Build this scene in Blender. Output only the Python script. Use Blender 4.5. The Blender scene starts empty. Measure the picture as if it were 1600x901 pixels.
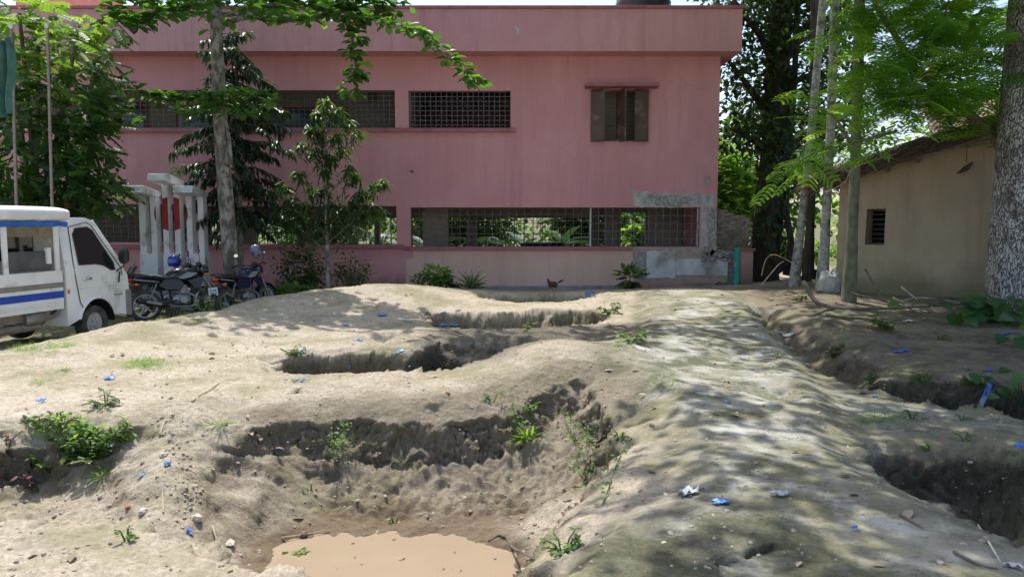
import bpy, math, random
import numpy as np
from mathutils import Vector, Matrix, Quaternion

R = math.radians
rng = np.random.default_rng(11)
random.seed(11)
scene = bpy.context.scene
COL = scene.collection

# ------------------------------------------------------------------ camera
EYE = 1.6
FPX = 1155.0                       # focal length in pixels of the 1600 px wide photograph
PITCH = math.atan(100.5 / FPX)
cam_d = bpy.data.cameras.new('camera')
cam_d.sensor_width = 36.0
cam_d.lens = FPX / 1600 * 36.0
cam_d.clip_start = 0.05
cam_d.clip_end = 3000
cam = bpy.data.objects.new('camera', cam_d)
COL.objects.link(cam)
cam.location = (0, 0, EYE)
cam.rotation_euler = (R(90) - PITCH, 0, 0)
scene.camera = cam

# ------------------------------------------------------------------ sun and sky
SUN_EL, SUN_AZ = R(66), R(-24)     # azimuth measured from +Y towards +X
S = Vector((math.cos(SUN_EL) * math.sin(SUN_AZ), math.cos(SUN_EL) * math.cos(SUN_AZ), math.sin(SUN_EL)))
sun_d = bpy.data.lights.new('sun', 'SUN')
sun_d.energy = 3.0
sun_d.angle = R(0.6)
sun_d.color = (1.0, 0.965, 0.91)
sun = bpy.data.objects.new('sun', sun_d)
COL.objects.link(sun)
sun.rotation_euler = S.to_track_quat('Z', 'Y').to_euler()
sun.location = S * 40
world = bpy.data.worlds.new('World')
scene.world = world
world.use_nodes = True
wn = world.node_tree
sky = wn.nodes.new('ShaderNodeTexSky')
sky.sky_type = 'NISHITA'
sky.sun_disc = False
sky.sun_elevation = SUN_EL
sky.sun_rotation = SUN_AZ
sky.air_density = 1.0
sky.dust_density = 2.5
sky.ozone_density = 1.0
bg = wn.nodes['Background']
wn.links.new(sky.outputs['Color'], bg.inputs['Color'])
bg.inputs['Strength'].default_value = 0.15
scene.view_settings.view_transform = 'Standard'
scene.view_settings.look = 'None'
scene.view_settings.gamma = 1
scene.view_settings.use_curve_mapping = False
scene.view_settings.exposure = 0.86
scene.render.engine = 'CYCLES'
scene.cycles.max_bounces = 8
scene.cycles.diffuse_bounces = 5
scene.cycles.transmission_bounces = 6
scene.cycles.use_denoising = True

# ------------------------------------------------------------------ helpers
def ray(u, v):
    x = (u - 800) / FPX
    y = -(v - 450.5) / FPX
    c, s = math.cos(PITCH), math.sin(PITCH)
    return Vector((x, c + y * s, -s + y * c))

def P(u, v, Y):
    """the point of the place that the photograph shows at (u, v), Y metres ahead"""
    d = ray(u, v)
    return Vector((0, 0, EYE)) + d * (Y / d.y)

def PZ(u, v, z=0.0):
    d = ray(u, v)
    return Vector((0, 0, EYE)) + d * ((z - EYE) / d.z)

def tag(o, label=None, cat=None, group=None, kind=None):
    if label: o['label'] = label
    if cat: o['category'] = cat
    if group: o['group'] = group
    if kind: o['kind'] = kind
    return o

def empty(name, loc=(0, 0, 0), rz=0.0, label=None, cat=None, group=None):
    o = bpy.data.objects.new(name, None)
    COL.objects.link(o)
    o.empty_display_size = 0.2
    o.location = loc
    o.rotation_euler = (0, 0, rz)
    return tag(o, label, cat, group)

def copy_tree(o, parent=None):
    c = o.copy()
    COL.objects.link(c)
    c.parent = parent
    for ch in list(o.children):
        copy_tree(ch, c)
    return c

def frame_of(d, up=Vector((0, 0, 1))):
    d = Vector(d).normalized()
    s = up.cross(d)
    if s.length < 1e-4: s = Vector((1, 0, 0)).cross(d)
    s.normalize()
    return d, s, d.cross(s)

class MB:
    def __init__(s):
        s.v, s.f = [], []
    def add(s, verts, faces):
        b = len(s.v)
        s.v.extend(tuple(p) for p in verts)
        s.f.extend(tuple(b + i for i in f) for f in faces)
        return s
    def box(s, x0, x1, y0, y1, z0, z1, m=None):
        vs = [Vector((x, y, z)) for x in (x0, x1) for y in (y0, y1) for z in (z0, z1)]
        if m is not None: vs = [m @ p for p in vs]
        return s.add(vs, [(0, 1, 3, 2), (4, 6, 7, 5), (0, 4, 5, 1), (2, 3, 7, 6), (0, 2, 6, 4), (1, 5, 7, 3)])
    def tube(s, pts, rad, n=8, cap=True):
        pts = [Vector(p) for p in pts]
        m = len(pts)
        if not hasattr(rad, '__len__'): rad = [rad] * m
        t0 = (pts[1] - pts[0]).normalized()
        _, side, upv = frame_of(t0, Vector((0, 0, 1)) if abs(t0.z) < .9 else Vector((0, 1, 0)))
        vs = []
        for i in range(m):
            t = (pts[min(i + 1, m - 1)] - pts[max(i - 1, 0)]).normalized()
            side = (side - t * side.dot(t)).normalized()
            upv = t.cross(side)
            r = rad[i]
            ra, rb = (r if hasattr(r, '__len__') else (r, r))
            for k in range(n):
                a = 2 * math.pi * k / n
                vs.append(pts[i] + side * (ra * math.cos(a)) + upv * (rb * math.sin(a)))
        fs = []
        for i in range(m - 1):
            for k in range(n):
                a, b = i * n + k, i * n + (k + 1) % n
                fs.append((a, b, b + n, a + n))
        if cap:
            fs.append(tuple(range(n - 1, -1, -1)))
            fs.append(tuple(range((m - 1) * n, m * n)))
        return s.add(vs, fs)
    def lathe(s, prof, n=24, m=None, a0=0.0, a1=2 * math.pi):
        """prof: (radius, height) pairs turned about local z"""
        full = abs(a1 - a0 - 2 * math.pi) < 1e-6
        cols = n if full else n + 1
        vs, fs = [], []
        for k in range(cols):
            a = a0 + (a1 - a0) * k / n
            for r, h in prof:
                p = Vector((r * math.cos(a), r * math.sin(a), h))
                vs.append(m @ p if m is not None else p)
        q = len(prof)
        for k in range(n):
            k2 = (k + 1) % cols
            for j in range(q - 1):
                fs.append((k * q + j, k2 * q + j, k2 * q + j + 1, k * q + j + 1))
        return s.add(vs, fs)
    def prism(s, outline, t0, t1, f):
        """outline: 2-D points; f(a, b, t) -> 3-D point"""
        n = len(outline)
        vs = [f(a, b, t0) for a, b in outline] + [f(a, b, t1) for a, b in outline]
        fs = [tuple(range(n - 1, -1, -1)), tuple(range(n, 2 * n))]
        fs += [(i, (i + 1) % n, n + (i + 1) % n, n + i) for i in range(n)]
        return s.add(vs, fs)
    def loft(s, secs, n=12, m=None, p=2.0):
        """secs: (centre, half width along y, half height along z), rings across x; p>2 squares the ring"""
        vs, fs = [], []
        for c, ry, rz in secs:
            for k in range(n):
                a = 2 * math.pi * k / n
                ca, sa = math.cos(a), math.sin(a)
                q = Vector((c[0], c[1] + ry * math.copysign(abs(ca) ** (2 / p), ca), c[2] + rz * math.copysign(abs(sa) ** (2 / p), sa)))
                vs.append(m @ q if m is not None else q)
        for i in range(len(secs) - 1):
            for k in range(n):
                a, b = i * n + k, i * n + (k + 1) % n
                fs.append((a, b, b + n, a + n))
        fs.append(tuple(range(n - 1, -1, -1)))
        fs.append(tuple(range((len(secs) - 1) * n, len(secs) * n)))
        return s.add(vs, fs)
    def jitter(s, a, seed=0):
        r = random.Random(seed)
        s.v = [(x + r.uniform(-a, a), y + r.uniform(-a, a), z + r.uniform(-a, a)) for x, y, z in s.v]
        return s
    def build(s, name, mat, parent=None, smooth=False, bevel=0.0):
        me = bpy.data.meshes.new(name)
        me.from_pydata(s.v, [], s.f)
        me.validate()
        import bmesh
        bm = bmesh.new()
        bm.from_mesh(me)
        bmesh.ops.recalc_face_normals(bm, faces=bm.faces)
        bm.to_mesh(me)
        bm.free()
        if smooth:
            me.shade_smooth()
        me.materials.append(mat)
        o = bpy.data.objects.new(name, me)
        COL.objects.link(o)
        o.parent = parent
        if bevel:
            b = o.modifiers.new('bevel', 'BEVEL')
            b.width = bevel
            b.segments = 2
            b.limit_method = 'ANGLE'
            b.angle_limit = R(40)
        if smooth:
            try:
                me.set_sharp_from_angle(angle=R(50))
            except Exception:
                pass
        return o

def mesh_obj(name, me, parent=None):
    o = bpy.data.objects.new(name, me)
    COL.objects.link(o)
    o.parent = parent
    return o

def array_mesh(name, verts, tris, mat, rnd=None, smooth=False):
    me = bpy.data.meshes.new(name)
    verts = np.asarray(verts, dtype=np.float32)
    tris = np.asarray(tris, dtype=np.int32)
    k = tris.shape[1]
    me.vertices.add(len(verts))
    me.vertices.foreach_set('co', verts.ravel())
    me.loops.add(tris.size)
    me.loops.foreach_set('vertex_index', tris.ravel())
    me.polygons.add(len(tris))
    me.polygons.foreach_set('loop_start', np.arange(0, tris.size, k, dtype=np.int32))
    me.polygons.foreach_set('loop_total', np.full(len(tris), k, dtype=np.int32))
    if smooth:
        me.polygons.foreach_set('use_smooth', np.ones(len(tris), dtype=bool))
    me.update(calc_edges=True)
    if rnd is not None:
        at = me.attributes.new('rnd', 'FLOAT', 'POINT')
        at.data.foreach_set('value', np.asarray(rnd, dtype=np.float32))
    me.materials.append(mat)
    return me

def reseed(n):
    global rng
    rng = np.random.default_rng(n)
    random.seed(n)

# ------------------------------------------------------------------ noise
_perm = np.random.default_rng(3).permutation(256)
_perm = np.concatenate([_perm, _perm, _perm])
_g3 = np.random.default_rng(4).normal(size=(256, 3))
_g3 /= np.linalg.norm(_g3, axis=1)[:, None]

def perlin3(x, y, z):
    x, y, z = np.broadcast_arrays(np.asarray(x, float), np.asarray(y, float), np.asarray(z, float))
    xi, yi, zi = np.floor(x).astype(int), np.floor(y).astype(int), np.floor(z).astype(int)
    xf, yf, zf = x - xi, y - yi, z - zi
    xi, yi, zi = xi & 255, yi & 255, zi & 255
    u, v, w = [t * t * t * (t * (t * 6 - 15) + 10) for t in (xf, yf, zf)]
    def g(a, b, c):
        h = _perm[_perm[_perm[(xi + a) & 255] + ((yi + b) & 255)] + ((zi + c) & 255)]
        gr = _g3[h]
        return gr[..., 0] * (xf - a) + gr[..., 1] * (yf - b) + gr[..., 2] * (zf - c)
    def lp(a, b, t): return a + t * (b - a)
    return lp(lp(lp(g(0, 0, 0), g(1, 0, 0), u), lp(g(0, 1, 0), g(1, 1, 0), u), v),
              lp(lp(g(0, 0, 1), g(1, 0, 1), u), lp(g(0, 1, 1), g(1, 1, 1), u), v), w) * 1.5

def perlin2(x, y, seed=0.0):
    x, y = np.broadcast_arrays(np.asarray(x, float), np.asarray(y, float))
    xi, yi = np.floor(x).astype(int), np.floor(y).astype(int)
    xf, yf = x - xi, y - yi
    s = int(seed * 17) & 255
    xi, yi = xi & 255, yi & 255
    u, v = [t * t * t * (t * (t * 6 - 15) + 10) for t in (xf, yf)]
    def g(a, b):
        h = _perm[_perm[_perm[(xi + a) & 255] + ((yi + b) & 255)] + s]
        t = h * (2 * math.pi / 256)
        return np.cos(t) * (xf - a) + np.sin(t) * (yf - b)
    def lp(a, b, t): return a + t * (b - a)
    return lp(lp(g(0, 0), g(1, 0), u), lp(g(0, 1), g(1, 1), u), v) * 1.4

def fbm2(x, y, sc, octv=3, seed=0.0):
    r, a, t = 0.0, 1.0, 0.0
    for i in range(octv):
        r = r + a * perlin2(x * sc, y * sc, seed + i * 3.7)
        t += a
        a *= 0.5
        sc *= 2.1
    return r / t

def smooth(a, b, x):
    t = np.clip((x - a) / (b - a), 0, 1)
    return t * t * (3 - 2 * t)

# ------------------------------------------------------------------ materials
MATS = {}
def nodes_of(name):
    m = bpy.data.materials.new(name)
    m.use_nodes = True
    nt = m.node_tree
    b = nt.nodes['Principled BSDF']
    def N(t, **kw):
        n = nt.nodes.new(t)
        for k, v in kw.items():
            if hasattr(n, k): setattr(n, k, v)
            else: n.inputs[k].default_value = v
        return n
    return m, nt, b, N, nt.links.new

def rgba(c): return (c[0], c[1], c[2], 1.0)

def M(name, c1, c2=None, scale=6.0, rough=0.7, bump=0.0, bscale=None, metal=0.0, detail=6.0, lo=0.35, hi=0.65, stretch=(1, 1, 1), spec=0.5, c3=None, c3scale=1.0, c3lo=0.55, c3hi=0.7, coat=0.0, geo=False):
    """two noise-mixed colours, an optional third in larger blotches, and a fine bump"""
    m, nt, b, N, L = nodes_of(name)
    b.inputs['Roughness'].default_value = rough
    b.inputs['Metallic'].default_value = metal
    b.inputs['Specular IOR Level'].default_value = spec
    b.inputs['Coat Weight'].default_value = coat
    if c2 is None and c3 is None and not bump:
        b.inputs['Base Color'].default_value = rgba(c1)
    else:
        if geo:
            tc = N('ShaderNodeNewGeometry'); out = tc.outputs['Position']
        else:
            tc = N('ShaderNodeTexCoord'); out = tc.outputs['Object']
        mp = N('ShaderNodeMapping')
        mp.inputs['Scale'].default_value = stretch
        L(out, mp.inputs['Vector'])
        no = N('ShaderNodeTexNoise')
        no.inputs['Scale'].default_value = scale
        no.inputs['Detail'].default_value = detail
        L(mp.outputs[0], no.inputs['Vector'])
        cr = N('ShaderNodeValToRGB')
        cr.color_ramp.elements[0].position, cr.color_ramp.elements[1].position = lo, hi
        cr.color_ramp.elements[0].color, cr.color_ramp.elements[1].color = rgba(c1), rgba(c2 or c1)
        L(no.outputs['Fac'], cr.inputs['Fac'])
        out = cr.outputs['Color']
        if c3 is not None:
            n3 = N('ShaderNodeTexNoise')
            n3.inputs['Scale'].default_value = c3scale
            n3.inputs['Detail'].default_value = 8
            L(mp.outputs[0], n3.inputs['Vector'])
            r3 = N('ShaderNodeMapRange')
            r3.inputs['From Min'].default_value, r3.inputs['From Max'].default_value = c3lo, c3hi
            L(n3.outputs['Fac'], r3.inputs['Value'])
            mx = N('ShaderNodeMix', data_type='RGBA')
            L(r3.outputs['Result'], mx.inputs['Factor'])
            L(out, mx.inputs['A'])
            mx.inputs['B'].default_value = rgba(c3)
            out = mx.outputs['Result']
        L(out, b.inputs['Base Color'])
        if bump:
            nb = N('ShaderNodeTexNoise')
            nb.inputs['Scale'].default_value = bscale or scale * 4
            nb.inputs['Detail'].default_value = 8
            L(mp.outputs[0], nb.inputs['Vector'])
            bp = N('ShaderNodeBump')
            bp.inputs['Strength'].default_value = bump
            bp.inputs['Distance'].default_value = 0.03
            L(nb.outputs['Fac'], bp.inputs['Height'])
            L(bp.outputs['Normal'], b.inputs['Normal'])
    MATS[name] = m
    return m

def leafmat(name, dark, mid, light, trans=0.45, rough=0.45, tcol=None, spec=0.4):
    m, nt, b, N, L = nodes_of(name)
    at = N('ShaderNodeAttribute', attribute_name='rnd')
    cr = N('ShaderNodeValToRGB')
    e = cr.color_ramp.elements
    e[0].position, e[0].color = 0.0, rgba(dark)
    e[1].position, e[1].color = 1.0, rgba(light)
    x = e.new(0.5); x.color = rgba(mid)
    L(at.outputs['Fac'], cr.inputs['Fac'])
    L(cr.outputs['Color'], b.inputs['Base Color'])
    b.inputs['Roughness'].default_value = rough
    b.inputs['Specular IOR Level'].default_value = spec
    tr = N('ShaderNodeBsdfTranslucent')
    mu = N('ShaderNodeMix', data_type='RGBA', blend_type='MULTIPLY')
    mu.inputs['Factor'].default_value = 1.0
    L(cr.outputs['Color'], mu.inputs['A'])
    mu.inputs['B'].default_value = rgba(tcol or (2.3, 2.35, 0.9))
    L(mu.outputs['Result'], tr.inputs['Color'])
    ms = N('ShaderNodeMixShader')
    ms.inputs['Fac'].default_value = trans
    L(b.outputs[0], ms.inputs[1])
    L(tr.outputs[0], ms.inputs[2])
    L(ms.outputs[0], nt.nodes['Material Output'].inputs['Surface'])
    MATS[name] = m
    return m
# ------------------------------------------------------------------ the ground: eroded yard with trenches
CTRL = [  # (u, v, Y) seen in the photograph -> a point of the undisturbed surface
    (0, 553, 8.5), (100, 531, 9.3), (150, 520, 9.8), (200, 505, 10.3), (300, 489, 11.5), (400, 468, 13.2), (500, 453, 14.2), (590, 443, 15.0),
    (660, 447, 15.4), (740, 456, 16.2), (850, 462, 16.0), (960, 455, 16.2), (1060, 451, 16.4),
    (100, 590, 7.6), (300, 560, 8.8), (300, 520, 10.4), (450, 500, 12.0), (560, 480, 13.2), (560, 515, 11.2), (650, 470, 14.2),
    (550, 581, 8.05), (700, 578, 8.1), (800, 560, 8.2), (880, 543, 8.3), (950, 548, 8.3), (1010, 565, 8.3), (400, 577, 8.1), (200, 600, 7.3),
    (700, 513, 11.3), (800, 514, 11.3), (900, 507, 11.6), (800, 476, 14.6), (900, 472, 14.6), (960, 470, 14.2),
    (1090, 500, 12.4), (1040, 480, 13.6), (1100, 560, 9.0), (1150, 650, 6.3), (1250, 800, 4.15), (1000, 880, 3.5), (1500, 890, 3.4), (1250, 720, 5.1),
    (1180, 470, 14.0), (1250, 468, 13.4), (1400, 476, 13.4), (1540, 478, 13.2), (1640, 480, 13.0), (1250, 510, 11.3), (1400, 530, 10.4), (1560, 540, 9.8),
    (1250, 590, 7.9), (1400, 612, 7.2), (1560, 628, 6.8), (1700, 640, 6.6), (1400, 645, 6.4), (1600, 660, 6.0),
    (100, 800, 4.15), (300, 832, 3.9), (0, 700, 5.3), (1700, 860, 3.6), (-100, 800, 4.15), (-120, 640, 6.4),
]
CW = [(P(u, v, Y)) for u, v, Y in CTRL]
CW += [Vector(p) for p in (
    (-6.25, 11.0, -.12), (-5.8, 11.9, -.16), (-6.6, 10.3, -.1), (-6.9, 9.5, -.08), (-7.3, 8.7, -.06), (-8.2, 10, -.1), (-7.6, 12, -.16), (-6.0, 13.2, -.22), (-6.5, 14.3, -.24), (-5.7, 14.6, -.24), (-5.1, 15.4, -.22), (-4.6, 15.9, -.2),
    (-9.5, 11.5, -0.18), (-6.5, 14.2, -0.22), (-5, 15.5, -0.2), (-4, 17, -0.14), (-8.5, 15.5, -0.2), (-12, 12, -0.22), (-12, 16, -0.2),
    (-9, 19, -0.12), (-3.5, 19, -0.1), (0, 19.2, -0.12), (3, 19.2, -0.1), (5.5, 19, 0.02), (7, 20, 0.05), (9, 22, 0.0),
    (-3, 2.2, -0.1), (0, 1.5, 0.0), (3, 2, 0.0), (-7, 5, 0.0), (-8, 8, 0.0), (8, 4, 0.05), (8, 8, 0.12), (11, 12, 0.25), (8.5, 16, 0.2), (12, 6, 0.2), (-13, 7, 0))]
_C = np.array([[p[0], p[1]] for p in CW])
_Z = np.array([p[2] for p in CW])
def _u(r2): return 0.5 * r2 * np.log(r2 + 1e-9)
_n = len(_C)
_A = np.zeros((_n + 3, _n + 3))
_A[:_n, :_n] = _u(((_C[:, None] - _C[None]) ** 2).sum(-1)) + np.eye(_n) * 0.004
_A[:_n, _n] = 1; _A[:_n, _n + 1:] = _C
_A[_n, :_n] = 1; _A[_n + 1:, :_n] = _C.T
_W = np.linalg.solve(_A, np.concatenate([_Z, np.zeros(3)]))

def base_z(x, y):
    cx, cy = np.clip(x, -13.5, 12.5), np.clip(y, 1.5, 21)
    z = np.full(x.shape, _W[_n]) + _W[_n + 1] * cx + _W[_n + 2] * cy
    for i in range(_n):
        z += _W[i] * _u((cx - _C[i, 0]) ** 2 + (cy - _C[i, 1]) ** 2)
    far = smooth(0, 3, np.hypot(x - cx, y - cy))
    return z * (1 - far) + far * -0.12

def poly(pts, z=0.0):
    return np.array([[PZ(u, v, z).x, PZ(u, v, z).y] if v is not None else u for u, v in pts])

# each pit: outline on the surface, a run length for every edge, depth profile over the run
def W2(x, y): return ((x, y), None)
PITS = []
def pit(pts, runs, prof, depth=None):
    PITS.append((poly(pts), runs, prof, depth))
MAINP = ([0, .26, .5, .67, .88, 1.2], [0, -.13, -.38, -.81, -.95, -1.0])
def tps(pts, reg=.002):
    C = np.array([[p[0], p[1]] for p in pts]); Z = np.array([p[2] for p in pts]); n = len(C)
    A = np.zeros((n + 3, n + 3))
    A[:n, :n] = _u(((C[:, None] - C[None]) ** 2).sum(-1)) + np.eye(n) * reg
    A[:n, n] = 1; A[:n, n + 1:] = C; A[n, :n] = 1; A[n + 1:, :n] = C.T
    w = np.linalg.solve(A, np.concatenate([Z, np.zeros(3)]))
    def f(x, y):
        z = w[n] + w[n + 1] * x + w[n + 2] * y
        for k in range(n): z = z + w[k] * _u((x - C[k, 0]) ** 2 + (y - C[k, 1]) ** 2)
        return z
    return f
# floor of the main pit: silt fan on the left, puddle basin in the middle, shore on the right
FLOOR = tps([P(u, v, Y) for u, v, Y in ((520, 775, 6.35), (600, 750, 6.6), (600, 800, 6.2), (700, 760, 6.55), (800, 780, 6.45), (900, 760, 6.45), (900, 800, 6.0), (955, 785, 6.1), (930, 830, 5.3), (990, 735, 6.5), (380, 640, 6.9), (1000, 800, 5.2))]
            + [PZ(u, v, z) for u, v, z in ((235, 690, -.24), (225, 760, -.38), (255, 650, -.10), (255, 808, -.5), (300, 700, -.25), (300, 760, -.42), (350, 690, -.3), (350, 740, -.45), (350, 800, -.62), (430, 740, -.54), (430, 800, -.74), (395, 835, -.79), (320, 645, -.12), (200, 740, -.40), (195, 800, -.52), (150, 700, -.35), (150, 770, -.52), (80, 700, -.42), (80, 775, -.58), (0, 700, -.42), (0, 785, -.58), (-110, 720, -.5), (-110, 795, -.58))]
            + [PZ(u, v, -.885) for u, v in ((432, 846), (480, 831), (560, 824), (640, 827), (760, 841), (838, 862), (848, 898))]
            + [PZ(u, v, -.99) for u, v in ((500, 870), (600, 860), (700, 870), (780, 885), (560, 900), (700, 910), (620, 950))] + [Vector((-.9, 4.3, -.98)), Vector((-.2, 4.0, -.98)), Vector((-1.6, 4.9, -.9)), Vector((.5, 4.4, -.8)), Vector((-.3, 3.2, -.95))])
pit([(-140, 664), (-60, 655), (0, 648), (80, 640), (160, 630), (225, 627), (300, 622), (380, 614), (460, 601), (540, 594), (620, 593), (700, 593), (780, 581), (860, 566), (930, 561), (1010, 573), (1055, 610), (1078, 665), (1080, 710),
     (1062, 745), (985, 790), (925, 835), (885, 905), W2(.0, 2.7), W2(-.75, 2.9), (520, 905), (420, 868), (300, 832), (200, 806), (100, 800), (0, 800), (-140, 805)],
    [.6, .6, .6, .6, .6, .7, .85, 1.1, 1.25, 1.32, 1.32, 1.32, 1.35, 1.4, 1.4, 1.3, 1.2, 1.3, 1.5, 1.3, .9, .6, .45, .5, .5, .35, .35, .35, .35, .35, .35, .5],
    MAINP, lambda x, y: np.clip(-FLOOR(x, y), .03, 1.02))
# second trench: steep at the left, a long grey slope at the right
pit([(395, 556), (470, 541), (560, 538), (630, 541), (680, 524), (740, 515), (820, 515), (900, 518), (975, 530), (950, 545), (900, 541), (850, 545), (800, 560), (700, 577), (550, 579), (420, 578)],
    [.7, .5, .5, .6, 1.3, 1.7, 1.7, 1.5, .8, .5, .45, .4, .35, .35, .35, .5], ([0, .2, .45, .8, 1.0, 1.4], [0, -.10, -.55, -.85, -.95, -1]), lambda x, y: .74 + 0 * x)
# a shelf hollow above the second trench
pit([(560, 519), (625, 517), (640, 530), (600, 537), (560, 535)], [.3, .3, .3, .5, .5], ([0, .3, .7, 1, 2], [0, -.2, -.8, -1, -1]), lambda x, y: .14 + 0 * x)
# third trench
pit([(655, 486), (720, 484), (800, 484), (880, 480), (945, 482), (962, 492), (905, 508), (800, 514), (715, 514), (660, 508)],
    [.5, .5, .5, .5, .5, .8, .5, .5, .5, .5], ([0, .15, .4, .8, 1.0, 1.4], [0, -.08, -.65, -.85, -.95, -1]), lambda x, y: .5 + 0 * x)
# fourth trench at the foot of the building
pit([(735, 462), (800, 461), (870, 460), (930, 460), (945, 468), (880, 473), (800, 474), (740, 470)],
    [.5] * 8, ([0, .2, .5, 1.0, 1.4], [0, -.1, -.7, -.95, -1]), lambda x, y: .35 + 0 * x)
# right gully below the hut
pit([(1290, 556), (1400, 560), (1500, 566), (1600, 578), (1720, 590), (1780, 640), (1600, 632), (1500, 622), (1400, 606), (1330, 588)],
    [.7, .6, .6, .6, .6, .6, .35, .35, .35, .5], ([0, .2, .5, .8, 1.0, 1.4], [0, -.12, -.6, -.85, -.95, -1]), lambda x, y: .72 + 0 * x)
# near right gully
pit([(1322, 690), (1330, 668), (1400, 664), (1500, 668), (1600, 674), (1720, 690), (1760, 880), (1600, 840), (1530, 806), (1450, 766), (1380, 722)],
    [.35, .5, .55, .55, .55, .6, .4, .4, .4, .4, .35], ([0, .2, .5, .8, 1.0, 1.4], [0, -.15, -.55, -.8, -.92, -1]), lambda x, y: .48 + .27 * smooth(2.2, 3.8, x))
# small scour under the path (left of gully), slot at (470,600), hollow by the path
pit([(452, 600), (478, 597), (484, 603), (458, 606)], [.12] * 4, ([0, .4, 1, 2], [0, -.5, -1, -1]), lambda x, y: .12 + 0 * x)
pit([(1150, 598), (1230, 588), (1290, 600), (1260, 622), (1180, 622)], [.5] * 5, ([0, .3, 1, 2], [0, -.25, -1, -1]), lambda x, y: .2 + 0 * x)
pit([(1300, 545), (1330, 560), (1325, 585), (1285, 560), (1240, 535)], [.25] * 5, ([0, .3, 1, 2], [0, -.25, -1, -1]), lambda x, y: .2 + 0 * x)
pit([(1165, 486), (1220, 490), (1320, 516), (1410, 545), (1400, 590), (1300, 575), (1230, 545), (1195, 515)], [.5, .8, .8, .8, .5, .4, .4, .4], ([0, .3, .7, 1, 2], [0, -.2, -.8, -1, -1]), lambda x, y: .5 + 0 * x)
# crack across the near mossy lump
pit([(1060, 905), (1130, 868), (1260, 852), (1265, 858), (1140, 880), (1090, 906)], [.07] * 6, ([0, .4, 1, 2], [0, -.5, -1, -1]), lambda x, y: .14 + 0 * x)

def in_poly(x, y, pg):
    ins = np.zeros(x.shape, bool)
    n = len(pg)
    for i in range(n):
        x1, y1 = pg[i]; x2, y2 = pg[(i + 1) % n]
        if y1 == y2: continue
        c = ((y1 > y) != (y2 > y)) & (x < (x2 - x1) * (y - y1) / (y2 - y1) + x1)
        ins ^= c
    return ins

def edge_dist(x, y, a, b):
    dx, dy = b[0] - a[0], b[1] - a[1]
    t = np.clip(((x - a[0]) * dx + (y - a[1]) * dy) / (dx * dx + dy * dy + 1e-12), 0, 1)
    return np.hypot(x - a[0] - t * dx, y - a[1] - t * dy)

def poly_mask(x, y, pg, soft):
    """1 inside, falling to 0 over soft metres on both sides of the edge"""
    d = np.full(x.shape, 1e9)
    for i in range(len(pg)):
        d = np.minimum(d, edge_dist(x, y, pg[i], pg[(i + 1) % len(pg)]))
    d = np.where(in_poly(x, y, pg), d, -d)
    return smooth(-soft, soft, d)

PATH = poly([(1010, 455), (1110, 455), (1175, 490), (1250, 545), (1270, 590), (1300, 640), (1325, 690), (1440, 762), (1620, 850), (1640, 990), (840, 990), (925, 830), (1060, 745), (1062, 660), (1010, 590), (930, 548), (1010, 500)])
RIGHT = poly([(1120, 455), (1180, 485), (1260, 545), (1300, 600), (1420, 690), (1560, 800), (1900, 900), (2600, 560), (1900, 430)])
RIDGE = poly([(1180, 572), (1330, 590), (1450, 610), (1600, 630), (1720, 642), (1720, 672), (1500, 656), (1400, 650), (1330, 640), (1250, 612)])
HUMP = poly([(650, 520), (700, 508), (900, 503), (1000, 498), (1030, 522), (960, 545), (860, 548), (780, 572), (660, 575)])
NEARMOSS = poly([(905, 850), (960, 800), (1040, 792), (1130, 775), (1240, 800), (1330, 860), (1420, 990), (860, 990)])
SANDL = poly([(-300, 560), (0, 547), (300, 487), (600, 446), (950, 452), (1000, 470), (960, 500), (640, 500), (480, 545), (440, 600), (200, 640), (-300, 680)])

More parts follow.
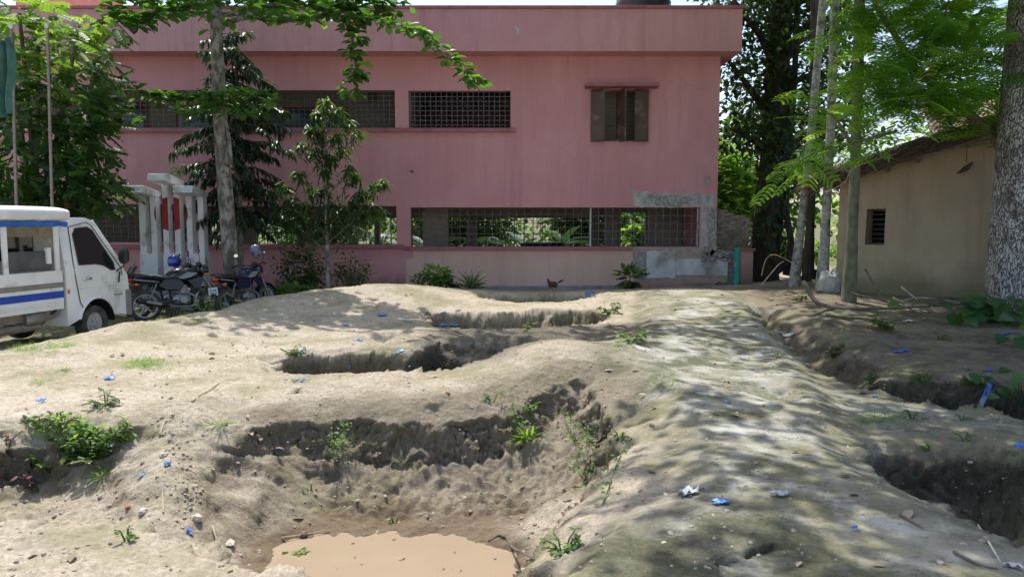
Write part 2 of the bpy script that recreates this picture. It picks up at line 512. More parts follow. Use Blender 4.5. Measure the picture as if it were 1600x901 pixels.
def height(x, y, fine=True):
    x = np.asarray(x, float); y = np.asarray(y, float)
    z = base_z(x, y)
    near = 1 - smooth(22, 30, np.abs(y)) * 1.0
    z = z + fbm2(x, y, .55, 3, 1.0) * .05 * near
    z = z + (.11 * poly_mask(x, y, PATH, .28) - .07) * smooth(.5, 1.5, x) * smooth(17, 14, y) * smooth(9.5, 8, x)
    wx = x + .16 * fbm2(x, y, 1.3, 2, 5.1) + .035 * perlin2(x * 5.2, y * 5.2, 9.3)
    wy = y + .16 * fbm2(x, y, 1.3, 2, 6.7) + .05 * perlin2(x * 4.6, y * 4.6, 2.9) * smooth(1.6, .6, x)
    dep = np.zeros(x.shape)
    for pg, runs, (px, pz), depth in PITS:
        lo, hi = pg.min(0) - .3, pg.max(0) + .3
        sel = (wx > lo[0]) & (wx < hi[0]) & (wy > lo[1]) & (wy < hi[1])
        if not sel.any(): continue
        sx, sy = wx[sel], wy[sel]
        ins = in_poly(sx, sy, pg)
        if not ins.any(): continue
        ix, iy = sx[ins], sy[ins]
        d = np.full(ix.shape, 1e9)
        for i in range(len(pg)):
            d = np.minimum(d, edge_dist(ix, iy, pg[i], pg[(i + 1) % len(pg)]) / runs[i])
        dd = np.interp(d, px, pz) * depth(ix, iy)
        full = np.zeros(sx.shape); full[ins] = dd
        dep[sel] = np.minimum(dep[sel], full)
    z = z + dep
    if fine:
        rough = .62 + .3 * smooth(.03, .3, -dep)
        pm = poly_mask(x, y, PATH, .6) * (1 - smooth(.03, .2, -dep))
        rough = rough * (1 - .85 * pm)
        nr = smooth(24, 15, y)
        z = z + nr * rough * (fbm2(x, y, 2.6, 3, 3.3) * .05 + fbm2(x, y, 9, 3, 7.7) * .024)
        rub = smooth(.42, .62, -dep) * smooth(-2.0, -1.3, x) * smooth(5.95, 6.2, y) * smooth(7.2, 6.9, y) * smooth(1.4, 1.0, x)
        z = z + rub * (np.abs(fbm2(x, y, 4.5, 3, 2.2)) * .16 - .02 + perlin2(x * 13, y * 13, 3.1) * .03)
        z = z + nr * rough * (perlin2(x * 21, y * 21, 1.9) * .011 + perlin2(x * 40, y * 40, 5.5) * .007)
    return z

def Hz(x, y):
    return float(height(np.array([float(x)]), np.array([float(y)]), True)[0])

_T = np.concatenate([np.arange(2.0, 9, .02), np.arange(9, 30, .05)])
def G(u, v):
    """where the ground is seen at pixel (u, v)"""
    d = ray(u, v)
    x, y, z = d.x / d.y * _T, _T, EYE + d.z / d.y * _T
    below = height(x, y, False) > z
    i = int(np.argmax(below)) if below.any() else len(_T) - 1
    return Vector((x[i], y[i], Hz(x[i], y[i])))

def axis_lines(segs):
    out = [segs[0][0]]
    for a, b, s0, s1 in segs:
        L = b - a
        n = max(1, int(round(L / ((s0 + s1) / 2))))
        t = (np.arange(1, n + 1)) / n
        k = (s1 - s0) / (s0 + s1)
        w = t * (1 - k) + k * t * t
        out.extend(list(a + L * w / w[-1]))
    return np.array(out)

def make_ground():
    xs = axis_lines([(-700, -60, 200, 20), (-60, -14, 12, .5), (-14, -7.5, .12, .06), (-7.5, -4.4, .045, .022), (-4.4, 4.6, .019, .019), (4.6, 7.5, .024, .05), (7.5, 14, .06, .12), (14, 60, .5, 12), (60, 700, 20, 200)])
    ys = axis_lines([(-300, -20, 90, 6), (-20, 1.5, 3, .2), (1.5, 3.2, .05, .02), (3.2, 5.2, .02, .014), (5.2, 8.4, .0125, .0125), (8.4, 12, .016, .028), (12, 18, .032, .07), (18, 24, .12, .5), (24, 80, .5, 12), (80, 1500, 20, 300)])
    X, Y = np.meshgrid(xs, ys)
    Z = height(X.ravel(), Y.ravel()).reshape(X.shape)
    # crumbly relief along the surface normal on steep faces
    zx = np.gradient(Z, xs, axis=1); zy = np.gradient(Z, ys, axis=0)
    Zs = height(X.ravel(), Y.ravel(), False).reshape(X.shape)
    sl = np.hypot(np.gradient(Zs, xs, axis=1), np.gradient(Zs, ys, axis=0))
    steep = smooth(.75, 1.6, sl) * (Y < 19)
    ln = np.sqrt(1 + zx ** 2 + zy ** 2)
    nx, ny, nz = -zx / ln, -zy / ln, 1 / ln
    ix = np.where(steep > .01)
    d = np.zeros(X.shape)
    a, b, c = X[ix], Y[ix], Z[ix]
    d[ix] = steep[ix] * (perlin3(a * 3.2, b * 3.2, c * 4) * .10 + np.abs(perlin3(a * 8, b * 8, c * 9)) * .10 - .03 + np.abs(perlin3(a * 17, b * 17, c * 17)) * .07 + perlin3(a * 34, b * 34, c * 34) * .024 - .012)
    below = base_z(X.ravel(), Y.ravel()).reshape(X.shape) - Z
    d = d + steep * (.05 * np.exp(-((below - .10) / .09) ** 2) - .05 * np.exp(-((below - .42) / .15) ** 2))
    X2, Y2, Z2 = X + nx * d, Y + ny * d, Z + nz * d
    nyy, nxx = X.shape
    idx = np.arange(nyy * nxx).reshape(nyy, nxx)
    q = np.stack([idx[:-1, :-1], idx[:-1, 1:], idx[1:, 1:], idx[1:, :-1]], -1).reshape(-1, 4)
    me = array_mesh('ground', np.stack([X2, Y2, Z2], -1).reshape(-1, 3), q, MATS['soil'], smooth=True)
    fx, fy = X.ravel(), Y.ravel()
    wob = fbm2(fx, fy, .8, 3, 12.0)
    moss = np.maximum(poly_mask(fx + wob * .5, fy + wob * .5, PATH, .35), .85 * poly_mask(fx + wob * .3, fy + wob * .3, RIDGE, .3))
    loam = poly_mask(fx + wob * .6, fy + wob * .6, RIGHT, .7)
    sand = poly_mask(fx + wob * .6, fy + wob * .6, SANDL, .6)
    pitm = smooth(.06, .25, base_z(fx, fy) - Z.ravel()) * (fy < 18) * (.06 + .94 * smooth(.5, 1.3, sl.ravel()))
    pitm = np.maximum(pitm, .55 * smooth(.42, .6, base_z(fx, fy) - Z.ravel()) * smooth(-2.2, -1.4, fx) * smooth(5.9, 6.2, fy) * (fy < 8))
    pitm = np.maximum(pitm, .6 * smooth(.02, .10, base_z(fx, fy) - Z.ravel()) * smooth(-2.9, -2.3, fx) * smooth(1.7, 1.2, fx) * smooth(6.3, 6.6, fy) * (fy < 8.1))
    wet = smooth(-.79, -.89, Z.ravel()) * (fy < 8)
    yardgreen = smooth(-4.6, -6.5, fx) * smooth(10.2, 12, fy) + smooth(25, 32, fy)
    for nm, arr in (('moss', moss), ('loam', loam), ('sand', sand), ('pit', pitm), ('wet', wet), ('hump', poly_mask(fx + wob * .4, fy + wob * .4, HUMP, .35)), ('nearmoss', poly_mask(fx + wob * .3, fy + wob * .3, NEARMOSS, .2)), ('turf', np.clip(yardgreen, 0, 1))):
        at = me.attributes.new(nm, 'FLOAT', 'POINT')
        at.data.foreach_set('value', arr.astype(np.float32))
    o = mesh_obj('ground', me)
    tag(o, kind='structure')
    return o

def soil_material():
    m, nt, b, N, L = nodes_of('soil')
    geo = N('ShaderNodeNewGeometry')
    pos = geo.outputs['Position']
    def noise(sc, det=6, rough=.55, st=None):
        n = N('ShaderNodeTexNoise')
        n.inputs['Scale'].default_value = sc
        n.inputs['Detail'].default_value = det
        n.inputs['Roughness'].default_value = rough
        if st:
            mp = N('ShaderNodeMapping'); mp.inputs['Scale'].default_value = st
            L(pos, mp.inputs['Vector']); L(mp.outputs[0], n.inputs['Vector'])
        else:
            L(pos, n.inputs['Vector'])
        return n.outputs['Fac']
    def rng_(v, a, b_, lo=0.0, hi=1.0):
        n = N('ShaderNodeMapRange')
        n.inputs['From Min'].default_value, n.inputs['From Max'].default_value = a, b_
        n.inputs['To Min'].default_value, n.inputs['To Max'].default_value = lo, hi
        L(v, n.inputs['Value'])
        return n.outputs['Result']
    def mul(a, c, op='MULTIPLY'):
        n = N('ShaderNodeMath', operation=op)
        for i, x in enumerate((a, c)):
            if isinstance(x, (int, float)): n.inputs[i].default_value = x
            else: L(x, n.inputs[i])
        return n.outputs[0]
    def mix(f, a, c):
        n = N('ShaderNodeMix', data_type='RGBA')
        if isinstance(f, float): n.inputs['Factor'].default_value = f
        else: L(f, n.inputs['Factor'])
        for k, x in (('A', a), ('B', c)):
            if isinstance(x, tuple): n.inputs[k].default_value = rgba(x)
            else: L(x, n.inputs[k])
        return n.outputs['Result']
    def attr(n):
        return N('ShaderNodeAttribute', attribute_name=n).outputs['Fac']
    big, mid, fine, grit = noise(.9, 5), noise(5, 8, .65), noise(26, 8, .7), noise(110, 4, .6)
    base = mix(rng_(mid, .38, .66), (.345, .292, .215), (.46, .40, .308))
    base = mix(rng_(noise(1.7, 8, .7), .50, .66, 0, .75), base, (.29, .24, .172))
    base = mix(rng_(big, .42, .62, 0, .4), base, (.46, .393, .298))
    sand = mix(rng_(mid, .4, .62), (.46, .40, .305), (.56, .495, .39))
    sand = mix(rng_(noise(1.3, 8, .72), .52, .68, 0, .6), sand, (.34, .285, .207))
    col = mix(mul(attr('sand'), .7), base, sand)
    col = mix(rng_(noise(58, 7, .75), .40, .60, .0, .62), col, mix(rng_(noise(36, 6, .75), .44, .56), (.185, .15, .108), (.60, .53, .43)))
    col = mix(rng_(noise(21, 8, .78), .52, .64, .0, .5), col, (.20, .162, .115))
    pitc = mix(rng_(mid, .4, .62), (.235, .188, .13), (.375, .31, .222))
    col = mix(mul(attr('pit'), rng_(noise(2.6, 8, .7), .30, .62, .6, 1.0)), col, pitc)  # steep pit walls: brown subsoil, with their shade also put into the colour
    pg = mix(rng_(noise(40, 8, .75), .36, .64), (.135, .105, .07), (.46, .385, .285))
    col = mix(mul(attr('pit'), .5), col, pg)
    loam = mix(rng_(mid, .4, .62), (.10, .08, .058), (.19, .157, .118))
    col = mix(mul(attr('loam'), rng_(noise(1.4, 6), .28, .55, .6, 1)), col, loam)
    pathc = mix(rng_(noise(3.2, 7, .6), .42, .62), (.34, .33, .282), (.50, .482, .425))
    col = mix(mul(attr('moss'), .95), col, pathc)
    mossc = mix(rng_(fine, .35, .65), (.070, .074, .040), (.145, .142, .078))
    mf = mul(attr('moss'), rng_(noise(1.5, 10, .76), .45, .56))
    em = attr('moss')
    edge = mul(mul(em, mul(1.0, em, 'SUBTRACT')), 3.6)
    mf = mul(mf, mul(edge, rng_(noise(3.1, 8, .7), .36, .54)), 'MAXIMUM')
    col = mix(mul(mf, .9), col, mossc)
    # thin olive film on the ridges outside the path
    film = mul(rng_(noise(.85, 9, .74), .47, .60), .7)
    col = mix(film, col, mix(rng_(fine, .35, .65), (.185, .172, .092), (.30, .275, .165)))
    col = mix(mul(attr('hump'), rng_(noise(2.0, 7, .65), .3, .55, .55, 1.0)), col, mix(rng_(noise(30, 8, .75), .38, .62), (.09, .078, .06), (.19, .166, .13)))  # grey hump soil, darkened in part to stand in for tree shade
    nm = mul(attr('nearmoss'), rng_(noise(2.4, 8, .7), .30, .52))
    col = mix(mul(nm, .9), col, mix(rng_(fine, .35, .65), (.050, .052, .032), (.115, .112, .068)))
    turf = mix(rng_(fine, .35, .65), (.07, .10, .03), (.20, .17, .10))
    col = mix(mul(attr('turf'), rng_(mid, .2, .45)), col, turf)
    # dry crumbs, dark specks
    col = mix(rng_(grit, .60, .74, 0, .4), col, (.58, .50, .40))
    col = mix(rng_(grit, .40, .28, 0, .45), col, (.13, .10, .07))
    col = mix(mul(attr('wet'), .9), col, (.16, .115, .07))
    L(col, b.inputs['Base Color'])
    L(rng_(attr('wet'), 0, 1, .95, .45), b.inputs['Roughness'])
    b.inputs['Specular IOR Level'].default_value = .12
    h = mul(mul(fine, .6), mul(grit, .35), 'ADD')
    h = mul(h, mul(mid, .8), 'ADD')
    amt = mul(attr('pit'), .7, 'MULTIPLY')
    bp = N('ShaderNodeBump')
    L(mul(amt, .6, 'ADD'), bp.inputs['Strength'])
    bp.inputs['Distance'].default_value = .05
    L(h, bp.inputs['Height'])
    L(bp.outputs['Normal'], b.inputs['Normal'])
    MATS['soil'] = m
soil_material()
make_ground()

# muddy puddle
def puddle():
    m, nt, b, N, L = nodes_of('muddy_water')
    g = N('ShaderNodeNewGeometry')
    n = N('ShaderNodeTexNoise'); n.inputs['Scale'].default_value = 1.6; n.inputs['Detail'].default_value = 4
    L(g.outputs['Position'], n.inputs['Vector'])
    cr = N('ShaderNodeValToRGB')
    cr.color_ramp.elements[0].color, cr.color_ramp.elements[1].color = rgba((.30, .225, .15)), rgba((.36, .28, .195))
    L(n.outputs['Fac'], cr.inputs['Fac'])
    L(cr.outputs['Color'], b.inputs['Base Color'])
    b.inputs['Roughness'].default_value = .09
    n2 = N('ShaderNodeTexNoise'); n2.inputs['Scale'].default_value = 5; n2.inputs['Detail'].default_value = 2
    L(g.outputs['Position'], n2.inputs['Vector'])
    bp = N('ShaderNodeBump'); bp.inputs['Strength'].default_value = .05; bp.inputs['Distance'].default_value = .02
    L(n2.outputs['Fac'], bp.inputs['Height']); L(bp.outputs['Normal'], b.inputs['Normal'])
    xs, ys = np.linspace(-2.4, 1.0, 30), np.linspace(3.0, 6.9, 30)
    X, Y = np.meshgrid(xs, ys)
    idx = np.arange(900).reshape(30, 30)
    q = np.stack([idx[:-1, :-1], idx[:-1, 1:], idx[1:, 1:], idx[1:, :-1]], -1).reshape(-1, 4)
    o = mesh_obj('puddle_water', array_mesh('puddle_water', np.stack([X, Y, np.full(X.shape, -.925)], -1).reshape(-1, 3), q, m, smooth=True))
    tag(o, kind='structure')
puddle()
# ------------------------------------------------------------------ materials for buildings and things
def wall_material(name, c1, c2, stain, dirt, base_z_=0.0, base_h=.5, cracks=True):
    """painted plaster: faded patches, vertical streaks, grime that climbs from the ground, fine cracks"""
    m, nt, b, N, L = nodes_of(name)
    g = N('ShaderNodeNewGeometry')
    pos = g.outputs['Position']
    def noise(sc, st, det=7, rough=.6):
        mp = N('ShaderNodeMapping'); mp.inputs['Scale'].default_value = st
        L(pos, mp.inputs['Vector'])
        n = N('ShaderNodeTexNoise'); n.inputs['Scale'].default_value = sc; n.inputs['Detail'].default_value = det
        n.inputs['Roughness'].default_value = rough
        L(mp.outputs[0], n.inputs['Vector'])
        return n.outputs['Fac']
    def rg(v, a, c, lo=0., hi=1.):
        n = N('ShaderNodeMapRange')
        for k, x in (('From Min', a), ('From Max', c), ('To Min', lo), ('To Max', hi)): n.inputs[k].default_value = x
        L(v, n.inputs['Value'])
        return n.outputs['Result']
    def mix(f, a, c):
        n = N('ShaderNodeMix', data_type='RGBA')
        L(f, n.inputs['Factor'])
        for k, x in (('A', a), ('B', c)):
            if isinstance(x, tuple): n.inputs[k].default_value = rgba(x)
            else: L(x, n.inputs[k])
        return n.outputs['Result']
    def op(o, a, c):
        n = N('ShaderNodeMath', operation=o)
        for i, x in enumerate((a, c)):
            if isinstance(x, (int, float)): n.inputs[i].default_value = x
            else: L(x, n.inputs[i])
        return n.outputs[0]
    col = mix(rg(noise(.7, (1, 1, 1)), .35, .65), c1, c2)
    col = mix(rg(noise(1.6, (1.6, 1, .22), 8, .7), .48, .72, 0, .62), col, stain)
    col = mix(rg(noise(9, (1, 1, 1), 9, .75), .60, .78, 0, .3), col, stain)
    col = mix(rg(noise(34, (1, 1, 1), 3), .70, .76, 0, .55), col, dirt)
    dk = tuple(.62 * x for x in stain)
    col = mix(rg(noise(4.2, (1, 1, .045), 7, .65), .56, .72, 0, .22), col, dk)
    sep = N('ShaderNodeSeparateXYZ'); L(pos, sep.inputs[0])
    hgt = op('ADD', sep.outputs['Z'], op('MULTIPLY', noise(1.7, (1, 1, .6)), -1.1))
    low = rg(hgt, base_z_ + base_h - .75, base_z_ - .75 + base_h * .2, 0, .75)
    col = mix(low, col, dirt)
    if cracks:
        vo = N('ShaderNodeTexVoronoi', feature='DISTANCE_TO_EDGE')
        mp = N('ShaderNodeMapping'); mp.inputs['Scale'].default_value = (.55, .55, 1.3)
        dn = N('ShaderNodeTexNoise'); dn.inputs['Scale'].default_value = 3; dn.inputs['Detail'].default_value = 6
        L(pos, dn.inputs['Vector'])
        va = N('ShaderNodeMix', data_type='VECTOR'); va.inputs['Factor'].default_value = .22
        L(pos, va.inputs['A']); L(dn.outputs['Color'], va.inputs['B'])
        L(va.outputs['Result'], mp.inputs['Vector']); L(mp.outputs[0], vo.inputs['Vector'])
        vo.inputs['Scale'].default_value = .8
        cf = op('MULTIPLY', rg(vo.outputs['Distance'], .004, .0, 0, .4), rg(noise(.5, (1, 1, 1), 3), .58, .66))
        col = mix(cf, col, dirt)
    L(col, b.inputs['Base Color'])
    b.inputs['Roughness'].default_value = .85
    b.inputs['Specular IOR Level'].default_value = .25
    bp = N('ShaderNodeBump'); bp.inputs['Strength'].default_value = .28; bp.inputs['Distance'].default_value = .02
    L(op('ADD', noise(18, (1, 1, 1), 8), op('MULTIPLY', noise(2.5, (1, 1, 1), 4), 1.2)), bp.inputs['Height'])
    L(bp.outputs['Normal'], b.inputs['Normal'])
    MATS[name] = m
    return m

pink = wall_material('pink_paint', (.62, .295, .312), (.69, .345, .362), (.53, .25, .262), (.17, .11, .10), -.1, .55)
pinkpar = wall_material('pink_parapet', (.58, .295, .302), (.65, .345, .35), (.41, .205, .205), (.15, .10, .095), -5, .1, False)
pinkdark = M('pink_trim', (.36, .125, .145), (.41, .16, .18), 3, .8, .15, 20, c3=(.24, .10, .10), c3scale=2)
peach = wall_material('peach_plaster', (.70, .455, .375), (.76, .505, .42), (.60, .39, .32), (.44, .33, .27), -.1, .3)
greyplinth = M('grey_plinth', (.22, .22, .22), (.33, .32, .31), 4, .9, .4, 18)
barecem = M('bare_cement', (.34, .32, .31), (.56, .54, .52), 5, .95, .9, 14, c3=(.55, .33, .31), c3scale=2.2, c3lo=.56, c3hi=.62)
whitecem = M('lime_washed_cement', (.50, .50, .50), (.68, .67, .66), 3.5, .9, .5, 14, c3=(.30, .28, .25), c3scale=1.6, c3lo=.5, c3hi=.66)
rubblec = M('broken_concrete', (.24, .22, .205), (.46, .44, .42), 14, .95, 1.0, 22)
brickm = M('weathered_brick', (.30, .20, .165), (.42, .33, .28), 7, .95, .7, 22, c3=(.16, .14, .11), c3scale=1.7, c3lo=.46, c3hi=.64, geo=True)
mortar = M('mortar', (.20, .18, .155), (.30, .27, .235), 9, .95, .6, 30)
cream = M('cream_inner_wall', (.27, .235, .19), (.34, .30, .245), 1.4, .85, .15, 12, c3=(.22, .19, .15), c3scale=.8)
darkwall = M('dim_inner_wall', (.30, .25, .21), (.40, .33, .28), 1.4, .85, .15, 12)
concf = M('concrete_floor', (.25, .24, .22), (.34, .32, .3), 3, .9, .2, 16)
iron = M('grille_iron', (.10, .115, .13), (.17, .185, .205), 9, .55, 0, None, .3)
irondark = M('grille_iron_dark', (.07, .075, .08), (.14, .14, .14), 9, .6)
shutterm = M('brown_shutter', (.085, .048, .036), (.12, .07, .052), 5, .55, .1, 20, c3=(.22, .17, .14), c3scale=3)
redframe = M('maroon_frame', (.20, .02, .03), (.27, .035, .045), 4, .5)
blueglass = M('bluish_pane', (.05, .08, .11), None, rough=.12)
tealm = M('teal_paint', (.02, .32, .28), (.03, .40, .34), 7, .6, c3=(.34, .32, .28), c3scale=4, c3lo=.58, c3hi=.66)
tankm = M('black_tank_plastic', (.012, .012, .014), (.03, .03, .034), 3, .35)
tankcap = M('tank_cap', (.02, .02, .022), (.04, .04, .045), 3, .4)
salmon = M('salmon_paint', (.60, .27, .2), (.66, .32, .25), 2, .8)

FY = 19.6
def fx(u, Y=FY, v=300): return P(u, v, Y).x
def fz(v, Y=FY): return P(800, v, Y).z

def holed_wall(x0, x1, z0, z1, y0, y1, holes):
    """a slab with rectangular openings, reveals included"""
    xs = sorted({x0, x1, *[h[0] for h in holes], *[h[1] for h in holes]})
    zs = sorted({z0, z1, *[h[2] for h in holes], *[h[3] for h in holes]})
    xs = [x for x in xs if x0 <= x <= x1]; zs = [z for z in zs if z0 <= z <= z1]
    mb = MB()
    ni, nj = len(xs) - 1, len(zs) - 1
    def solid(i, j):
        if i < 0 or j < 0 or i >= ni or j >= nj: return False
        cx, cz = (xs[i] + xs[i + 1]) / 2, (zs[j] + zs[j + 1]) / 2
        return not any(h[0] < cx < h[1] and h[2] < cz < h[3] for h in holes)
    for i in range(ni):
        for j in range(nj):
            if not solid(i, j): continue
            a, b, c, d = xs[i], xs[i + 1], zs[j], zs[j + 1]
            mb.add([(a, y0, c), (b, y0, c), (b, y0, d), (a, y0, d)], [(0, 1, 2, 3)])
            mb.add([(a, y1, c), (b, y1, c), (b, y1, d), (a, y1, d)], [(3, 2, 1, 0)])
            if not solid(i - 1, j): mb.add([(a, y0, c), (a, y1, c), (a, y1, d), (a, y0, d)], [(3, 2, 1, 0)])
            if not solid(i + 1, j): mb.add([(b, y0, c), (b, y1, c), (b, y1, d), (b, y0, d)], [(0, 1, 2, 3)])
            if not solid(i, j - 1): mb.add([(a, y0, c), (b, y0, c), (b, y1, c), (a, y1, c)], [(3, 2, 1, 0)])
            if not solid(i, j + 1): mb.add([(a, y0, d), (b, y0, d), (b, y1, d), (a, y1, d)], [(0, 1, 2, 3)])
    return mb

def build_raw(mb, name, mat, parent):
    me = bpy.data.meshes.new(name)
    me.from_pydata(mb.v, [], mb.f)
    me.materials.append(mat)
    return mesh_obj(name, me, parent)

def ragged(pts, step, amp, seed):
    """subdivide a 2-D outline and roughen it"""
    r = random.Random(seed)
    out = []
    for i in range(len(pts)):
        a, b = Vector(pts[i]), Vector(pts[(i + 1) % len(pts)])
        n = max(1, int((b - a).length / step))
        for k in range(n):
            p = a.lerp(b, k / n)
            out.append((p.x + r.uniform(-amp, amp), p.y + r.uniform(-amp, amp)))
    return out

XL, XR = -19.0, fx(1121)
Z0, ZTOP = -.4, 5.92
BY1 = 26.2
school = empty('school_building', (0, FY, 0), 0, 'long two storey pink school building with barred window openings', 'building')
school_inv = Matrix.Translation((0, -FY, 0))
def SB(mb, name, mat, parent=None, **kw):
    """part of the school, given in world coordinates"""
    if parent is None or parent is school:
        mb.v = [(x, y - FY, z) for x, y, z in mb.v]
        return mb.build(name, mat, school, **kw)
    mb.v = [(x, y - FY, z) for x, y, z in mb.v]
    return mb.build(name, mat, parent, **kw)

HU = [(fx(-420), fx(619), fz(201), fz(141)), (fx(640), fx(798), fz(203), fz(142)), (fx(922), fx(1011), fz(221), fz(141))]
HL = [(fx(-420), fx(322), fz(379), fz(319)), (fx(322) + .0, fx(619), fz(383), fz(322)), (fx(641), fx(1095), fz(386), fz(324))]
HL[0] = (HL[0][0], fx(300), HL[0][2], HL[0][3])
mb = holed_wall(XL, XR, Z0, ZTOP, FY, FY + .25, HU + HL)
mb.v = [(x, y - FY, z) for x, y, z in mb.v]
build_raw(mb, 'front_wall', pink, school)
# far wall with openings to the garden, side walls, slabs
rear_holes = [(fx(398, 24.2), fx(462, 24.2), .45, 1.80), (fx(478, 24.2), fx(585, 24.2), .45, 1.80), (fx(592, 24.2), fx(660, 24.2), .45, 1.80), (fx(698, 24.2), fx(728, 24.2), .45, 1.80), (fx(745, 24.2), fx(922, 24.2), .45, 1.80), (fx(938, 24.2), fx(949, 24.2), .45, 1.85), (fx(971, 24.2), fx(1010, 24.2), .3, 1.98), (fx(325, 24.2), fx(345, 24.2), .45, 1.80)]
mb = holed_wall(XL, XR, Z0, 3.0, 24.2, 24.42, rear_holes)
mb.v = [(x, y - FY, z) for x, y, z in mb.v]
build_raw(mb, 'rear_wall', darkwall, school)
SB(MB().box(XL, XR, BY1 - .2, BY1, 3.0, ZTOP), 'upper_rear_wall', pink)
SB(MB().box(XR - .22, XR - .003, FY + .253, BY1 - .203, 3.11, ZTOP - .003).box(XR - .22, XR - .003, FY + .253, 24.197, Z0, 2.95), 'end_wall', pink)
SB(MB().box(XL, XL + .2, FY + .253, BY1 - .203, Z0, ZTOP - .003), 'far_end_wall', pink)
SB(MB().box(XL + .21, XR - .23, FY + .255, BY1 - .21, 2.97, 3.10), 'floor_slab', concf)
SB(MB().box(XL + .21, XR - .23, FY + .255, 24.19, -.3, .06), 'ground_slab', concf)
# rooms behind the upper openings
SB(MB().box(XL + .21, fx(619, 22) + .5, 21.7, 21.85, 3.11, 5.9), 'corridor_wall', cream)
SB(MB().box(fx(619, 22) + .6, fx(619, 22) + .75, FY + .27, 24, 3.11, 5.9), 'room_partition', darkwall)
SB(MB().box(fx(800, 23), XR - .24, 22.9, 23, 3.11, 5.9), 'room_partition', darkwall)
for (u0, u1, v0, v1) in ((425, 545, 168, 199), (150, 235, 160, 200), (280, 360, 165, 200)):
    y = 21.68
    f = SB(MB().box(fx(u0, y), fx(u1, y), y - .05, y, fz(v1 + 30, y), fz(v0, y)), 'classroom_window', redframe)
    SB(MB().box(fx(u0, y) + .08, fx(u1, y) - .08, y - .06, y - .051, fz(v1 + 30, y) + .08, fz(v0, y) - .08), 'pane', blueglass, f)
SB(MB().box(fx(578, 21.7), fx(592, 21.7), 21.66, 21.69, fz(160, 21.7), fz(146, 21.7)), 'vent', irondark)
# inner walls on the ground floor
for a_, b_, y_ in ((fx(1012, 22.6), XR - .24, 22.55), (fx(945, 23.2), fx(966, 23.2), 23.2), (fx(250, 23), fx(318, 23), 22.9), (fx(346, 23), fx(396, 23), 22.9)):
    SB(MB().box(a_, b_, y_, y_ + .15, .07, 2.95), 'inner_wall', darkwall)
SB(MB().box(fx(660, 21), fx(700, 21), 21.0, 21.3, .07, 2.95), 'inner_column', darkwall)
# parapet above an overhanging slab
PF = 19.0
XP = fx(1160, PF, 50)
SB(MB().box(XL, XP, PF, BY1 + .3, ZTOP, ZTOP + .13), 'roof_slab', pinkpar)
ztop = P(800, 14, PF).z
SB(MB().box(XL, XP - .003, PF + .003, PF + .2, ZTOP + .132, ztop).box(XP - .2, XP - .003, PF + .203, BY1 + .297, ZTOP + .132, ztop).box(XL, XP - .203, BY1 + .1, BY1 + .297, ZTOP + .132, ztop), 'parapet', pinkpar)
SB(MB().box(XL, XP + .045, PF - .045, PF + .25, ztop + .002, ztop + .075).box(XP - .24, XP + .045, PF + .252, BY1 + .3, ztop + .002, ztop + .075), 'coping', pinkdark, bevel=.01)
SB(MB().box(fx(60, 24), fx(168, 24), 23.4, 25.5, ZTOP + .14, 9.2), 'stair_house', salmon)
# sills and ledges
SB(MB().box(fx(-420), fx(804), FY - .09, FY - .003, fz(207), fz(200.5)), 'upper_sill', pinkdark, bevel=.008)
SB(MB().box(fx(-420), fx(630), FY - .08, FY - .003, fz(388.5), fz(382)), 'lower_sill', pinkdark, bevel=.008)
SB(MB().box(fx(630) + .003, fx(988), FY - .08, FY - .003, fz(391), fz(385)), 'lower_sill', pinkdark, bevel=.008)
# shuttered window
w = SB(MB().box(fx(922), fx(925), FY - .02, FY + .06, fz(221), fz(141)).box(fx(1008), fx(1011), FY - .02, FY + .06, fz(221), fz(141)).box(fx(925), fx(1008), FY - .02, FY + .06, fz(144), fz(141)).box(fx(925), fx(1008), FY - .02, FY + .06, fz(221), fz(219)), 'shuttered_window', shutterm)
def shutter(u0, y0, u1, y1):
    a, b = Vector((fx(u0, y0), y0, 0)), Vector((fx(u1, y1), y1, 0))
    d = (b - a).normalized(); n = Vector((-d.y, d.x, 0)) * .018
    mbs = MB()
    zb, zt = fz(222), fz(141)
    def slab(s0, s1, z0, z1, t):
        p, q = a + (b - a) * s0, a + (b - a) * s1
        nn = n * t
        vs = [p - nn, q - nn, q + nn, p + nn]
        mbs.add([(k.x, k.y, z0) for k in vs] + [(k.x, k.y, z1) for k in vs], [(3, 2, 1, 0), (4, 5, 6, 7), (0, 1, 5, 4), (1, 2, 6, 5), (2, 3, 7, 6), (3, 0, 4, 7)])
    slab(.1, .9, zb + .04, zt - .04, .5)
    h = zt - zb
    for k in range(4):
        z = zb + h * k / 3
        slab(.1, .9, max(zb, z - .025), min(zt, z + .025), 1.0)
    slab(0, .1, zb, zt, 1.05); slab(.9, 1, zb, zt, 1.05)
    return SB(mbs, 'shutter', shutterm, w)
shutter(922, FY - .05, 944, FY - .13)
shutter(990, FY - .13, 1011, FY - .05)
shutter(962, FY + .20, 976, FY - .30)
bars = MB()
for k in range(9):
    z = fz(219) + (fz(144) - fz(219)) * (k + 1) / 10
    bars.tube([(fx(926), FY + .1, z), (fx(1007), FY + .1, z)], .007, 5)
SB(bars, 'bars', irondark, w)
SB(MB().box(fx(926), fx(1007), FY + .7, FY + .75, fz(221) - .3, fz(141) + .2), 'curtain', darkwall, w)
SB(MB().box(fx(914, 19.2), fx(1028, 19.2), 19.2, FY - .003, fz(139), fz(133.5)), 'window_hood', pinkdark, bevel=.01)

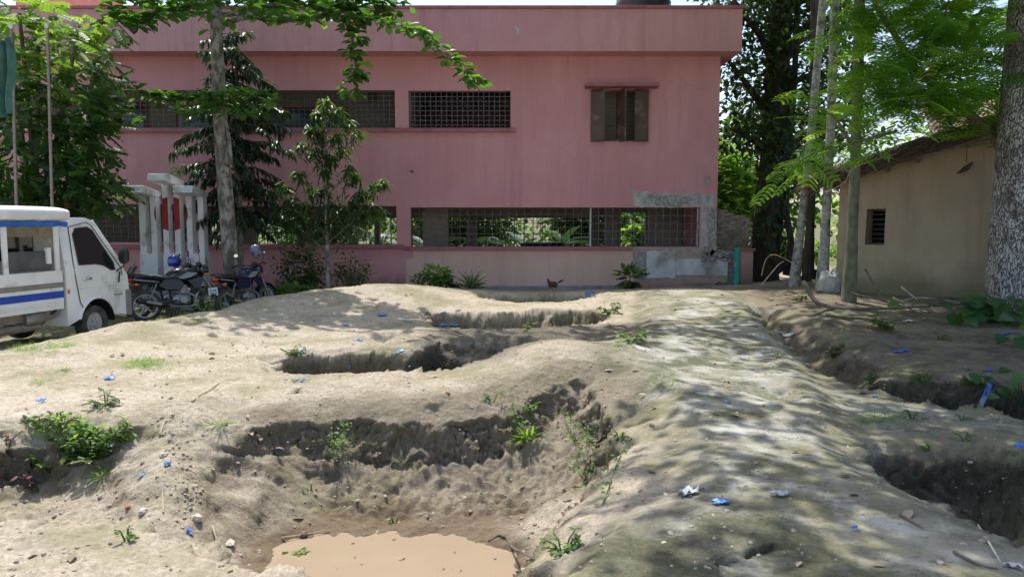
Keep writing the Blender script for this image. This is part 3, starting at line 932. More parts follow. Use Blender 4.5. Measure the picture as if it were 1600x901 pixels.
# grilles: one part per opening
def grille(x0, x1, z0, z1, y, nx, nz, mat, name='grille', r=.008):
    g = MB()
    for k in range(nx + 1):
        x = x0 + (x1 - x0) * k / nx
        g.box(x - r, x + r, y - .004, y + .004, z0 + .002, z1 - .002)
    for k in range(nz + 1):
        z = z0 + .012 + (z1 - z0 - .024) * k / nz
        g.box(x0 + .003, x1 - .003, y + .005, y + .012, z - r, z + r)
    return SB(g, name, mat)
grille(HU[0][0] + .01, HU[0][1] - .01, HU[0][2], HU[0][3], FY + .09, 118, 8, iron, r=.005)
grille(HU[1][0] + .01, HU[1][1] - .01, HU[1][2], HU[1][3], FY + .09, 19, 8, iron, r=.0065)
grille(HL[0][0] + .01, HL[0][1] - .01, HL[0][2], HL[0][3], FY + .09, 62, 7, irondark, r=.007)
grille(HL[1][0] + .01, HL[1][1] - .01, HL[1][2], HL[1][3], FY + .09, 34, 6, irondark, r=.007)
xm = fx(922)
grille(HL[2][0] + .01, xm, HL[2][2], HL[2][3], FY + .09, 22, 6, irondark, r=.007)
grille(xm + .05, HL[2][1] - .01, HL[2][2], HL[2][3], FY + .09, 15, 5, iron, r=.007)
wpm = M('white_post', (.45, .44, .42), (.55, .54, .52), 5, .7)
SB(MB().box(xm + .004, xm + .046, FY + .07, FY + .12, HL[2][2], HL[2][3]), 'window_post', wpm)
SB(MB().box(HL[2][1] - .05, HL[2][1] - .012, FY + .13, FY + .17, HL[2][2], HL[2][3]), 'window_post', wpm)
for u0, u1, z0, z1 in rear_holes:
    gr = MB()
    n = max(2, int((u1 - u0) / .3))
    for k in range(n + 1):
        x = u0 + (u1 - u0) * k / n
        gr.box(x - .012, x + .012, 24.3, 24.32, z0, z1)
    for k in range(4):
        z = z0 + (z1 - z0) * (k + .5) / 4
        gr.box(u0, u1, 24.325, 24.34, z - .008, z + .008)
    SB(gr, 'rear_grille', irondark)

# lower band: peach repaint, plinth strip, missing plaster
def panel(outline_px, y, t, name, mat, step=.12, amp=.02, seed=1, straight=False):
    pts = [(fx(u, FY, v), fz(v)) for u, v in outline_px]
    pts = pts if straight else ragged(pts, step, amp, seed)
    m = MB().prism(pts, y - t, y - .001, lambda a, b, q: (a, q, b))
    return SB(m, name, mat)
panel([(646, 391.5), (989, 391.5), (989, 446), (760, 447), (635, 449), (635, 405), (646, 404)], FY, .004, 'repainted_band', peach, .3, .006, 3)
panel([(735, 447), (1000, 446), (1000, 462), (735, 462)], FY, .05, 'plinth_strip', greyplinth, straight=True)
panel([(978, 297), (1117, 303), (1117, 323.5), (1096, 323.5), (1012, 323.5), (992, 323.5), (988, 304)], FY, .006, 'bare_plaster_patch', barecem, .08, .03, 5)
panel([(1010, 304), (1060, 306), (1085, 312), (1060, 322), (1020, 320)], FY - .006, .018, 'bare_plaster_patch', rubblec, .06, .03, 6)
panel([(1096.5, 324), (1119, 324), (1119, 392), (1108, 404), (1096.5, 386)], FY, .006, 'bare_plaster_patch', barecem, .08, .015, 7)
panel([(1106, 326), (1119, 322), (1119, 392), (1106, 388)], FY - .006, .02, 'bare_plaster_patch', rubblec, .05, .03, 8)
panel([(989.5, 388), (1096, 387), (1135, 392), (1136, 441), (1010, 442), (989.5, 440)], FY, .006, 'bare_plaster_patch', M('earthy_plaster', (.36, .27, .22), (.47, .36, .30), 6, .95, .6, 18), .1, .02, 9)
panel([(1010, 392), (1055, 391), (1055, 434), (1010, 434)], FY - .006, .02, 'cement_render', whitecem, .1, .008, 10)
panel([(1056, 404), (1137, 405), (1136, 431), (1056, 429)], FY - .006, .026, 'cement_render', whitecem, .1, .012, 11)
panel([(991, 390), (1007, 391), (1007, 434), (992, 436)], FY - .006, .015, 'bare_plaster_patch', rubblec, .06, .02, 12)
def rock(c, s, seed, mb=None, n=2):
    """an irregular lump"""
    r = random.Random(seed)
    mb = mb or MB()
    phi = (1 + 5 ** .5) / 2
    vs = [(-1, phi, 0), (1, phi, 0), (-1, -phi, 0), (1, -phi, 0), (0, -1, phi), (0, 1, phi), (0, -1, -phi), (0, 1, -phi), (phi, 0, -1), (phi, 0, 1), (-phi, 0, -1), (-phi, 0, 1)]
    fs = [(0, 11, 5), (0, 5, 1), (0, 1, 7), (0, 7, 10), (0, 10, 11), (1, 5, 9), (5, 11, 4), (11, 10, 2), (10, 7, 6), (7, 1, 8), (3, 9, 4), (3, 4, 2), (3, 2, 6), (3, 6, 8), (3, 8, 9), (4, 9, 5), (2, 4, 11), (6, 2, 10), (8, 6, 7), (9, 8, 1)]
    q = [Vector(v).normalized() * r.uniform(.7, 1.15) for v in vs]
    sc = Vector((s[0], s[1], s[2])) if hasattr(s, '__len__') else Vector((s, s, s * .7))
    rot = Matrix.Rotation(r.uniform(0, 6), 3, 'Z')
    return mb.add([Vector(c) + rot @ Vector((p.x * sc.x, p.y * sc.y, p.z * sc.z)) for p in q], fs)
rb = MB()
for k in range(70):
    u, v = random.uniform(1098, 1140), random.uniform(386, 408)
    if v < 392 and u > 1125: continue
    p = P(u, v, FY - random.uniform(-.06, .12))
    rock(p, random.uniform(.03, .075), k, rb)
SB(rb, 'broken_corner', rubblec)['kind'] = 'stuff'
for (u, v, w_, h_, s_) in ((1105, 281, 3.5, 5, 1),):
    panel([(u - w_, v - h_), (u + w_, v - h_), (u + w_, v + h_), (u - w_, v + h_)], FY, .03, 'plaster_scar', rubblec, .03, .015, s_)
panel([(641, 266), (646, 266), (646, 270), (641, 270)], FY, .05, 'wall_hook', irondark, .05, .01, 4)
panel([(805, 50), (810, 54), (812, 62), (809, 64), (806, 58)], PF, .002, 'flaked_spot', M('flaked_blue', (.35, .45, .47), (.45, .55, .55), 20, .9), .03, .01, 4)

# ------------------------------------------------------------------ broken brick wall at the corner
bw = empty('broken_brick_wall', (fx(1121) + .03, 19.72, 0), 0, 'broken weathered brick wall stub against the right corner of the pink building', 'brick wall')
bx0, bx1 = fx(1121) + .03, fx(1177)
zb0, zb1 = fz(440), 0
bl, bh = .215, .078
base_brick = MB().box(0, bl - .014, 0, .12, 0, bh - .012)
variants = []
for k in range(5):
    m_ = MB().box(0, bl - .014, 0, .12, 0, bh - .012).jitter(.007, k)
    me = bpy.data.meshes.new('brick')
    me.from_pydata(m_.v, [], m_.f); me.materials.append(brickm)
    variants.append(me)
rows = int((fz(325) - fz(392)) / bh)
z_lo = fz(392)
for r_ in range(rows + 1):
    z = z_lo + r_ * bh
    off = (r_ % 2) * bl * .5
    x = -off
    while x < bx1 - bx0:
        xc = x + bx0 + bl / 2
        frac = (xc - bx0) / (bx1 - bx0)
        top = fz(325) + (fz(342) - fz(325)) * frac
        if 0 <= x + .05 and x + bl - .04 < bx1 - bx0 + .05 and z + bh < top + .03:
            o = mesh_obj('brick', random.choice(variants), bw)
            o.location = (x + random.uniform(-.006, .006), random.uniform(-.028, .022), z)
            o.rotation_euler = (random.uniform(-.02, .02), random.uniform(-.025, .025), random.uniform(-.04, .04))
        x += bl
pts = [(0.01, z_lo), (bx1 - bx0 - .04, z_lo), (bx1 - bx0 - .06, fz(345)), (.01, fz(328))]
MB().prism(pts, .022, .20, lambda a, b, t: (a, t, b)).build('mortar_bed', mortar, bw)
cap = MB()
for k in range(16):
    f = k / 15
    rock((f * (bx1 - bx0 - .05), .06 + random.uniform(-.03, .05), fz(326) + (fz(343) - fz(326)) * f + .0), (.07, .06, .03), 40 + k, cap)
cap.build('ragged_top', mortar, bw)['kind'] = 'stuff'
lowb = MB().box(0, fx(1158) - bx0, .01, .2, -.3, z_lo - .003)
lowb.build('lower_core', rubblec, bw)
pil = empty('plastered_pillar', (fx(1168), 19.6, 0), 0, 'short pink plastered pillar under the broken brick wall', 'pillar')
MB().box(fx(1157) - fx(1168), fx(1178) - fx(1168), -.1, .18, -.3, fz(392)).build('shaft', wall_material('pillar_paint', (.48, .27, .24), (.55, .33, .29), (.36, .22, .19), (.13, .12, .09), .0, 1.0, False), pil, bevel=.01)
MB().box(fx(1155) - fx(1168), fx(1181) - fx(1168), -.14, .2, fz(392) + .002, fz(388)).build('cap', pinkdark, pil, bevel=.01)
tp = MB().box(fx(1147.5), fx(1155), 19.42, 19.47, Hz(fx(1151), 19.45) - .2, fz(386.5)).build('teal_post', tealm, bevel=.006)
tag(tp, 'flat post with peeling turquoise paint in front of the broken brick wall', 'post')
# water tank
tk = empty('water_tank', (P(1005, 5, 22.2).x, 22.2, ZTOP + .13), 0, 'black plastic water tank on the flat roof of the pink building', 'water tank')
prof = [(0, .0), (.76, .0), (.78, .05)]
for k in range(6):
    z = .2 + k * .33
    prof += [(.78, z), (.80, z + .03), (.80, z + .09), (.78, z + .12)]
prof += [(.78, 2.1), (.7, 2.28), (.3, 2.5), (.3, 2.56), (0, 2.56)]
MB().lathe(prof, 40).build('tank_body', tankm, tk, smooth=True)
MB().lathe([(0, 2.57), (.34, 2.57), (.34, 2.66), (0, 2.68)], 24).build('lid', tankcap, tk, smooth=True)
# furniture dimly seen inside the ground floor
for i, u in enumerate((838, 856)):
    d_ = empty('school_desk', (fx(u, 22), 21.6 + .5 * i, .06), .2 * i, ['dark bench desk inside the ground floor, nearer one', 'dark bench desk inside the ground floor, farther one'][i], 'desk', 'desks inside the ground floor')
    dm = M('dark_wood', (.03, .024, .03), (.05, .04, .045), 6, .6) if 'dark_wood' not in MATS else MATS['dark_wood']
    MB().box(-.45, .45, -.2, .2, .95, .99).build('desk_top', dm, d_)
    MB().box(-.44, .44, .16, .19, .3, .949).build('back_board', dm, d_)
    for sx in (-1, 1):
        MB().box(sx * .4 - .03, sx * .4 + .03, -.15, .15, 0, .948).build('leg', dm, d_)
# ------------------------------------------------------------------ mud hut on the right
mud = wall_material('mud_wall', (.41, .318, .215), (.48, .38, .265), (.29, .22, .148), (.17, .16, .085), .3, .75, False)
thatchm = M('old_thatch', (.07, .052, .038), (.20, .155, .11), 22, .95, .5, 40, stretch=(1, 1, 1))
woodm = M('grey_wood', (.16, .13, .10), (.26, .22, .18), 10, .85, .4, 30)
slatm = M('dark_slat', (.05, .06, .055), (.08, .09, .085), 10, .8)
rustm = M('rusted_tin', (.34, .15, .10), (.46, .26, .19), 3, .7, .1, 10, c3=(.30, .27, .25), c3scale=1.4)
hutA = Vector((PZ(1306, 452, .17).x, PZ(1306, 452, .17).y, 0))
hs = Vector((.80, -.60, 0)).normalized()       # along the gable wall, to the right
hb = Vector((.60, .80, 0)).normalized()        # into the hut
hut = empty('mud_hut', hutA, math.atan2(hs.y, hs.x), 'tan mud walled hut with thatched roof and small barred window', 'hut')
ZB, ZE, SL = -.1, 2.52, .30
def gz(s): return ZE + SL * min(s, 7.0 - s)
def mudwall():
    # window hole in the s-z plane
    ws0, ws1, wz0, wz1 = .56, .93, 1.16, 1.92
    xs = np.unique(np.concatenate([np.linspace(0, 7.0, 60), [ws0, ws1]]))
    fr = np.unique(np.concatenate([np.linspace(0, 1, 34)]))
    vs, fs, key = [], [], {}
    def vert(s, z):
        k = (round(s, 4), round(z, 4))
        if k not in key:
            bul = float(perlin2(s * 1.1, z * 1.1, 4.4)) * .035 + float(perlin2(s * 3.5, z * 3.5, 8.4)) * .012
            foot = .09 * max(0., min(1., (.62 - z) / .12)) + .05 * max(0, .6 - z)
            key[k] = len(vs)
            vs.append((s, bul - foot - .06 * (2.5 - z) / 2.5, z))
        return key[k]
    zl = sorted(set([round(x, 4) for x in np.linspace(ZB, ZE, 32)] + [wz0, wz1]))
    for i in range(len(xs) - 1):
        a, b = xs[i], xs[i + 1]
        for j in range(len(zl) - 1):
            if a >= ws0 - 1e-6 and b <= ws1 + 1e-6 and zl[j] >= wz0 - 1e-6 and zl[j + 1] <= wz1 + 1e-6: continue
            fs.append((vert(a, zl[j]), vert(b, zl[j]), vert(b, zl[j + 1]), vert(a, zl[j + 1])))
        fs.append((vert(a, ZE), vert(b, ZE), vert(b, gz(b)), vert(a, gz(a))))
    me = bpy.data.meshes.new('gable_wall')
    me.from_pydata(vs, [], fs); me.shade_smooth(); me.materials.append(mud)
    mesh_obj('gable_wall', me, hut)
    wn_ = MB()
    d = .55
    wn_.add([(ws0, .01, wz0), (ws1, .01, wz0), (ws1, .01, wz1), (ws0, .01, wz1), (ws0, d, wz0), (ws1, d, wz0), (ws1, d, wz1), (ws0, d, wz1)],
            [(0, 1, 5, 4), (1, 2, 6, 5), (2, 3, 7, 6), (3, 0, 4, 7)])
    win = wn_.build('window', mud, hut)
    fr_ = MB().box(ws0, ws0 + .04, .40, .44, wz0, wz1).box(ws1 - .04, ws1, .40, .44, wz0, wz1).box(ws0 + .041, ws1 - .041, .40, .44, wz0, wz0 + .04).box(ws0 + .041, ws1 - .041, .40, .44, wz1 - .04, wz1)
    fr_.build('frame', woodm, win)
    for k in range(6):
        z = wz0 + .1 + k * .105
        MB().box(ws0 + .042, ws1 - .042, .41, .43, z, z + .04).build('slat', slatm, win)
    MB().box(0.05, 6.95, .8, .82, .1, 2.5).build('shade_backing', M('shade_backing', (.02, .018, .015), (.03, .026, .02), 4, .9), hut)  # near-black sheet paints the unlit inside of the hut behind the window
mudwall()
MB().box(0, .3, .01, 5, ZB, ZE).box(6.7, 7, .01, 5, ZB, ZE).box(.301, 6.699, 4.7, 5, ZB, ZE).build('rear_walls', mud, hut)
# roof: two slopes of thatch slab with a shaggy edge
def roof_pt(s, t, h=0): return Vector((s, t, gz(s) + .06 + h))
rf = MB()
for s0, s1 in ((-.42, 3.5), (3.5, 7.42)):
    vs = []
    for h in (-.02, .20):
        for s, t in ((s0, -.5), (s1, -.5), (s1, 5.4), (s0, 5.4)): vs.append(roof_pt(s, t, h))
    rf.add(vs, [(3, 2, 1, 0), (4, 5, 6, 7), (0, 1, 5, 4), (1, 2, 6, 5), (2, 3, 7, 6), (3, 0, 4, 7)])
roof = rf.build('roof', thatchm, hut)
sh = MB()
for k in range(1700):
    s = random.uniform(-.42, 4.6)
    edge = random.random() < .75
    t = random.uniform(-.62, -.40) if edge else random.uniform(-.5, 2.0)
    h = random.uniform(-.10, .24) if edge else .22
    p = roof_pt(s, t, h)
    L = random.uniform(.15, .55)
    d = Vector((-1, random.uniform(-.25, .12), -SL + random.uniform(-.25, .1))).normalized()
    if s < -.2: d.z -= .35
    sh.tube([p, p + d * L * .5, p + d * L + Vector((0, 0, -.04 * random.random()))], [.009, .008, .003], 3, False)
o = sh.build('thatch_straw', thatchm, roof); o['kind'] = 'stuff'
for k in range(7):
    t = -.46 + random.uniform(-.08, .05)
    a, b = roof_pt(-.8 + .3 * random.random(), t, .02 + .02 * k), roof_pt(2.5 + random.random() * 2, t - .04, .0 + .025 * k)
    MB().tube([a, a.lerp(b, .5) + Vector((0, 0, -.03)), b], [.018, .02, .014], 6).build('roof_pole', woodm, roof)
for s in (.25, .95, 1.5, 2.35, 3.3):
    MB().tube([(s, -.32 - .1 * random.random(), gz(s) - .08), (s, .25, gz(s) - .1)], [.035, .04], 7).build('beam_end', woodm, hut)
MB().tube([(2.35, -.18, gz(2.35) - .1), (2.36, -.2, gz(2.3) - .42)], .006, 4).loft([((2.2, -.2, gz(2.3) - .62), .01, .01), ((2.3, -.2, gz(2.3) - .56), .04, .05), ((2.4, -.2, gz(2.3) - .5), .05, .07), ((2.47, -.2, gz(2.3) - .42), .02, .03)], 8).build('hanging_bundle', M('dark_rag', (.05, .04, .035), (.10, .085, .07), 12, .9), hut)
# corrugated tin roof of the shed behind
shed = empty('tin_shed', (13.6, 19.4, 0), R(-14), 'rusted corrugated tin roof of a shed behind the mud hut', 'shed')
sv, sf = [], []
nx_ = 120
for j, (yy, zz) in enumerate(((-1.2, 3.55), (1.4, 5.2))):
    for i in range(nx_ + 1):
        x = -2.6 + 6.2 * i / nx_
        sv.append((x, yy, zz + .022 * math.sin(i * 1.6)))
for i in range(nx_): sf.append((i, i + 1, nx_ + 2 + i, nx_ + 1 + i))
me = bpy.data.meshes.new('tin_roof'); me.from_pydata(sv, [], sf); me.materials.append(rustm)
mesh_obj('tin_roof', me, shed)
MB().box(-2.4, 3.4, -1.0, 3.4, -.1, 3.45).build('shed_wall', mud, shed)

# ------------------------------------------------------------------ white pillared monument with a red sun
whitep = M('white_limewash', (.74, .76, .78), (.84, .85, .86), 3, .85, .2, 16, c3=(.30, .27, .22), c3scale=2.6, c3lo=.54, c3hi=.72)
greyside = M('weathered_cement', (.22, .21, .20), (.40, .39, .37), 3, .9, .3, 12)
redp = M('red_paint', (.30, .018, .03), (.38, .03, .045), 4, .7)
MY = 16.8
mx = P(268, 400, MY).x
mon = empty('martyr_monument', (mx, MY, Hz(mx, MY)), 0, 'white pillared memorial with a painted red circle and slanted tops', 'monument')
mz0 = Hz(mx, MY)
def mX(u): return P(u, 340, MY).x - mx
def mZ(v): return P(268, v, MY).z - mz0
ccx, ccz, cr_ = mX(267.5), mZ(334), (mX(294) - mX(241)) / 2
for (c1, c2, top) in (((217, 227), (235, 244), 307), ((254, 263), (272, 281), 289), ((291, 300), (309, 318), 307)):
    for ca, cb in (c1, c2):
        x0, x1 = mX(ca), mX(cb)
        pl = MB().box(x0, x1, 0, .22, mZ(398), mZ(top)).build('pillar', whitep, mon, bevel=.008)
        # painted circle where it crosses this pillar
        xa, xb = max(x0, ccx - cr_), min(x1, ccx + cr_)
        if xb - xa > .02:
            top_, bot_ = [], []
            for k in range(9):
                x = xa + (xb - xa) * k / 8
                h = math.sqrt(max(0, cr_ ** 2 - (x - ccx) ** 2))
                top_.append((x, ccz + h)); bot_.append((x, ccz - h))
            MB().prism(bot_ + top_[::-1], -.004, -.001, lambda a, b, t: (a, t, b)).build('red_sun_segment', redp, pl)
    xa, xb = mX(c1[0]), mX(c2[1])
    MB().box(xa - .01, xb + .01, -.03, .26, -.2, mZ(396)).build('pedestal', whitep, mon, bevel=.01)
    # slanted roof plate leaning forward
    zt = mZ(top)
    prf = [(.26, zt + .0), (.26, zt + .10), (-.55, zt + .22), (-.62, zt + .06), (-.03, zt + .0)]
    MB().prism(prf, xa - .02, xb + .02, lambda a, b, t: (t, a, b)).build('roof_plate', whitep, mon, bevel=.008)
MB().box(mX(205), mX(328), -.5, .7, -.25, .12).build('platform', greyside, mon, bevel=.015)

# ------------------------------------------------------------------ flag poles and flag
polem = M('pole_paint', (.22, .16, .14), (.33, .25, .22), 8, .5, 0, None, .4)
ballm = M('pole_ball', (.6, .58, .55), None, rough=.3, metal=.6)
def flagpole(u0, v0, u1, v1, Y, label):
    a = P(u0, v0, Y); t = P(u1, v1, Y)
    base = Vector((a.x, Y, Hz(a.x, Y) - .05))
    e = empty('flagpole', base, 0, label, 'flagpole', 'flag poles in front of the school')
    MB().tube([(0, 0, 0), t - base], [.032, .024], 10).build('pole', polem, e, smooth=True)
    MB().lathe([(0, -.05), (.03, -.045), (.045, 0), (.03, .045), (0, .05)], 12, Matrix.Translation(t - base + Vector((0, 0, .04)))).build('finial', ballm, e, smooth=True)
    return t
t1 = flagpole(24, 380, 18, 45, 13.4, 'thin flagpole carrying the green flag behind the white van')
flagpole(80, 380, 74, 44, 13.6, 'bare thin flagpole right of the green flag behind the van')
fl = []
nf, mf = 26, 12
for i in range(nf + 1):
    for j in range(mf + 1):
        f, w = i / nf, j / mf
        wd = .16 + .16 * math.sin(min(1, f * 1.4) * 1.6)
        z = t1.z - .12 - f * 1.35 - w * .12
        fl.append((t1.x + .02 - w * wd * .9 + .05 * math.sin(f * 5), t1.y - .05 + .09 * math.sin(w * 11 + f * 2.2) * (.5 + w), z))
ff = [(i * (mf + 1) + j, i * (mf + 1) + j + 1, (i + 1) * (mf + 1) + j + 1, (i + 1) * (mf + 1) + j) for i in range(nf) for j in range(mf)]
fm = MB().add(fl, ff).build('flag', M('flag_green', (.05, .14, .11), (.08, .19, .15), 6, .8), None, smooth=True)
tag(fm, 'limp dark green flag hanging from the left flagpole', 'flag')
# ------------------------------------------------------------------ leaves and trees
def blade(ws, L=1.0, droop=.15, fold=.12, y0=0.0):
    """a leaf along +x with half-widths ws at even stations, folded along the midrib; returns verts, tris"""
    n = len(ws)
    vs = [(0, 0, 0)]
    for i, w in enumerate(ws):
        t = (i + 1) / (n + 1)
        z = -droop * t * t * L
        vs += [(t * L, 0, z), (t * L, w, z + fold * w), (t * L, -w, z + fold * w)]
    vs.append((L, 0, -droop * L))
    tr = [(0, 1, 2), (0, 3, 1)]
    for i in range(n - 1):
        a, b = 1 + 3 * i, 4 + 3 * i
        tr += [(a, b, b + 1), (a, b + 1, a + 1), (a, a + 2, b + 2), (a, b + 2, b)]
    a, e = 1 + 3 * (n - 1), len(vs) - 1
    tr += [(a, e, a + 1), (a, a + 2, e)]
    return np.array(vs, float), np.array(tr, int)

def combine(parts):
    vs, ts, b = [], [], 0
    for v, t in parts:
        vs.append(v); ts.append(t + b); b += len(v)
    return np.concatenate(vs), np.concatenate(ts)

def placed(tm, origin, d, up=(0, 0, 1), s=1.0):
    v, t = tm
    f, sd, u = frame_of(Vector(d), Vector(up))
    B = np.array([f, sd, u])
    return v * s @ B + np.array(origin), t

OBOV = blade([.10, .19, .26, .25], 1, .18, .35)
LANCE = blade([.085, .10, .065], 1, .35, .3)
MASTL = blade([.10, .125, .08], 1, .4, .25)
OVAL = blade([.2, .27, .2], 1, .2, .25)
SMALL = blade([.28], 1, .1, .3)
OVAL2 = blade([.24, .26], 1, .2, .25)
HEART = blade([.36, .42, .34, .18], 1, .22, .18)
STRAP = blade([.045, .05, .04, .025], 1, .25, .5)
GRASS = blade([.022, .016], 1, .35, .3)

def pinnate(pairs=4, ll=.34, lw=.14, spread=60, droop=.12):
    parts = []
    lf = blade([lw / ll * .9, lw / ll], 1, .15, .2)
    for i in range(pairs):
        x = .22 + .72 * i / pairs
        z = -droop * x * x
        for s in (-1, 1):
            a = R(spread) * s
            parts.append(placed(lf, (x, 0, z), (math.cos(a), math.sin(a), -.25), (0, 0, 1), ll))
    parts.append(placed(lf, (.94, 0, -droop * .88), (1, 0, -.3), (0, 0, 1), ll))
    parts.append((np.array([(0, .008, 0), (0, -.008, 0), (.95, 0, -droop * .9)]), np.array([(0, 1, 2)])))
    return combine(parts)
PINN = pinnate(5, .27, .10)
PINN5 = pinnate(5, .3, .11)

def feather(npin=7, nleaf=8):
    """bipinnate frond"""
    vs, ts = [], []
    def tri(a, b, c):
        k = len(vs); vs.extend([a, b, c]); ts.append((k, k + 1, k + 2))
    tri((0, .006, 0), (0, -.006, 0), (1, 0, -.18))
    for i in range(npin):
        x = .15 + .8 * i / (npin - 1)
        z = -.18 * x * x
        PL = .36 * (math.sin(math.pi * (.22 + .68 * i / npin)) ** .8)
        for s in (-1, 1):
            a = R(62 - 14 * i / npin)
            dx, dy = math.cos(a), math.sin(a) * s
            tri((x, 0, z), (x + .012, 0, z), (x + dx * PL, dy * PL, z - .22 * PL))
            for j in range(nleaf):
                q = (j + .7) / nleaf
                px, py, pz = x + dx * PL * q, dy * PL * q, z - .22 * PL * q * q
                lw = .088 * (1 - .35 * q)
                for s2 in (-1, 1):
                    a2 = math.atan2(dy, dx) + s2 * R(68)
                    ex, ey = px + math.cos(a2) * lw, py + math.sin(a2) * lw
                    ox, oy = dx * .042, dy * .042
                    tri((px - ox * .5, py - oy * .5, pz), (px + ox, py + oy, pz), (ex + ox * .6, ey + oy * .6, pz - .01))
    return np.array(vs), np.array(ts)
FEATHER = feather(6, 7)

def unit(a):
    return a / (np.linalg.norm(a, axis=-1, keepdims=True) + 1e-9)

def rand_dirs(n, zlo=-.3, zhi=.5):
    a = rng.uniform(0, 2 * np.pi, n)
    z = rng.uniform(zlo, zhi, n)
    r = np.sqrt(np.maximum(0, 1 - z * z))
    return np.stack([r * np.cos(a), r * np.sin(a), z], -1)

class Leaves:
    def __init__(s): s.v, s.t, s.r, s.n = [], [], [], 0
    def put(s, tm, pos, fwd, scale, up=None, rnd=None):
        tv, tt = tm
        pos = np.atleast_2d(np.asarray(pos, float)); N = len(pos)
        if N == 0: return s
        fwd = unit(np.atleast_2d(np.asarray(fwd, float)) * np.ones((N, 1)))
        up = np.array([0, 0, 1.0]) * np.ones((N, 1)) if up is None else np.atleast_2d(np.asarray(up, float)) * np.ones((N, 1))
        up = up + rng.normal(0, .25, (N, 3))
        sd = unit(np.cross(up, fwd))
        u = np.cross(fwd, sd)
        sc = np.broadcast_to(np.asarray(scale, float), (N,))
        V = (tv[None, :, 0, None] * fwd[:, None] + tv[None, :, 1, None] * sd[:, None] + tv[None, :, 2, None] * u[:, None]) * sc[:, None, None] + pos[:, None]
        s.v.append(V.reshape(-1, 3))
        off = s.n + np.arange(N)[:, None, None] * len(tv)
        s.t.append((tt[None] + off).reshape(-1, 3))
        rn = rng.uniform(0, 1, N) if rnd is None else np.clip(np.broadcast_to(np.asarray(rnd, float), (N,)) + rng.normal(0, .12, N), 0, 1)
        s.r.append(np.repeat(rn, len(tv)))
        s.n += N * len(tv)
        return s
    def build(s, name, mat, parent=None, stuff=True):
        me = array_mesh(name, np.concatenate(s.v), np.concatenate(s.t), mat, np.concatenate(s.r))
        o = mesh_obj(name, me, parent)
        if parent is not None:
            o.matrix_parent_inverse = Matrix.Identity(4)
            o.location = -parent.location
        if stuff: o['kind'] = 'stuff'
        return o

L_term = leafmat('almond_leaf', (.035, .085, .022), (.06, .14, .032), (.12, .22, .045), .45, .38)
L_mast = leafmat('mast_leaf', (.012, .034, .014), (.020, .052, .020), (.045, .10, .028), .25, .35)
L_mango = leafmat('mango_leaf', (.03, .065, .02), (.055, .11, .028), (.14, .20, .04), .4, .4)
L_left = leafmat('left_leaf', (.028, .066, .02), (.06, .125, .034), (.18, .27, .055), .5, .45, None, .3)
L_dark = leafmat('dark_leaf', (.018, .04, .014), (.032, .064, .022), (.07, .115, .035), .34, .35)
L_feather = leafmat('feather_leaf', (.075, .18, .045), (.12, .26, .06), (.20, .35, .08), .62, .5, (3.4, 2.7, 1.0))
L_bright = leafmat('bright_leaf', (.10, .18, .05), (.15, .25, .06), (.25, .35, .10), .55, .45)
L_weed = leafmat('weed_leaf', (.08, .15, .045), (.13, .23, .06), (.24, .33, .10), .45, .55)
L_heart = leafmat('heart_leaf', (.035, .10, .03), (.055, .14, .04), (.10, .20, .055), .4, .4)
L_banana = leafmat('banana_leaf', (.018, .048, .028), (.03, .07, .036), (.055, .11, .055), .2, .35)
L_agave = leafmat('agave_leaf', (.05, .10, .05), (.07, .13, .06), (.30, .33, .20), .15, .4)
L_straw = leafmat('dry_leaf', (.17, .115, .07), (.27, .20, .13), (.42, .34, .24), .1, .8, (1, .9, .7))
L_purple = leafmat('purple_leaf', (.10, .03, .07), (.16, .05, .10), (.22, .09, .12), .3, .5, (1.4, .9, 1.1))
L_pale = leafmat('pale_leaf', (.28, .36, .20), (.36, .45, .26), (.48, .55, .35), .35, .5, (1.2, 1.3, .9))

bark_pale = M('pale_mottled_bark', (.12, .10, .08), (.33, .31, .27), 9, .9, .7, 26, lo=.42, hi=.6, stretch=(1, 1, .6), c3=(.10, .085, .06), c3scale=3, geo=True)
bark_dark = M('dark_bark', (.035, .028, .022), (.085, .068, .052), 8, .95, .8, 18, stretch=(1, 1, .25), geo=True)
bark_palm = M('palm_bark', (.25, .245, .22), (.47, .47, .43), 14, .9, .4, 24, c3=(.12, .14, .09), c3scale=5, c3lo=.5, c3hi=.62, geo=True)
bark_green = M('green_pole_bark', (.10, .105, .06), (.19, .185, .115), 12, .85, .4, 24, stretch=(1, 1, .5), geo=True)
bark_twig = M('twig_bark', (.10, .08, .06), (.20, .165, .125), 15, .9, .3, 30, geo=True)
bark_feather = M('brown_limb_bark', (.13, .10, .07), (.22, .175, .125), 15, .9, .3, 30, geo=True)

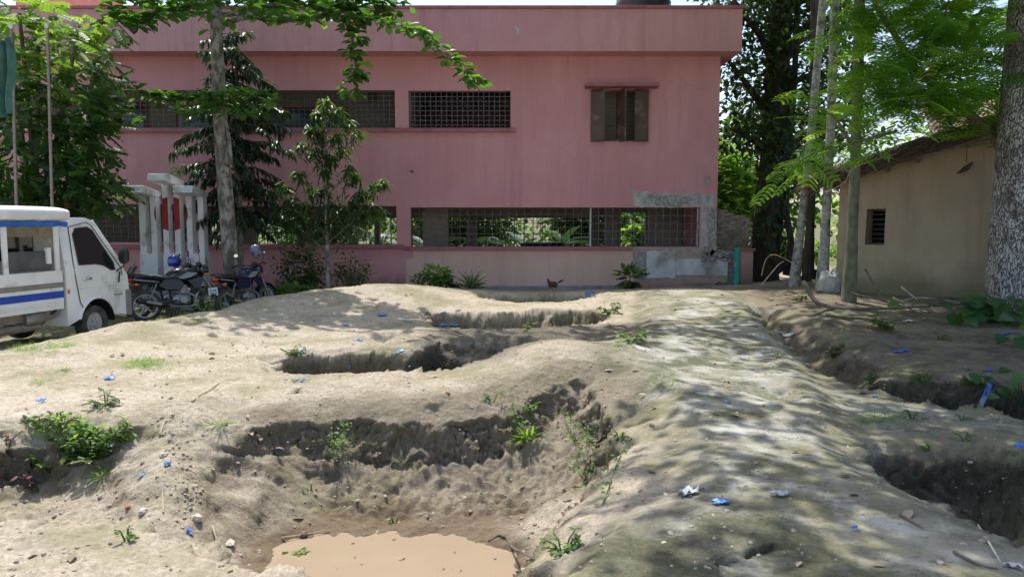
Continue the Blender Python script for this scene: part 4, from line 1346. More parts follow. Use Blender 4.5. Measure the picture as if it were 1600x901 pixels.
def cracked_bark():
    m, nt, b, N, L = nodes_of('scaly_bark')
    g = N('ShaderNodeNewGeometry')
    mp = N('ShaderNodeMapping'); mp.inputs['Scale'].default_value = (1, 1, .36)
    L(g.outputs['Position'], mp.inputs['Vector'])
    wn_ = N('ShaderNodeTexNoise'); wn_.inputs['Scale'].default_value = 6; wn_.inputs['Detail'].default_value = 4
    L(mp.outputs[0], wn_.inputs['Vector'])
    va = N('ShaderNodeMix', data_type='VECTOR'); va.inputs['Factor'].default_value = .3
    L(mp.outputs[0], va.inputs['A']); L(wn_.outputs['Color'], va.inputs['B'])
    vo = N('ShaderNodeTexVoronoi', feature='DISTANCE_TO_EDGE'); vo.inputs['Scale'].default_value = 27
    L(va.outputs['Result'], vo.inputs['Vector'])
    n2 = N('ShaderNodeTexNoise'); n2.inputs['Scale'].default_value = 2.4; n2.inputs['Detail'].default_value = 8
    L(g.outputs['Position'], n2.inputs['Vector'])
    c1 = N('ShaderNodeValToRGB')
    c1.color_ramp.elements[0].position, c1.color_ramp.elements[1].position = .32, .50
    c1.color_ramp.elements[0].color, c1.color_ramp.elements[1].color = rgba((.19, .16, .135)), rgba((.54, .525, .50))
    L(n2.outputs['Fac'], c1.inputs['Fac'])
    r = N('ShaderNodeMapRange'); r.inputs['From Min'].default_value, r.inputs['From Max'].default_value = .02, .13
    L(vo.outputs['Distance'], r.inputs['Value'])
    mx_ = N('ShaderNodeMix', data_type='RGBA'); mx_.inputs['A'].default_value = rgba((.105, .08, .062))
    L(r.outputs['Result'], mx_.inputs['Factor']); L(c1.outputs['Color'], mx_.inputs['B'])
    L(mx_.outputs['Result'], b.inputs['Base Color'])
    b.inputs['Roughness'].default_value = .9
    bp = N('ShaderNodeBump'); bp.inputs['Strength'].default_value = .9; bp.inputs['Distance'].default_value = .03
    L(r.outputs['Result'], bp.inputs['Height']); L(bp.outputs['Normal'], b.inputs['Normal'])
    MATS['scaly_bark'] = m
    return m
bark_big = cracked_bark()

def smooth_path(pts, n=4):
    """Catmull-Rom through the points"""
    pts = [Vector(p) for p in pts]
    out = []
    for i in range(len(pts) - 1):
        p0, p1, p2, p3 = pts[max(i - 1, 0)], pts[i], pts[i + 1], pts[min(i + 2, len(pts) - 1)]
        for k in range(n):
            t = k / n
            out.append(.5 * ((2 * p1) + (p2 - p0) * t + (2 * p0 - 5 * p1 + 4 * p2 - p3) * t * t + (3 * p1 - p0 - 3 * p2 + p3) * t ** 3))
    out.append(pts[-1])
    return out

def limb(pts, r0, r1, n=8, k=4, rough=.0):
    q = smooth_path(pts, k)
    m = len(q)
    rr = [r0 + (r1 - r0) * i / (m - 1) for i in range(m)]
    if rough:
        q = [p + Vector((random.uniform(-1, 1), random.uniform(-1, 1), 0)) * rough * r for p, r in zip(q, rr)]
    return q, rr

def part_at(mb, name, mat, parent, **kw):
    """a part given in world coordinates"""
    L = parent.location
    mb.v = [(x - L.x, y - L.y, z - L.z) for x, y, z in mb.v]
    return mb.build(name, mat, parent, **kw)

def tree_root(name, x, y, label, cat='tree', group=None):
    return empty(name, (x, y, Hz(x, y) - .03), 0, label, cat, group)

def along(path, n):
    """n evenly spaced (point, tangent) along a polyline"""
    path = [Vector(p) for p in path]
    seg = [(b - a).length for a, b in zip(path, path[1:])]
    tot = sum(seg); out = []
    for k in range(n):
        s = tot * (k + .5) / n
        i = 0
        while i < len(seg) - 1 and s > seg[i]: s -= seg[i]; i += 1
        d = path[i + 1] - path[i]
        out.append((path[i] + d * min(1, s / max(seg[i], 1e-6)), d.normalized()))
    return out

# ---- broad-leaved almond tree standing behind the motorcycles
def almond_tree():
    Y = 15.9
    b = P(364, 440, Y)
    t = tree_root('almond_tree', b.x, Y, 'tall tree with pale mottled trunk and large rounded leaves behind the motorcycles')
    tr = [Vector((b.x + .05, Y, Hz(b.x, Y) - .1)), P(362, 420, Y), P(352, 300, Y), P(345, 200, Y), P(340, 100, Y), P(338, 40, Y), P(336, -60, Y), P(330, -200, Y), P(335, -330, Y)]
    q, rr = limb(tr, .18, .085, 14, 5)
    part_at(MB().tube(q, rr, 14), 'trunk', bark_pale, t, smooth=True)
    part_at(MB().tube([P(355, 262, Y - .1), P(352, 272, Y - .14), P(347, 276, Y - .12)], [.06, .09, .05], 8), 'burr', bark_pale, t, smooth=True)
    part_at(MB().tube(smooth_path([P(346, 170, Y), P(357, 210, Y - .1), P(362, 262, Y - .1)], 4), .035, 7), 'side_stem', bark_pale, t, smooth=True)
    vis = [  # (path px, Y at each)
        [(340, 30, Y), (385, 12, Y - .5), (450, 8, Y - 1.0), (520, 15, Y - 1.5), (575, 32, Y - 1.9), (630, 45, Y - 2.2), (665, 62, Y - 2.4), (700, 90, Y - 2.6), (725, 112, Y - 2.7), (750, 142, Y - 2.8)],
        [(520, 15, Y - 1.5), (548, 50, Y - 1.5), (552, 95, Y - 1.4), (556, 130, Y - 1.4), (548, 150, Y - 1.4)],
        [(338, 45, Y), (310, 22, Y - .4), (270, 20, Y - .9), (225, 30, Y - 1.2), (205, 50, Y - 1.3), (185, 12, Y - 1.2)],
        [(342, 165, Y), (300, 160, Y - .5), (250, 152, Y - .8), (212, 150, Y - 1.0)],
        [(342, 165, Y), (375, 150, Y - .7), (405, 152, Y - 1.0), (425, 162, Y - 1.1)],
        [(342, 160, Y), (330, 150, Y - .9), (315, 150, Y - 1.3)],
        [(380, 14, Y - .4), (430, -10, Y - .9), (500, -10, Y - 1.2), (560, -5, Y - 1.4), (610, 25, Y - 1.6)],
        [(338, 20, Y), (420, 30, Y + .3), (470, 35, Y + .2), (505, 30, Y)],
        [(336, 10, Y), (290, 0, Y + .5), (240, 0, Y + .8), (170, 0, Y + .8)],
    ]
    dens = [52, 22, 30, 22, 18, 10, 30, 20, 26]
    single, mass = [], Leaves()
    woods = []
    for path, n in zip(vis, dens):
        pts = smooth_path([P(*p) for p in path], 4)
        m = len(pts)
        woods.append(MB().tube(pts, [.034 - .026 * i / (m - 1) for i in range(m)], 6))
        for i, (p, d) in enumerate(along(pts, n)):
            f = (i + .5) / n
            if f < .22 and path[0][1] < 60: continue
            off = Vector((random.uniform(-.12, .12), random.uniform(-.12, .12), random.uniform(-.02, .12)))
            for k in range(random.choice((6, 7, 8))):
                a = 2 * math.pi * k / 7 + random.random()
                el = random.uniform(-.35, .55)
                dv = Vector((math.cos(a) * math.cos(el), math.sin(a) * math.cos(el), math.sin(el))) + d * .25
                sc = random.uniform(.19, .30)
                single.append((p + off, dv, sc, f))
    for w_ in woods: part_at(w_, 'branch', bark_pale, t, smooth=True)
    for (u0, u1, v0, v1, n) in ((385, 625, -25, 38, 60), (165, 330, -25, 34, 34), (300, 390, -30, 6, 12), (255, 420, 148, 180, 14)):
        for k in range(n):
            p = P(random.uniform(u0, u1), random.uniform(v0, v1), Y - 1.0 + random.uniform(-1.0, .8))
            for q_ in range(7):
                a = 2 * math.pi * q_ / 7 + random.random()
                el = random.uniform(-.35, .5)
                mass.put(OBOV, [p], [(math.cos(a) * math.cos(el), math.sin(a) * math.cos(el), math.sin(el))], random.uniform(.19, .28), rnd=.25)
    random.shuffle(single)
    # the crown above the picture
    for k in range(12):
        a = k * 2.4
        r_ = random.uniform(1.2, 4.2)
        z0 = 6.0 + k * .28
        st = Vector((P(336, -100, Y).x, Y, z0 - .3))
        en = st + Vector((math.cos(a) * r_, math.sin(a) * r_ * .8, random.uniform(.3, .9)))
        if en.z < 6.6: en.z = 6.6
        pts = smooth_path([st, st.lerp(en, .5) + Vector((0, 0, .25)), en], 4)
        part_at(MB().tube(pts, [.06 - .045 * i / (len(pts) - 1) for i in range(len(pts))], 6), 'branch', bark_pale, t, smooth=True)
        for p, d in along(pts, 11):
            dirs = rand_dirs(9, -.4, .5)
            mass.put(OBOV, np.array(p)[None] + rng.normal(0, .22, (9, 3)), dirs, rng.uniform(.2, .3, 9))
    for ex, ey, ez in ((-2.1, 13.1, 7.5), (-1.3, 13.5, 7.8), (-.5, 13.2, 7.5), (.2, 13.7, 7.7), (.6, 14.3, 7.6)):  # unseen limbs added so that their shadow falls on the hump
        st = Vector((P(336, -100, Y).x, Y, 7.2)); en = Vector((ex, ey, ez))
        pts = smooth_path([st, st.lerp(en, .5) + Vector((0, 0, .5)), en], 4)
        part_at(MB().tube(pts, [.07 - .055 * i / (len(pts) - 1) for i in range(len(pts))], 6), 'branch', bark_pale, t, smooth=True)
        for q_ in range(15):
            c_ = np.array(en) + rng.normal(0, 1, 3) * np.array([.55, .5, .15])
            mass.put(OBOV, c_[None] + rng.normal(0, .08, (8, 3)), rand_dirs(8, -.4, .5), rng.uniform(.2, .3, 8))
    objs, rest = single[:298], single[298:]
    for p, dv, sc, f in rest: mass.put(OBOV, [p], [dv], sc)
    crown = mass.build('crown', L_term, t)
    lv = []
    for k in range(6):
        lv.append(array_mesh('leaf', OBOV[0], OBOV[1], L_term, np.full(len(OBOV[0]), k / 5.0)))
    place_leaves(objs, lv, crown, t.location)
    return t

def place_leaves(objs, variants, parent, origin):
    for p, dv, sc, f in objs:
        fw, sd, u = frame_of(dv, Vector((random.gauss(0, .2), random.gauss(0, .2), 1)))
        m = Matrix((fw, sd, u)).transposed().to_4x4()
        o = mesh_obj('leaf', random.choice(variants), parent)
        o.matrix_parent_inverse = Matrix.Identity(4)
        po = Vector(p)
        if parent.location.length > 0: po = po - origin - parent.location
        o.matrix_local = Matrix.Translation(po) @ m @ Matrix.Diagonal((sc, sc, sc, 1))
reseed(101)
almond_tree()
# ---- dark mast tree with drooping narrow leaves
def mast_tree():
    Y = 17.6
    b = P(376, 445, Y)
    t = tree_root('mast_tree', b.x, Y, 'dark evergreen with drooping narrow leaves right behind the mottled trunk')
    top = P(366, 50, Y)
    q, rr = limb([Vector((b.x, Y, Hz(b.x, Y) - .1)), P(374, 330, Y), P(371, 180, Y), top], .085, .02, 8, 4)
    part_at(MB().tube(q, rr, 10), 'trunk', bark_pale, t, smooth=True)
    lf = Leaves()
    z0, z1 = P(370, 350, Y).z, top.z
    for k in range(115):
        f = (k + random.random()) / 115
        z = z0 + (z1 - z0) * f
        c = Vector((b.x - .05 * f, Y, z))
        a = k * 2.39996
        L = (1.5 * (1 - f) ** .5 + .28) * random.uniform(.35, 1.15)
        d = Vector((math.cos(a), math.sin(a), 0))
        e = c + d * L + Vector((0, 0, -.14 * L + random.uniform(-.35, .3)))
        pts = smooth_path([c, c.lerp(e, .5) + Vector((0, 0, .12 * L)), e], 3)
        part_at(MB().tube(pts, [.014, .012, .011, .009, .008, .007, .005][:len(pts)], 4, False), 'branch', bark_twig, t)
        n = int(38 * L) + 10
        al = along(pts, n)
        pos = np.array([np.array(p) for p, _ in al]); dr = np.array([np.array(x) for _, x in al])
        sel = np.arange(n) > n * .15
        pos, dr = pos[sel], dr[sel]
        side = np.where(np.arange(len(pos)) % 2 == 0, 1, -1)[:, None] * np.cross(dr, [0, 0, 1.0])
        fw = dr * .6 + side * .7 + np.array([0, 0, -.6]) + rng.normal(0, .4, pos.shape)
        tipl = np.linspace(.1, .75, len(pos)) if random.random() < .3 else np.full(len(pos), .25)
        lf.put(MASTL, pos, fw, rng.uniform(.18, .28, len(pos)), rnd=tipl)
    lf.build('crown', L_mast, t)
reseed(101)
mast_tree()

# ---- young mango-like tree
def whorl(lf, c, n, sc, tm=LANCE, zlo=-.9, zhi=.15, rnd=None, spread=.05):
    lf.put(tm, np.array(c)[None] + rng.normal(0, spread, (n, 3)), rand_dirs(n, zlo, zhi), rng.uniform(.75, 1.15, n) * sc, rnd=rnd)

def mango_tree():
    Y = 16.7
    b = P(513, 447, Y)
    t = tree_root('mango_sapling', b.x, Y, 'slender young tree with drooping leaf clusters before the pink wall')
    stem = [Vector((b.x, Y, Hz(b.x, Y) - .1)), P(512, 400, Y), P(510, 330, Y), P(509, 250, Y), P(508, 165, Y)]
    q, rr = limb(stem, .065, .012, 8, 4)
    part_at(MB().tube(q, rr, 8), 'trunk', bark_pale, t, smooth=True)
    lf = Leaves()
    cl = [(509, 158, 0, .9), (496, 176, .1, .5), (528, 172, -.1, .5), (484, 200, .2, .4), (545, 190, 0, .6), (558, 208, -.2, .8), (500, 205, .1, .3), (524, 212, 0, .3), (470, 226, .2, .5), (490, 236, -.2, .4), (535, 232, .2, .7), (515, 246, -.1, .4), (508, 268, 0, .3), (545, 262, -.2, .6), (558, 275, 0, .5),
          (466, 272, 0, .6), (448, 292, -.2, .5), (430, 300, .1, .5), (455, 312, .2, .7), (440, 330, 0, .4), (476, 320, -.1, .3), (490, 300, .2, .3), (600, 284, -.3, .8), (585, 290, -.2, .4), (566, 300, -.3, .3), (550, 318, -.2, .4), (575, 322, -.4, .4), (592, 328, -.3, .5), (535, 330, 0, .3), (570, 338, -.3, .3), (508, 300, .1, .3), (520, 345, .2, .2), (470, 350, .1, .3), (450, 352, .3, .3), (495, 340, 0, .3), (520, 320, -.3, .2)]
    zt = {}
    for u, v, dy, br in cl:
        p = P(u, v, Y + dy)
        s0 = P(510, min(430, v + 30 + abs(u - 510) * .45), Y)
        mid = s0.lerp(p, .55) + Vector((0, 0, -.04))
        part_at(MB().tube(smooth_path([s0, mid, p], 3), [.014, .012, .01, .009, .008, .007, .006], 5, False), 'branch', bark_twig, t)
        whorl(lf, p, 40, .25, rnd=br * .75)
        whorl(lf, s0.lerp(p, .75), 18, .22, rnd=br * .5, spread=.09)
        whorl(lf, s0.lerp(p, .45), 8, .2, rnd=br * .4, spread=.09)
    lf.build('crown', L_mango, t)
reseed(102)
mango_tree()

def bush(name, label, c, rx, ry, rz, n, tm, sc, mat, cat='shrub', stems=6, zlo=-.5, zhi=.6, group=None, shell=.5, bright=None):
    """leaf-by-leaf shrub on stems; c is the foot"""
    t = empty(name, c, 0, label, cat, group)
    lf = Leaves()
    for k in range(stems):
        a = random.uniform(0, 6.28); r = random.uniform(.2, .8)
        e = c + Vector((math.cos(a) * rx * r, math.sin(a) * ry * r, rz * random.uniform(.9, 1.6)))
        part_at(MB().tube(smooth_path([c + Vector((0, 0, -.05)), c.lerp(e, .5) + Vector((random.uniform(-.08, .08) * rx, 0, .06)), e], 3), [.018 * rz ** .5, .016 * rz ** .5, .014 * rz ** .5, .011, .009, .008, .006], 5, False), 'stem', bark_twig, t)
    u = rand_dirs(n, -1, 1) * (rng.uniform(shell ** 3, 1, n) ** (1 / 3))[:, None]
    # clumps: push leaves towards a few attractors for light and dark gaps
    m = max(4, n // 28)
    at = rand_dirs(m, -.9, 1) * rng.uniform(.45, 1.05, m)[:, None]
    k = rng.integers(0, m, n)
    u = u * .35 + at[k] * .65 + rng.normal(0, .07, (n, 3))
    pos = u * np.array([rx, ry, rz]) + np.array(c) + np.array([0, 0, rz])
    pos[:, 2] = np.maximum(pos[:, 2], c.z + .02)
    dirs = unit(u + np.array([0, 0, -.15])) * .7 + rand_dirs(n, zlo, zhi) * .8
    lf.put(tm, pos, dirs, rng.uniform(.7, 1.2, n) * sc, rnd=(None if bright is None else bright))
    lf.build('foliage', mat, t)
    return t

def foot(u, Y, dz=0):
    x = P(u, 400, Y).x
    return Vector((x, Y, Hz(x, Y) + dz))

reseed(140)
# shrubs at the wall
bush('wall_shrub', 'leafy shrub climbing to the sill left of the slender young tree', foot(470, 17.4), .75, .5, .82, 900, OVAL2, .12, L_mango, stems=9)
bush('wall_shrub', 'thin twiggy shrub right of the slender young tree trunk', foot(548, 17.2), .62, .45, .55, 520, OVAL2, .10, L_mango, stems=8)
bush('low_fern_bush', 'low ferny green bush beside the last motorcycle', foot(455, 16.4), .75, .4, .26, 620, PINN5, .17, L_weed, stems=5)
bush('low_fern_bush', 'small dark bush between last motorcycle and pink wall', foot(425, 17.2), .4, .35, .3, 260, PINN5, .16, L_left, stems=4)
bush('round_bush', 'round leafy bush against the peach wall behind the mound', foot(684, 17.6), .42, .35, .30, 420, OVAL, .15, L_weed, stems=6)
bush('round_bush', 'small straggly weed left of the round leafy bush', foot(652, 17.2), .24, .2, .2, 90, OVAL, .10, L_mango, stems=4)
bush('round_bush', 'dark low weed between the round bush and the agave', foot(710, 17.5), .26, .22, .14, 110, OVAL2, .10, L_dark, stems=4)
bush('corner_weed', 'spreading weed at the foot of the wall right of the hen', foot(985, 18.4), .4, .3, .25, 90, PINN5, .26, L_left, stems=4)
bush('pot_shrub', 'bright leaved sprig at the foot of the mottled trunk', foot(338, 15.3), .3, .2, .30, 60, OVAL, .17, L_bright, stems=4)
bush('straw_weed', 'dry yellowish weed in front of the memorial', foot(336, 14.6), .26, .2, .28, 60, STRAP, .35, L_weed, stems=3)
# agave with a leaf object for every blade
def agave(c, label, n=22, s=.5):
    t = empty('agave', c, 0, label, 'agave')
    sw = blade([.07, .085, .07, .035], 1, .18, .9)
    var = [array_mesh('blade', sw[0], sw[1], L_agave, np.tile([.2, .25, .95, .95], 10)[:len(sw[0])]) for k in range(2)]
    objs = []
    for k in range(n):
        a = k * 2.39996
        el = .25 + 1.15 * (k / n)
        objs.append((Vector((math.cos(a) * .03, math.sin(a) * .03, .02)), Vector((math.cos(a) * math.cos(el), math.sin(a) * math.cos(el), math.sin(el))), s * random.uniform(.8, 1.1), 0))
    for p, dv, sc, f in objs:
        fw, sd, u = frame_of(dv)
        o = mesh_obj('blade', random.choice(var), t)
        o.matrix_local = Matrix.Translation(p) @ Matrix((fw, sd, u)).transposed().to_4x4() @ Matrix.Diagonal((sc, sc, sc, 1))
agave(foot(737, 17.1), 'spiky variegated agave right of the round bush')

# potted cycads left of the memorial
potm = M('terracotta_pot', (.20, .075, .055), (.27, .11, .08), 7, .85, .2, 20)
for i, (u, Y, s) in enumerate(((194, 16.4, 1.0), (209, 16.6, .85))):
    c = foot(u, Y)
    t = empty('potted_plant', c, 0, ['dark fronds in the larger clay pot behind the van nose', 'dark fronds in the smaller clay pot left of the memorial'][i], 'potted plant', 'potted plants by the memorial')
    MB().lathe([(0, 0), (.17, 0), (.24, .32), (.27, .33), (.27, .39), (.235, .39), (.22, .33), (0, .32)], 22, Matrix.Scale(s * 1.15, 4)).build('pot', potm, t, smooth=True)
    lf = Leaves()
    fr = pinnate(12, .16, .03, 70, .3)
    n = 15
    dd = rand_dirs(n, .1, .9)
    lf.put(fr, np.tile(np.array(c) + [0, 0, .42 * s], (n, 1)), dd, .72 * s)
    lf.build('fronds', L_dark, t)

# ---- dense pinnate tree at the left edge
def left_tree():
    Y = 14.9
    b = foot(50, 15.6)
    t = tree_root('pinnate_tree', b.x, 15.6, 'dense leafy tree with paired leaflets covering the left end of the building')
    blobs = [(60, 70, 95, 60, 90, .75), (20, 120, 60, 60, 50, .7), (120, 60, 70, 40, 40, .75), (70, 170, 110, 60, 120, .3), (50, 250, 90, 70, 130, .22), (130, 245, 55, 55, 70, .25), (150, 160, 45, 50, 38, .3), (100, 300, 80, 40, 70, .2), (165, 300, 30, 30, 22, .45), (20, 300, 50, 60, 50, .3), (150, 110, 40, 30, 24, .45), (30, 20, 60, 30, 40, .8)]  # upper clumps get a lighter leaf colour to paint the sun on them
    lf = Leaves()
    tops = []
    for u, v, ru, rv, n, br in blobs:
        tops.append(P(u, v, Y))
        for k in range(int(n * 1.5)):
            a = random.uniform(0, 6.28); r = random.random() ** .5
            p = P(u + ru * r * math.cos(a), v + rv * r * math.sin(a), Y + random.uniform(-.9, 1.5))
            d = p - b; d.z = 0
            dirs = unit(np.array([[math.copysign(.6, p.x - b.x) + random.gauss(0, .7), random.gauss(-.3, .7), random.gauss(-.25, .4)]]))
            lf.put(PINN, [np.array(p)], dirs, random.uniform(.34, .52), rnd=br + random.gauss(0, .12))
    for k, e in enumerate(tops):
        s0 = b + Vector((random.uniform(-.3, .3), 0, -.1))
        part_at(MB().tube(smooth_path([s0, s0.lerp(e, .5) + Vector((random.uniform(-.2, .2), .3, .3)), e], 4), [.075 - .005 * i for i in range(9)], 7), 'stem', bark_twig, t, smooth=True)
    # twig that reaches over the wall to the right
    for path in ([(120, 60), (160, 85), (185, 150), (182, 190)], [(150, 195), (180, 178), (200, 160)], [(140, 40), (172, 30), (205, 60)], [(165, 178), (186, 196), (210, 195)]):
        pts = smooth_path([P(u, v, Y) for u, v in path], 4)
        part_at(MB().tube(pts, [.018 - .0011 * i for i in range(len(pts))], 5, False), 'twig', bark_twig, t)
        for p, d in along(pts, 5):
            lf.put(PINN, [np.array(p)], [np.array(d) * .5 + rng.normal(0, .6, 3)], random.uniform(.3, .42), rnd=.5)
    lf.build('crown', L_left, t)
reseed(103)
left_tree()

# ---- dark tall tree behind the corner of the building
def dark_tree():
    Y = 20.8
    b = P(1192, 440, Y)
    t = tree_root('dark_tree', b.x, Y, 'tall dark tree with thick vine covered trunk right of the pink building')
    X = lambda u, v, dy=0: P(u, v, Y + dy)
    q, rr = limb([Vector((b.x - .05, Y, Hz(b.x, Y) - .2)), X(1195, 400), X(1205, 300), X(1213, 180), X(1216, 80), X(1222, 0), X(1226, -140)], .46, .24, 12, 4, .04)
    part_at(MB().tube(q, rr, 14), 'trunk', bark_dark, t, smooth=True)
    q, rr = limb([X(1228, 430, -.3), X(1236, 380, -.3), X(1226, 300, -.2), X(1240, 150, -.2), X(1246, 0, 0)], .10, .08, 8)
    part_at(MB().tube(q, rr, 8), 'vine_stem', bark_dark, t, smooth=True)
    lf = Leaves()
    limbs = [[(1213, 200), (1180, 150), (1150, 110), (1110, 60)], [(1216, 120), (1190, 60), (1160, 20), (1120, -40)], [(1216, 100), (1245, 60), (1280, 20), (1320, -20)], [(1212, 240), (1170, 215), (1140, 200)], [(1210, 260), (1250, 215), (1290, 190), (1330, 190)], [(1218, 60), (1215, 0), (1230, -80)], [(1216, 140), (1260, 120), (1310, 105)], [(1220, 20), (1270, -30), (1340, -60)]]
    ends = []
    for pth in limbs:
        dy = random.uniform(-1.5, 2.0)
        pts = smooth_path([P(u, v, Y + dy * i / 3) for i, (u, v) in enumerate(pth)], 4)
        m = len(pts)
        part_at(MB().tube(pts, [.13 - .1 * i / (m - 1) for i in range(m)], 7), 'limb', bark_dark, t, smooth=True)
        ends += [p for p, _ in along(pts, 6)][2:]
    cl = [P(random.uniform(1120, 1345), random.uniform(-40, 250), Y + random.uniform(-1.2, 3.5)) for k in range(125)]
    cl += ends
    cl += [P(random.uniform(1040, 1420), random.uniform(-200, -20), Y + random.uniform(-2, 4)) for k in range(60)]
    cl = [c for c in cl if not (c.x < XR + .5 and c.z < 8)]
    for c in cl:
        n = random.randint(45, 80)
        pos = np.array(c)[None] + rng.normal(0, 1, (n, 3)) * np.array([.42, .42, .30])
        keep = ~((pos[:, 0] < XP + .1) & (pos[:, 2] < 7.4) & (pos[:, 1] < BY1 + .5))
        pos = pos[keep]
        lf.put(OVAL2, pos, rand_dirs(len(pos), -.9, .3), rng.uniform(.13, .24, len(pos)))
    # climber leaves on the trunk
    for k in range(520):
        f = random.random()
        v = 400 - 400 * f
        c = P(1197 + 24 * f, v, Y)
        a = random.uniform(3.3, 6.1)
        r = .44 - .15 * f
        n = Vector((math.cos(a), math.sin(a), 0))
        lf.put(HEART, [np.array(c + n * (r + .04))], [np.array(n * .5 + Vector((0, 0, -.9)))], random.uniform(.10, .2), up=[np.array(n)])
    lf.build('crown', L_dark, t)
reseed(104)
dark_tree()

# ---- straight pale palm trunks
def palm(u0, v0, u1, Y, r, mat, label, crown_z, lean=0):
    b = P(u0, v0, Y)
    z0 = Hz(b.x, Y)
    t = empty('palm_tree', (b.x, Y, z0 - .02), 0, label, 'palm', 'straight slim palms by the hut')
    top = P(u1, 0, Y + lean)
    d = (top - Vector((b.x, Y, z0)))
    end = Vector((b.x, Y, z0)) + d * (crown_z / d.z)
    n = 48
    pts, rad = [], []
    for i in range(n + 1):
        f = i / n
        p = Vector((b.x, Y, z0 - .1)).lerp(end, f) + Vector((.03 * math.sin(f * 5), 0, 0))
        pts.append(p)
        rad.append(r * (1.25 - .45 * min(1, f * 6) if f < .17 else .80 + .0) * (1.0 if i % 2 else 1.045))
    part_at(MB().tube(pts, rad, 12), 'trunk', mat, t, smooth=True)
    lf = Leaves()
    fr = pinnate(16, .20, .018, 55, .5)
    nn = 13
    lf.put(fr, np.tile(np.array(end), (nn, 1)), rand_dirs(nn, -.1, .9), 2.1)
    lf.build('crown', L_left, t)
palm(1240, 442, 1286, 17.2, .105, bark_palm, 'slim pale palm trunk leaning right, leftmost of the palms by the hut', 10)
palm(1284, 446, 1305, 16.4, .115, bark_palm, 'pale lichen spotted palm trunk, middle of the palms by the hut', 9.5)
palm(1326, 472, 1343, 14.0, .115, bark_green, 'olive green straight trunk standing close before the mud hut', 9)
palm(1262, 436, 1275, 19.0, .13, bark_dark, 'dark slanting trunk in shade between the two pale palms', 9, .0)

# ---- big trunk at the right edge with spreading crown above the picture
def big_tree():
    Y = 13.0
    b = P(1588, 480, Y)
    t = tree_root('shade_tree', b.x, Y, 'huge tree with thick scaly grey bark at the right edge')
    q, rr = limb([Vector((b.x, Y, Hz(b.x, Y) - .2)), P(1587, 462, Y), P(1590, 400, Y), P(1600, 250, Y), P(1612, 80, Y), P(1622, -60, Y), P(1625, -160, Y)], .50, .36, 20, 5)
    rr[0], rr[1], rr[2] = .57, .54, .52
    part_at(MB().tube(q, rr, 26), 'trunk', bark_big, t, smooth=True)
    lf = Leaves()
    top = q[-1]
    for k in range(24):
        a = k * 2.4 + .4
        r = 2.0 + 5.0 * ((k * .618) % 1)
        e = Vector((top.x - 3.0 + math.cos(a) * r * .95, top.y + .2 + math.sin(a) * r * .75, top.z + random.uniform(.9, 2.6)))
        if e.x > 13 or (e.x > 5.0 and e.y > 12.5): continue
        pts = smooth_path([top - Vector((0, 0, 1.0 * random.random())), top.lerp(e, .5) + Vector((0, 0, .6)), e], 4)
        m = len(pts)
        part_at(MB().tube(pts, [.18 - .15 * i / (m - 1) for i in range(m)], 7), 'limb', bark_big, t, smooth=True)
        for p, d in along(pts, 9)[3:]:
            for j in range(3):
                n = 34
                c = np.array(p) + rng.normal(0, .55, 3)
                pos = c + rng.normal(0, 1, (n, 3)) * np.array([.42, .42, .22])
                lf.put(OVAL2, pos, rand_dirs(n, -.7, .3), rng.uniform(.16, .26, n))
    for k in range(28):
        e = Vector((random.uniform(2.4, 8.8), random.uniform(8.8, 13.2), random.uniform(7.2, 8.8)))
        pts = smooth_path([top, top.lerp(e, .5) + Vector((0, 0, .6)), e], 4)
        m = len(pts)
        part_at(MB().tube(pts, [.14 - .11 * i / (m - 1) for i in range(m)], 7), 'limb', bark_big, t, smooth=True)
        for p, d in along(pts, 8)[4:]:
            n = 90
            pos = np.array(p) + rng.normal(0, .3, 3) + rng.normal(0, 1, (n, 3)) * np.array([.55, .5, .22])
            lf.put(OVAL2, pos, rand_dirs(n, -.7, .3), rng.uniform(.16, .26, n))
    lf.build('crown', L_left, t)
reseed(105)
big_tree()

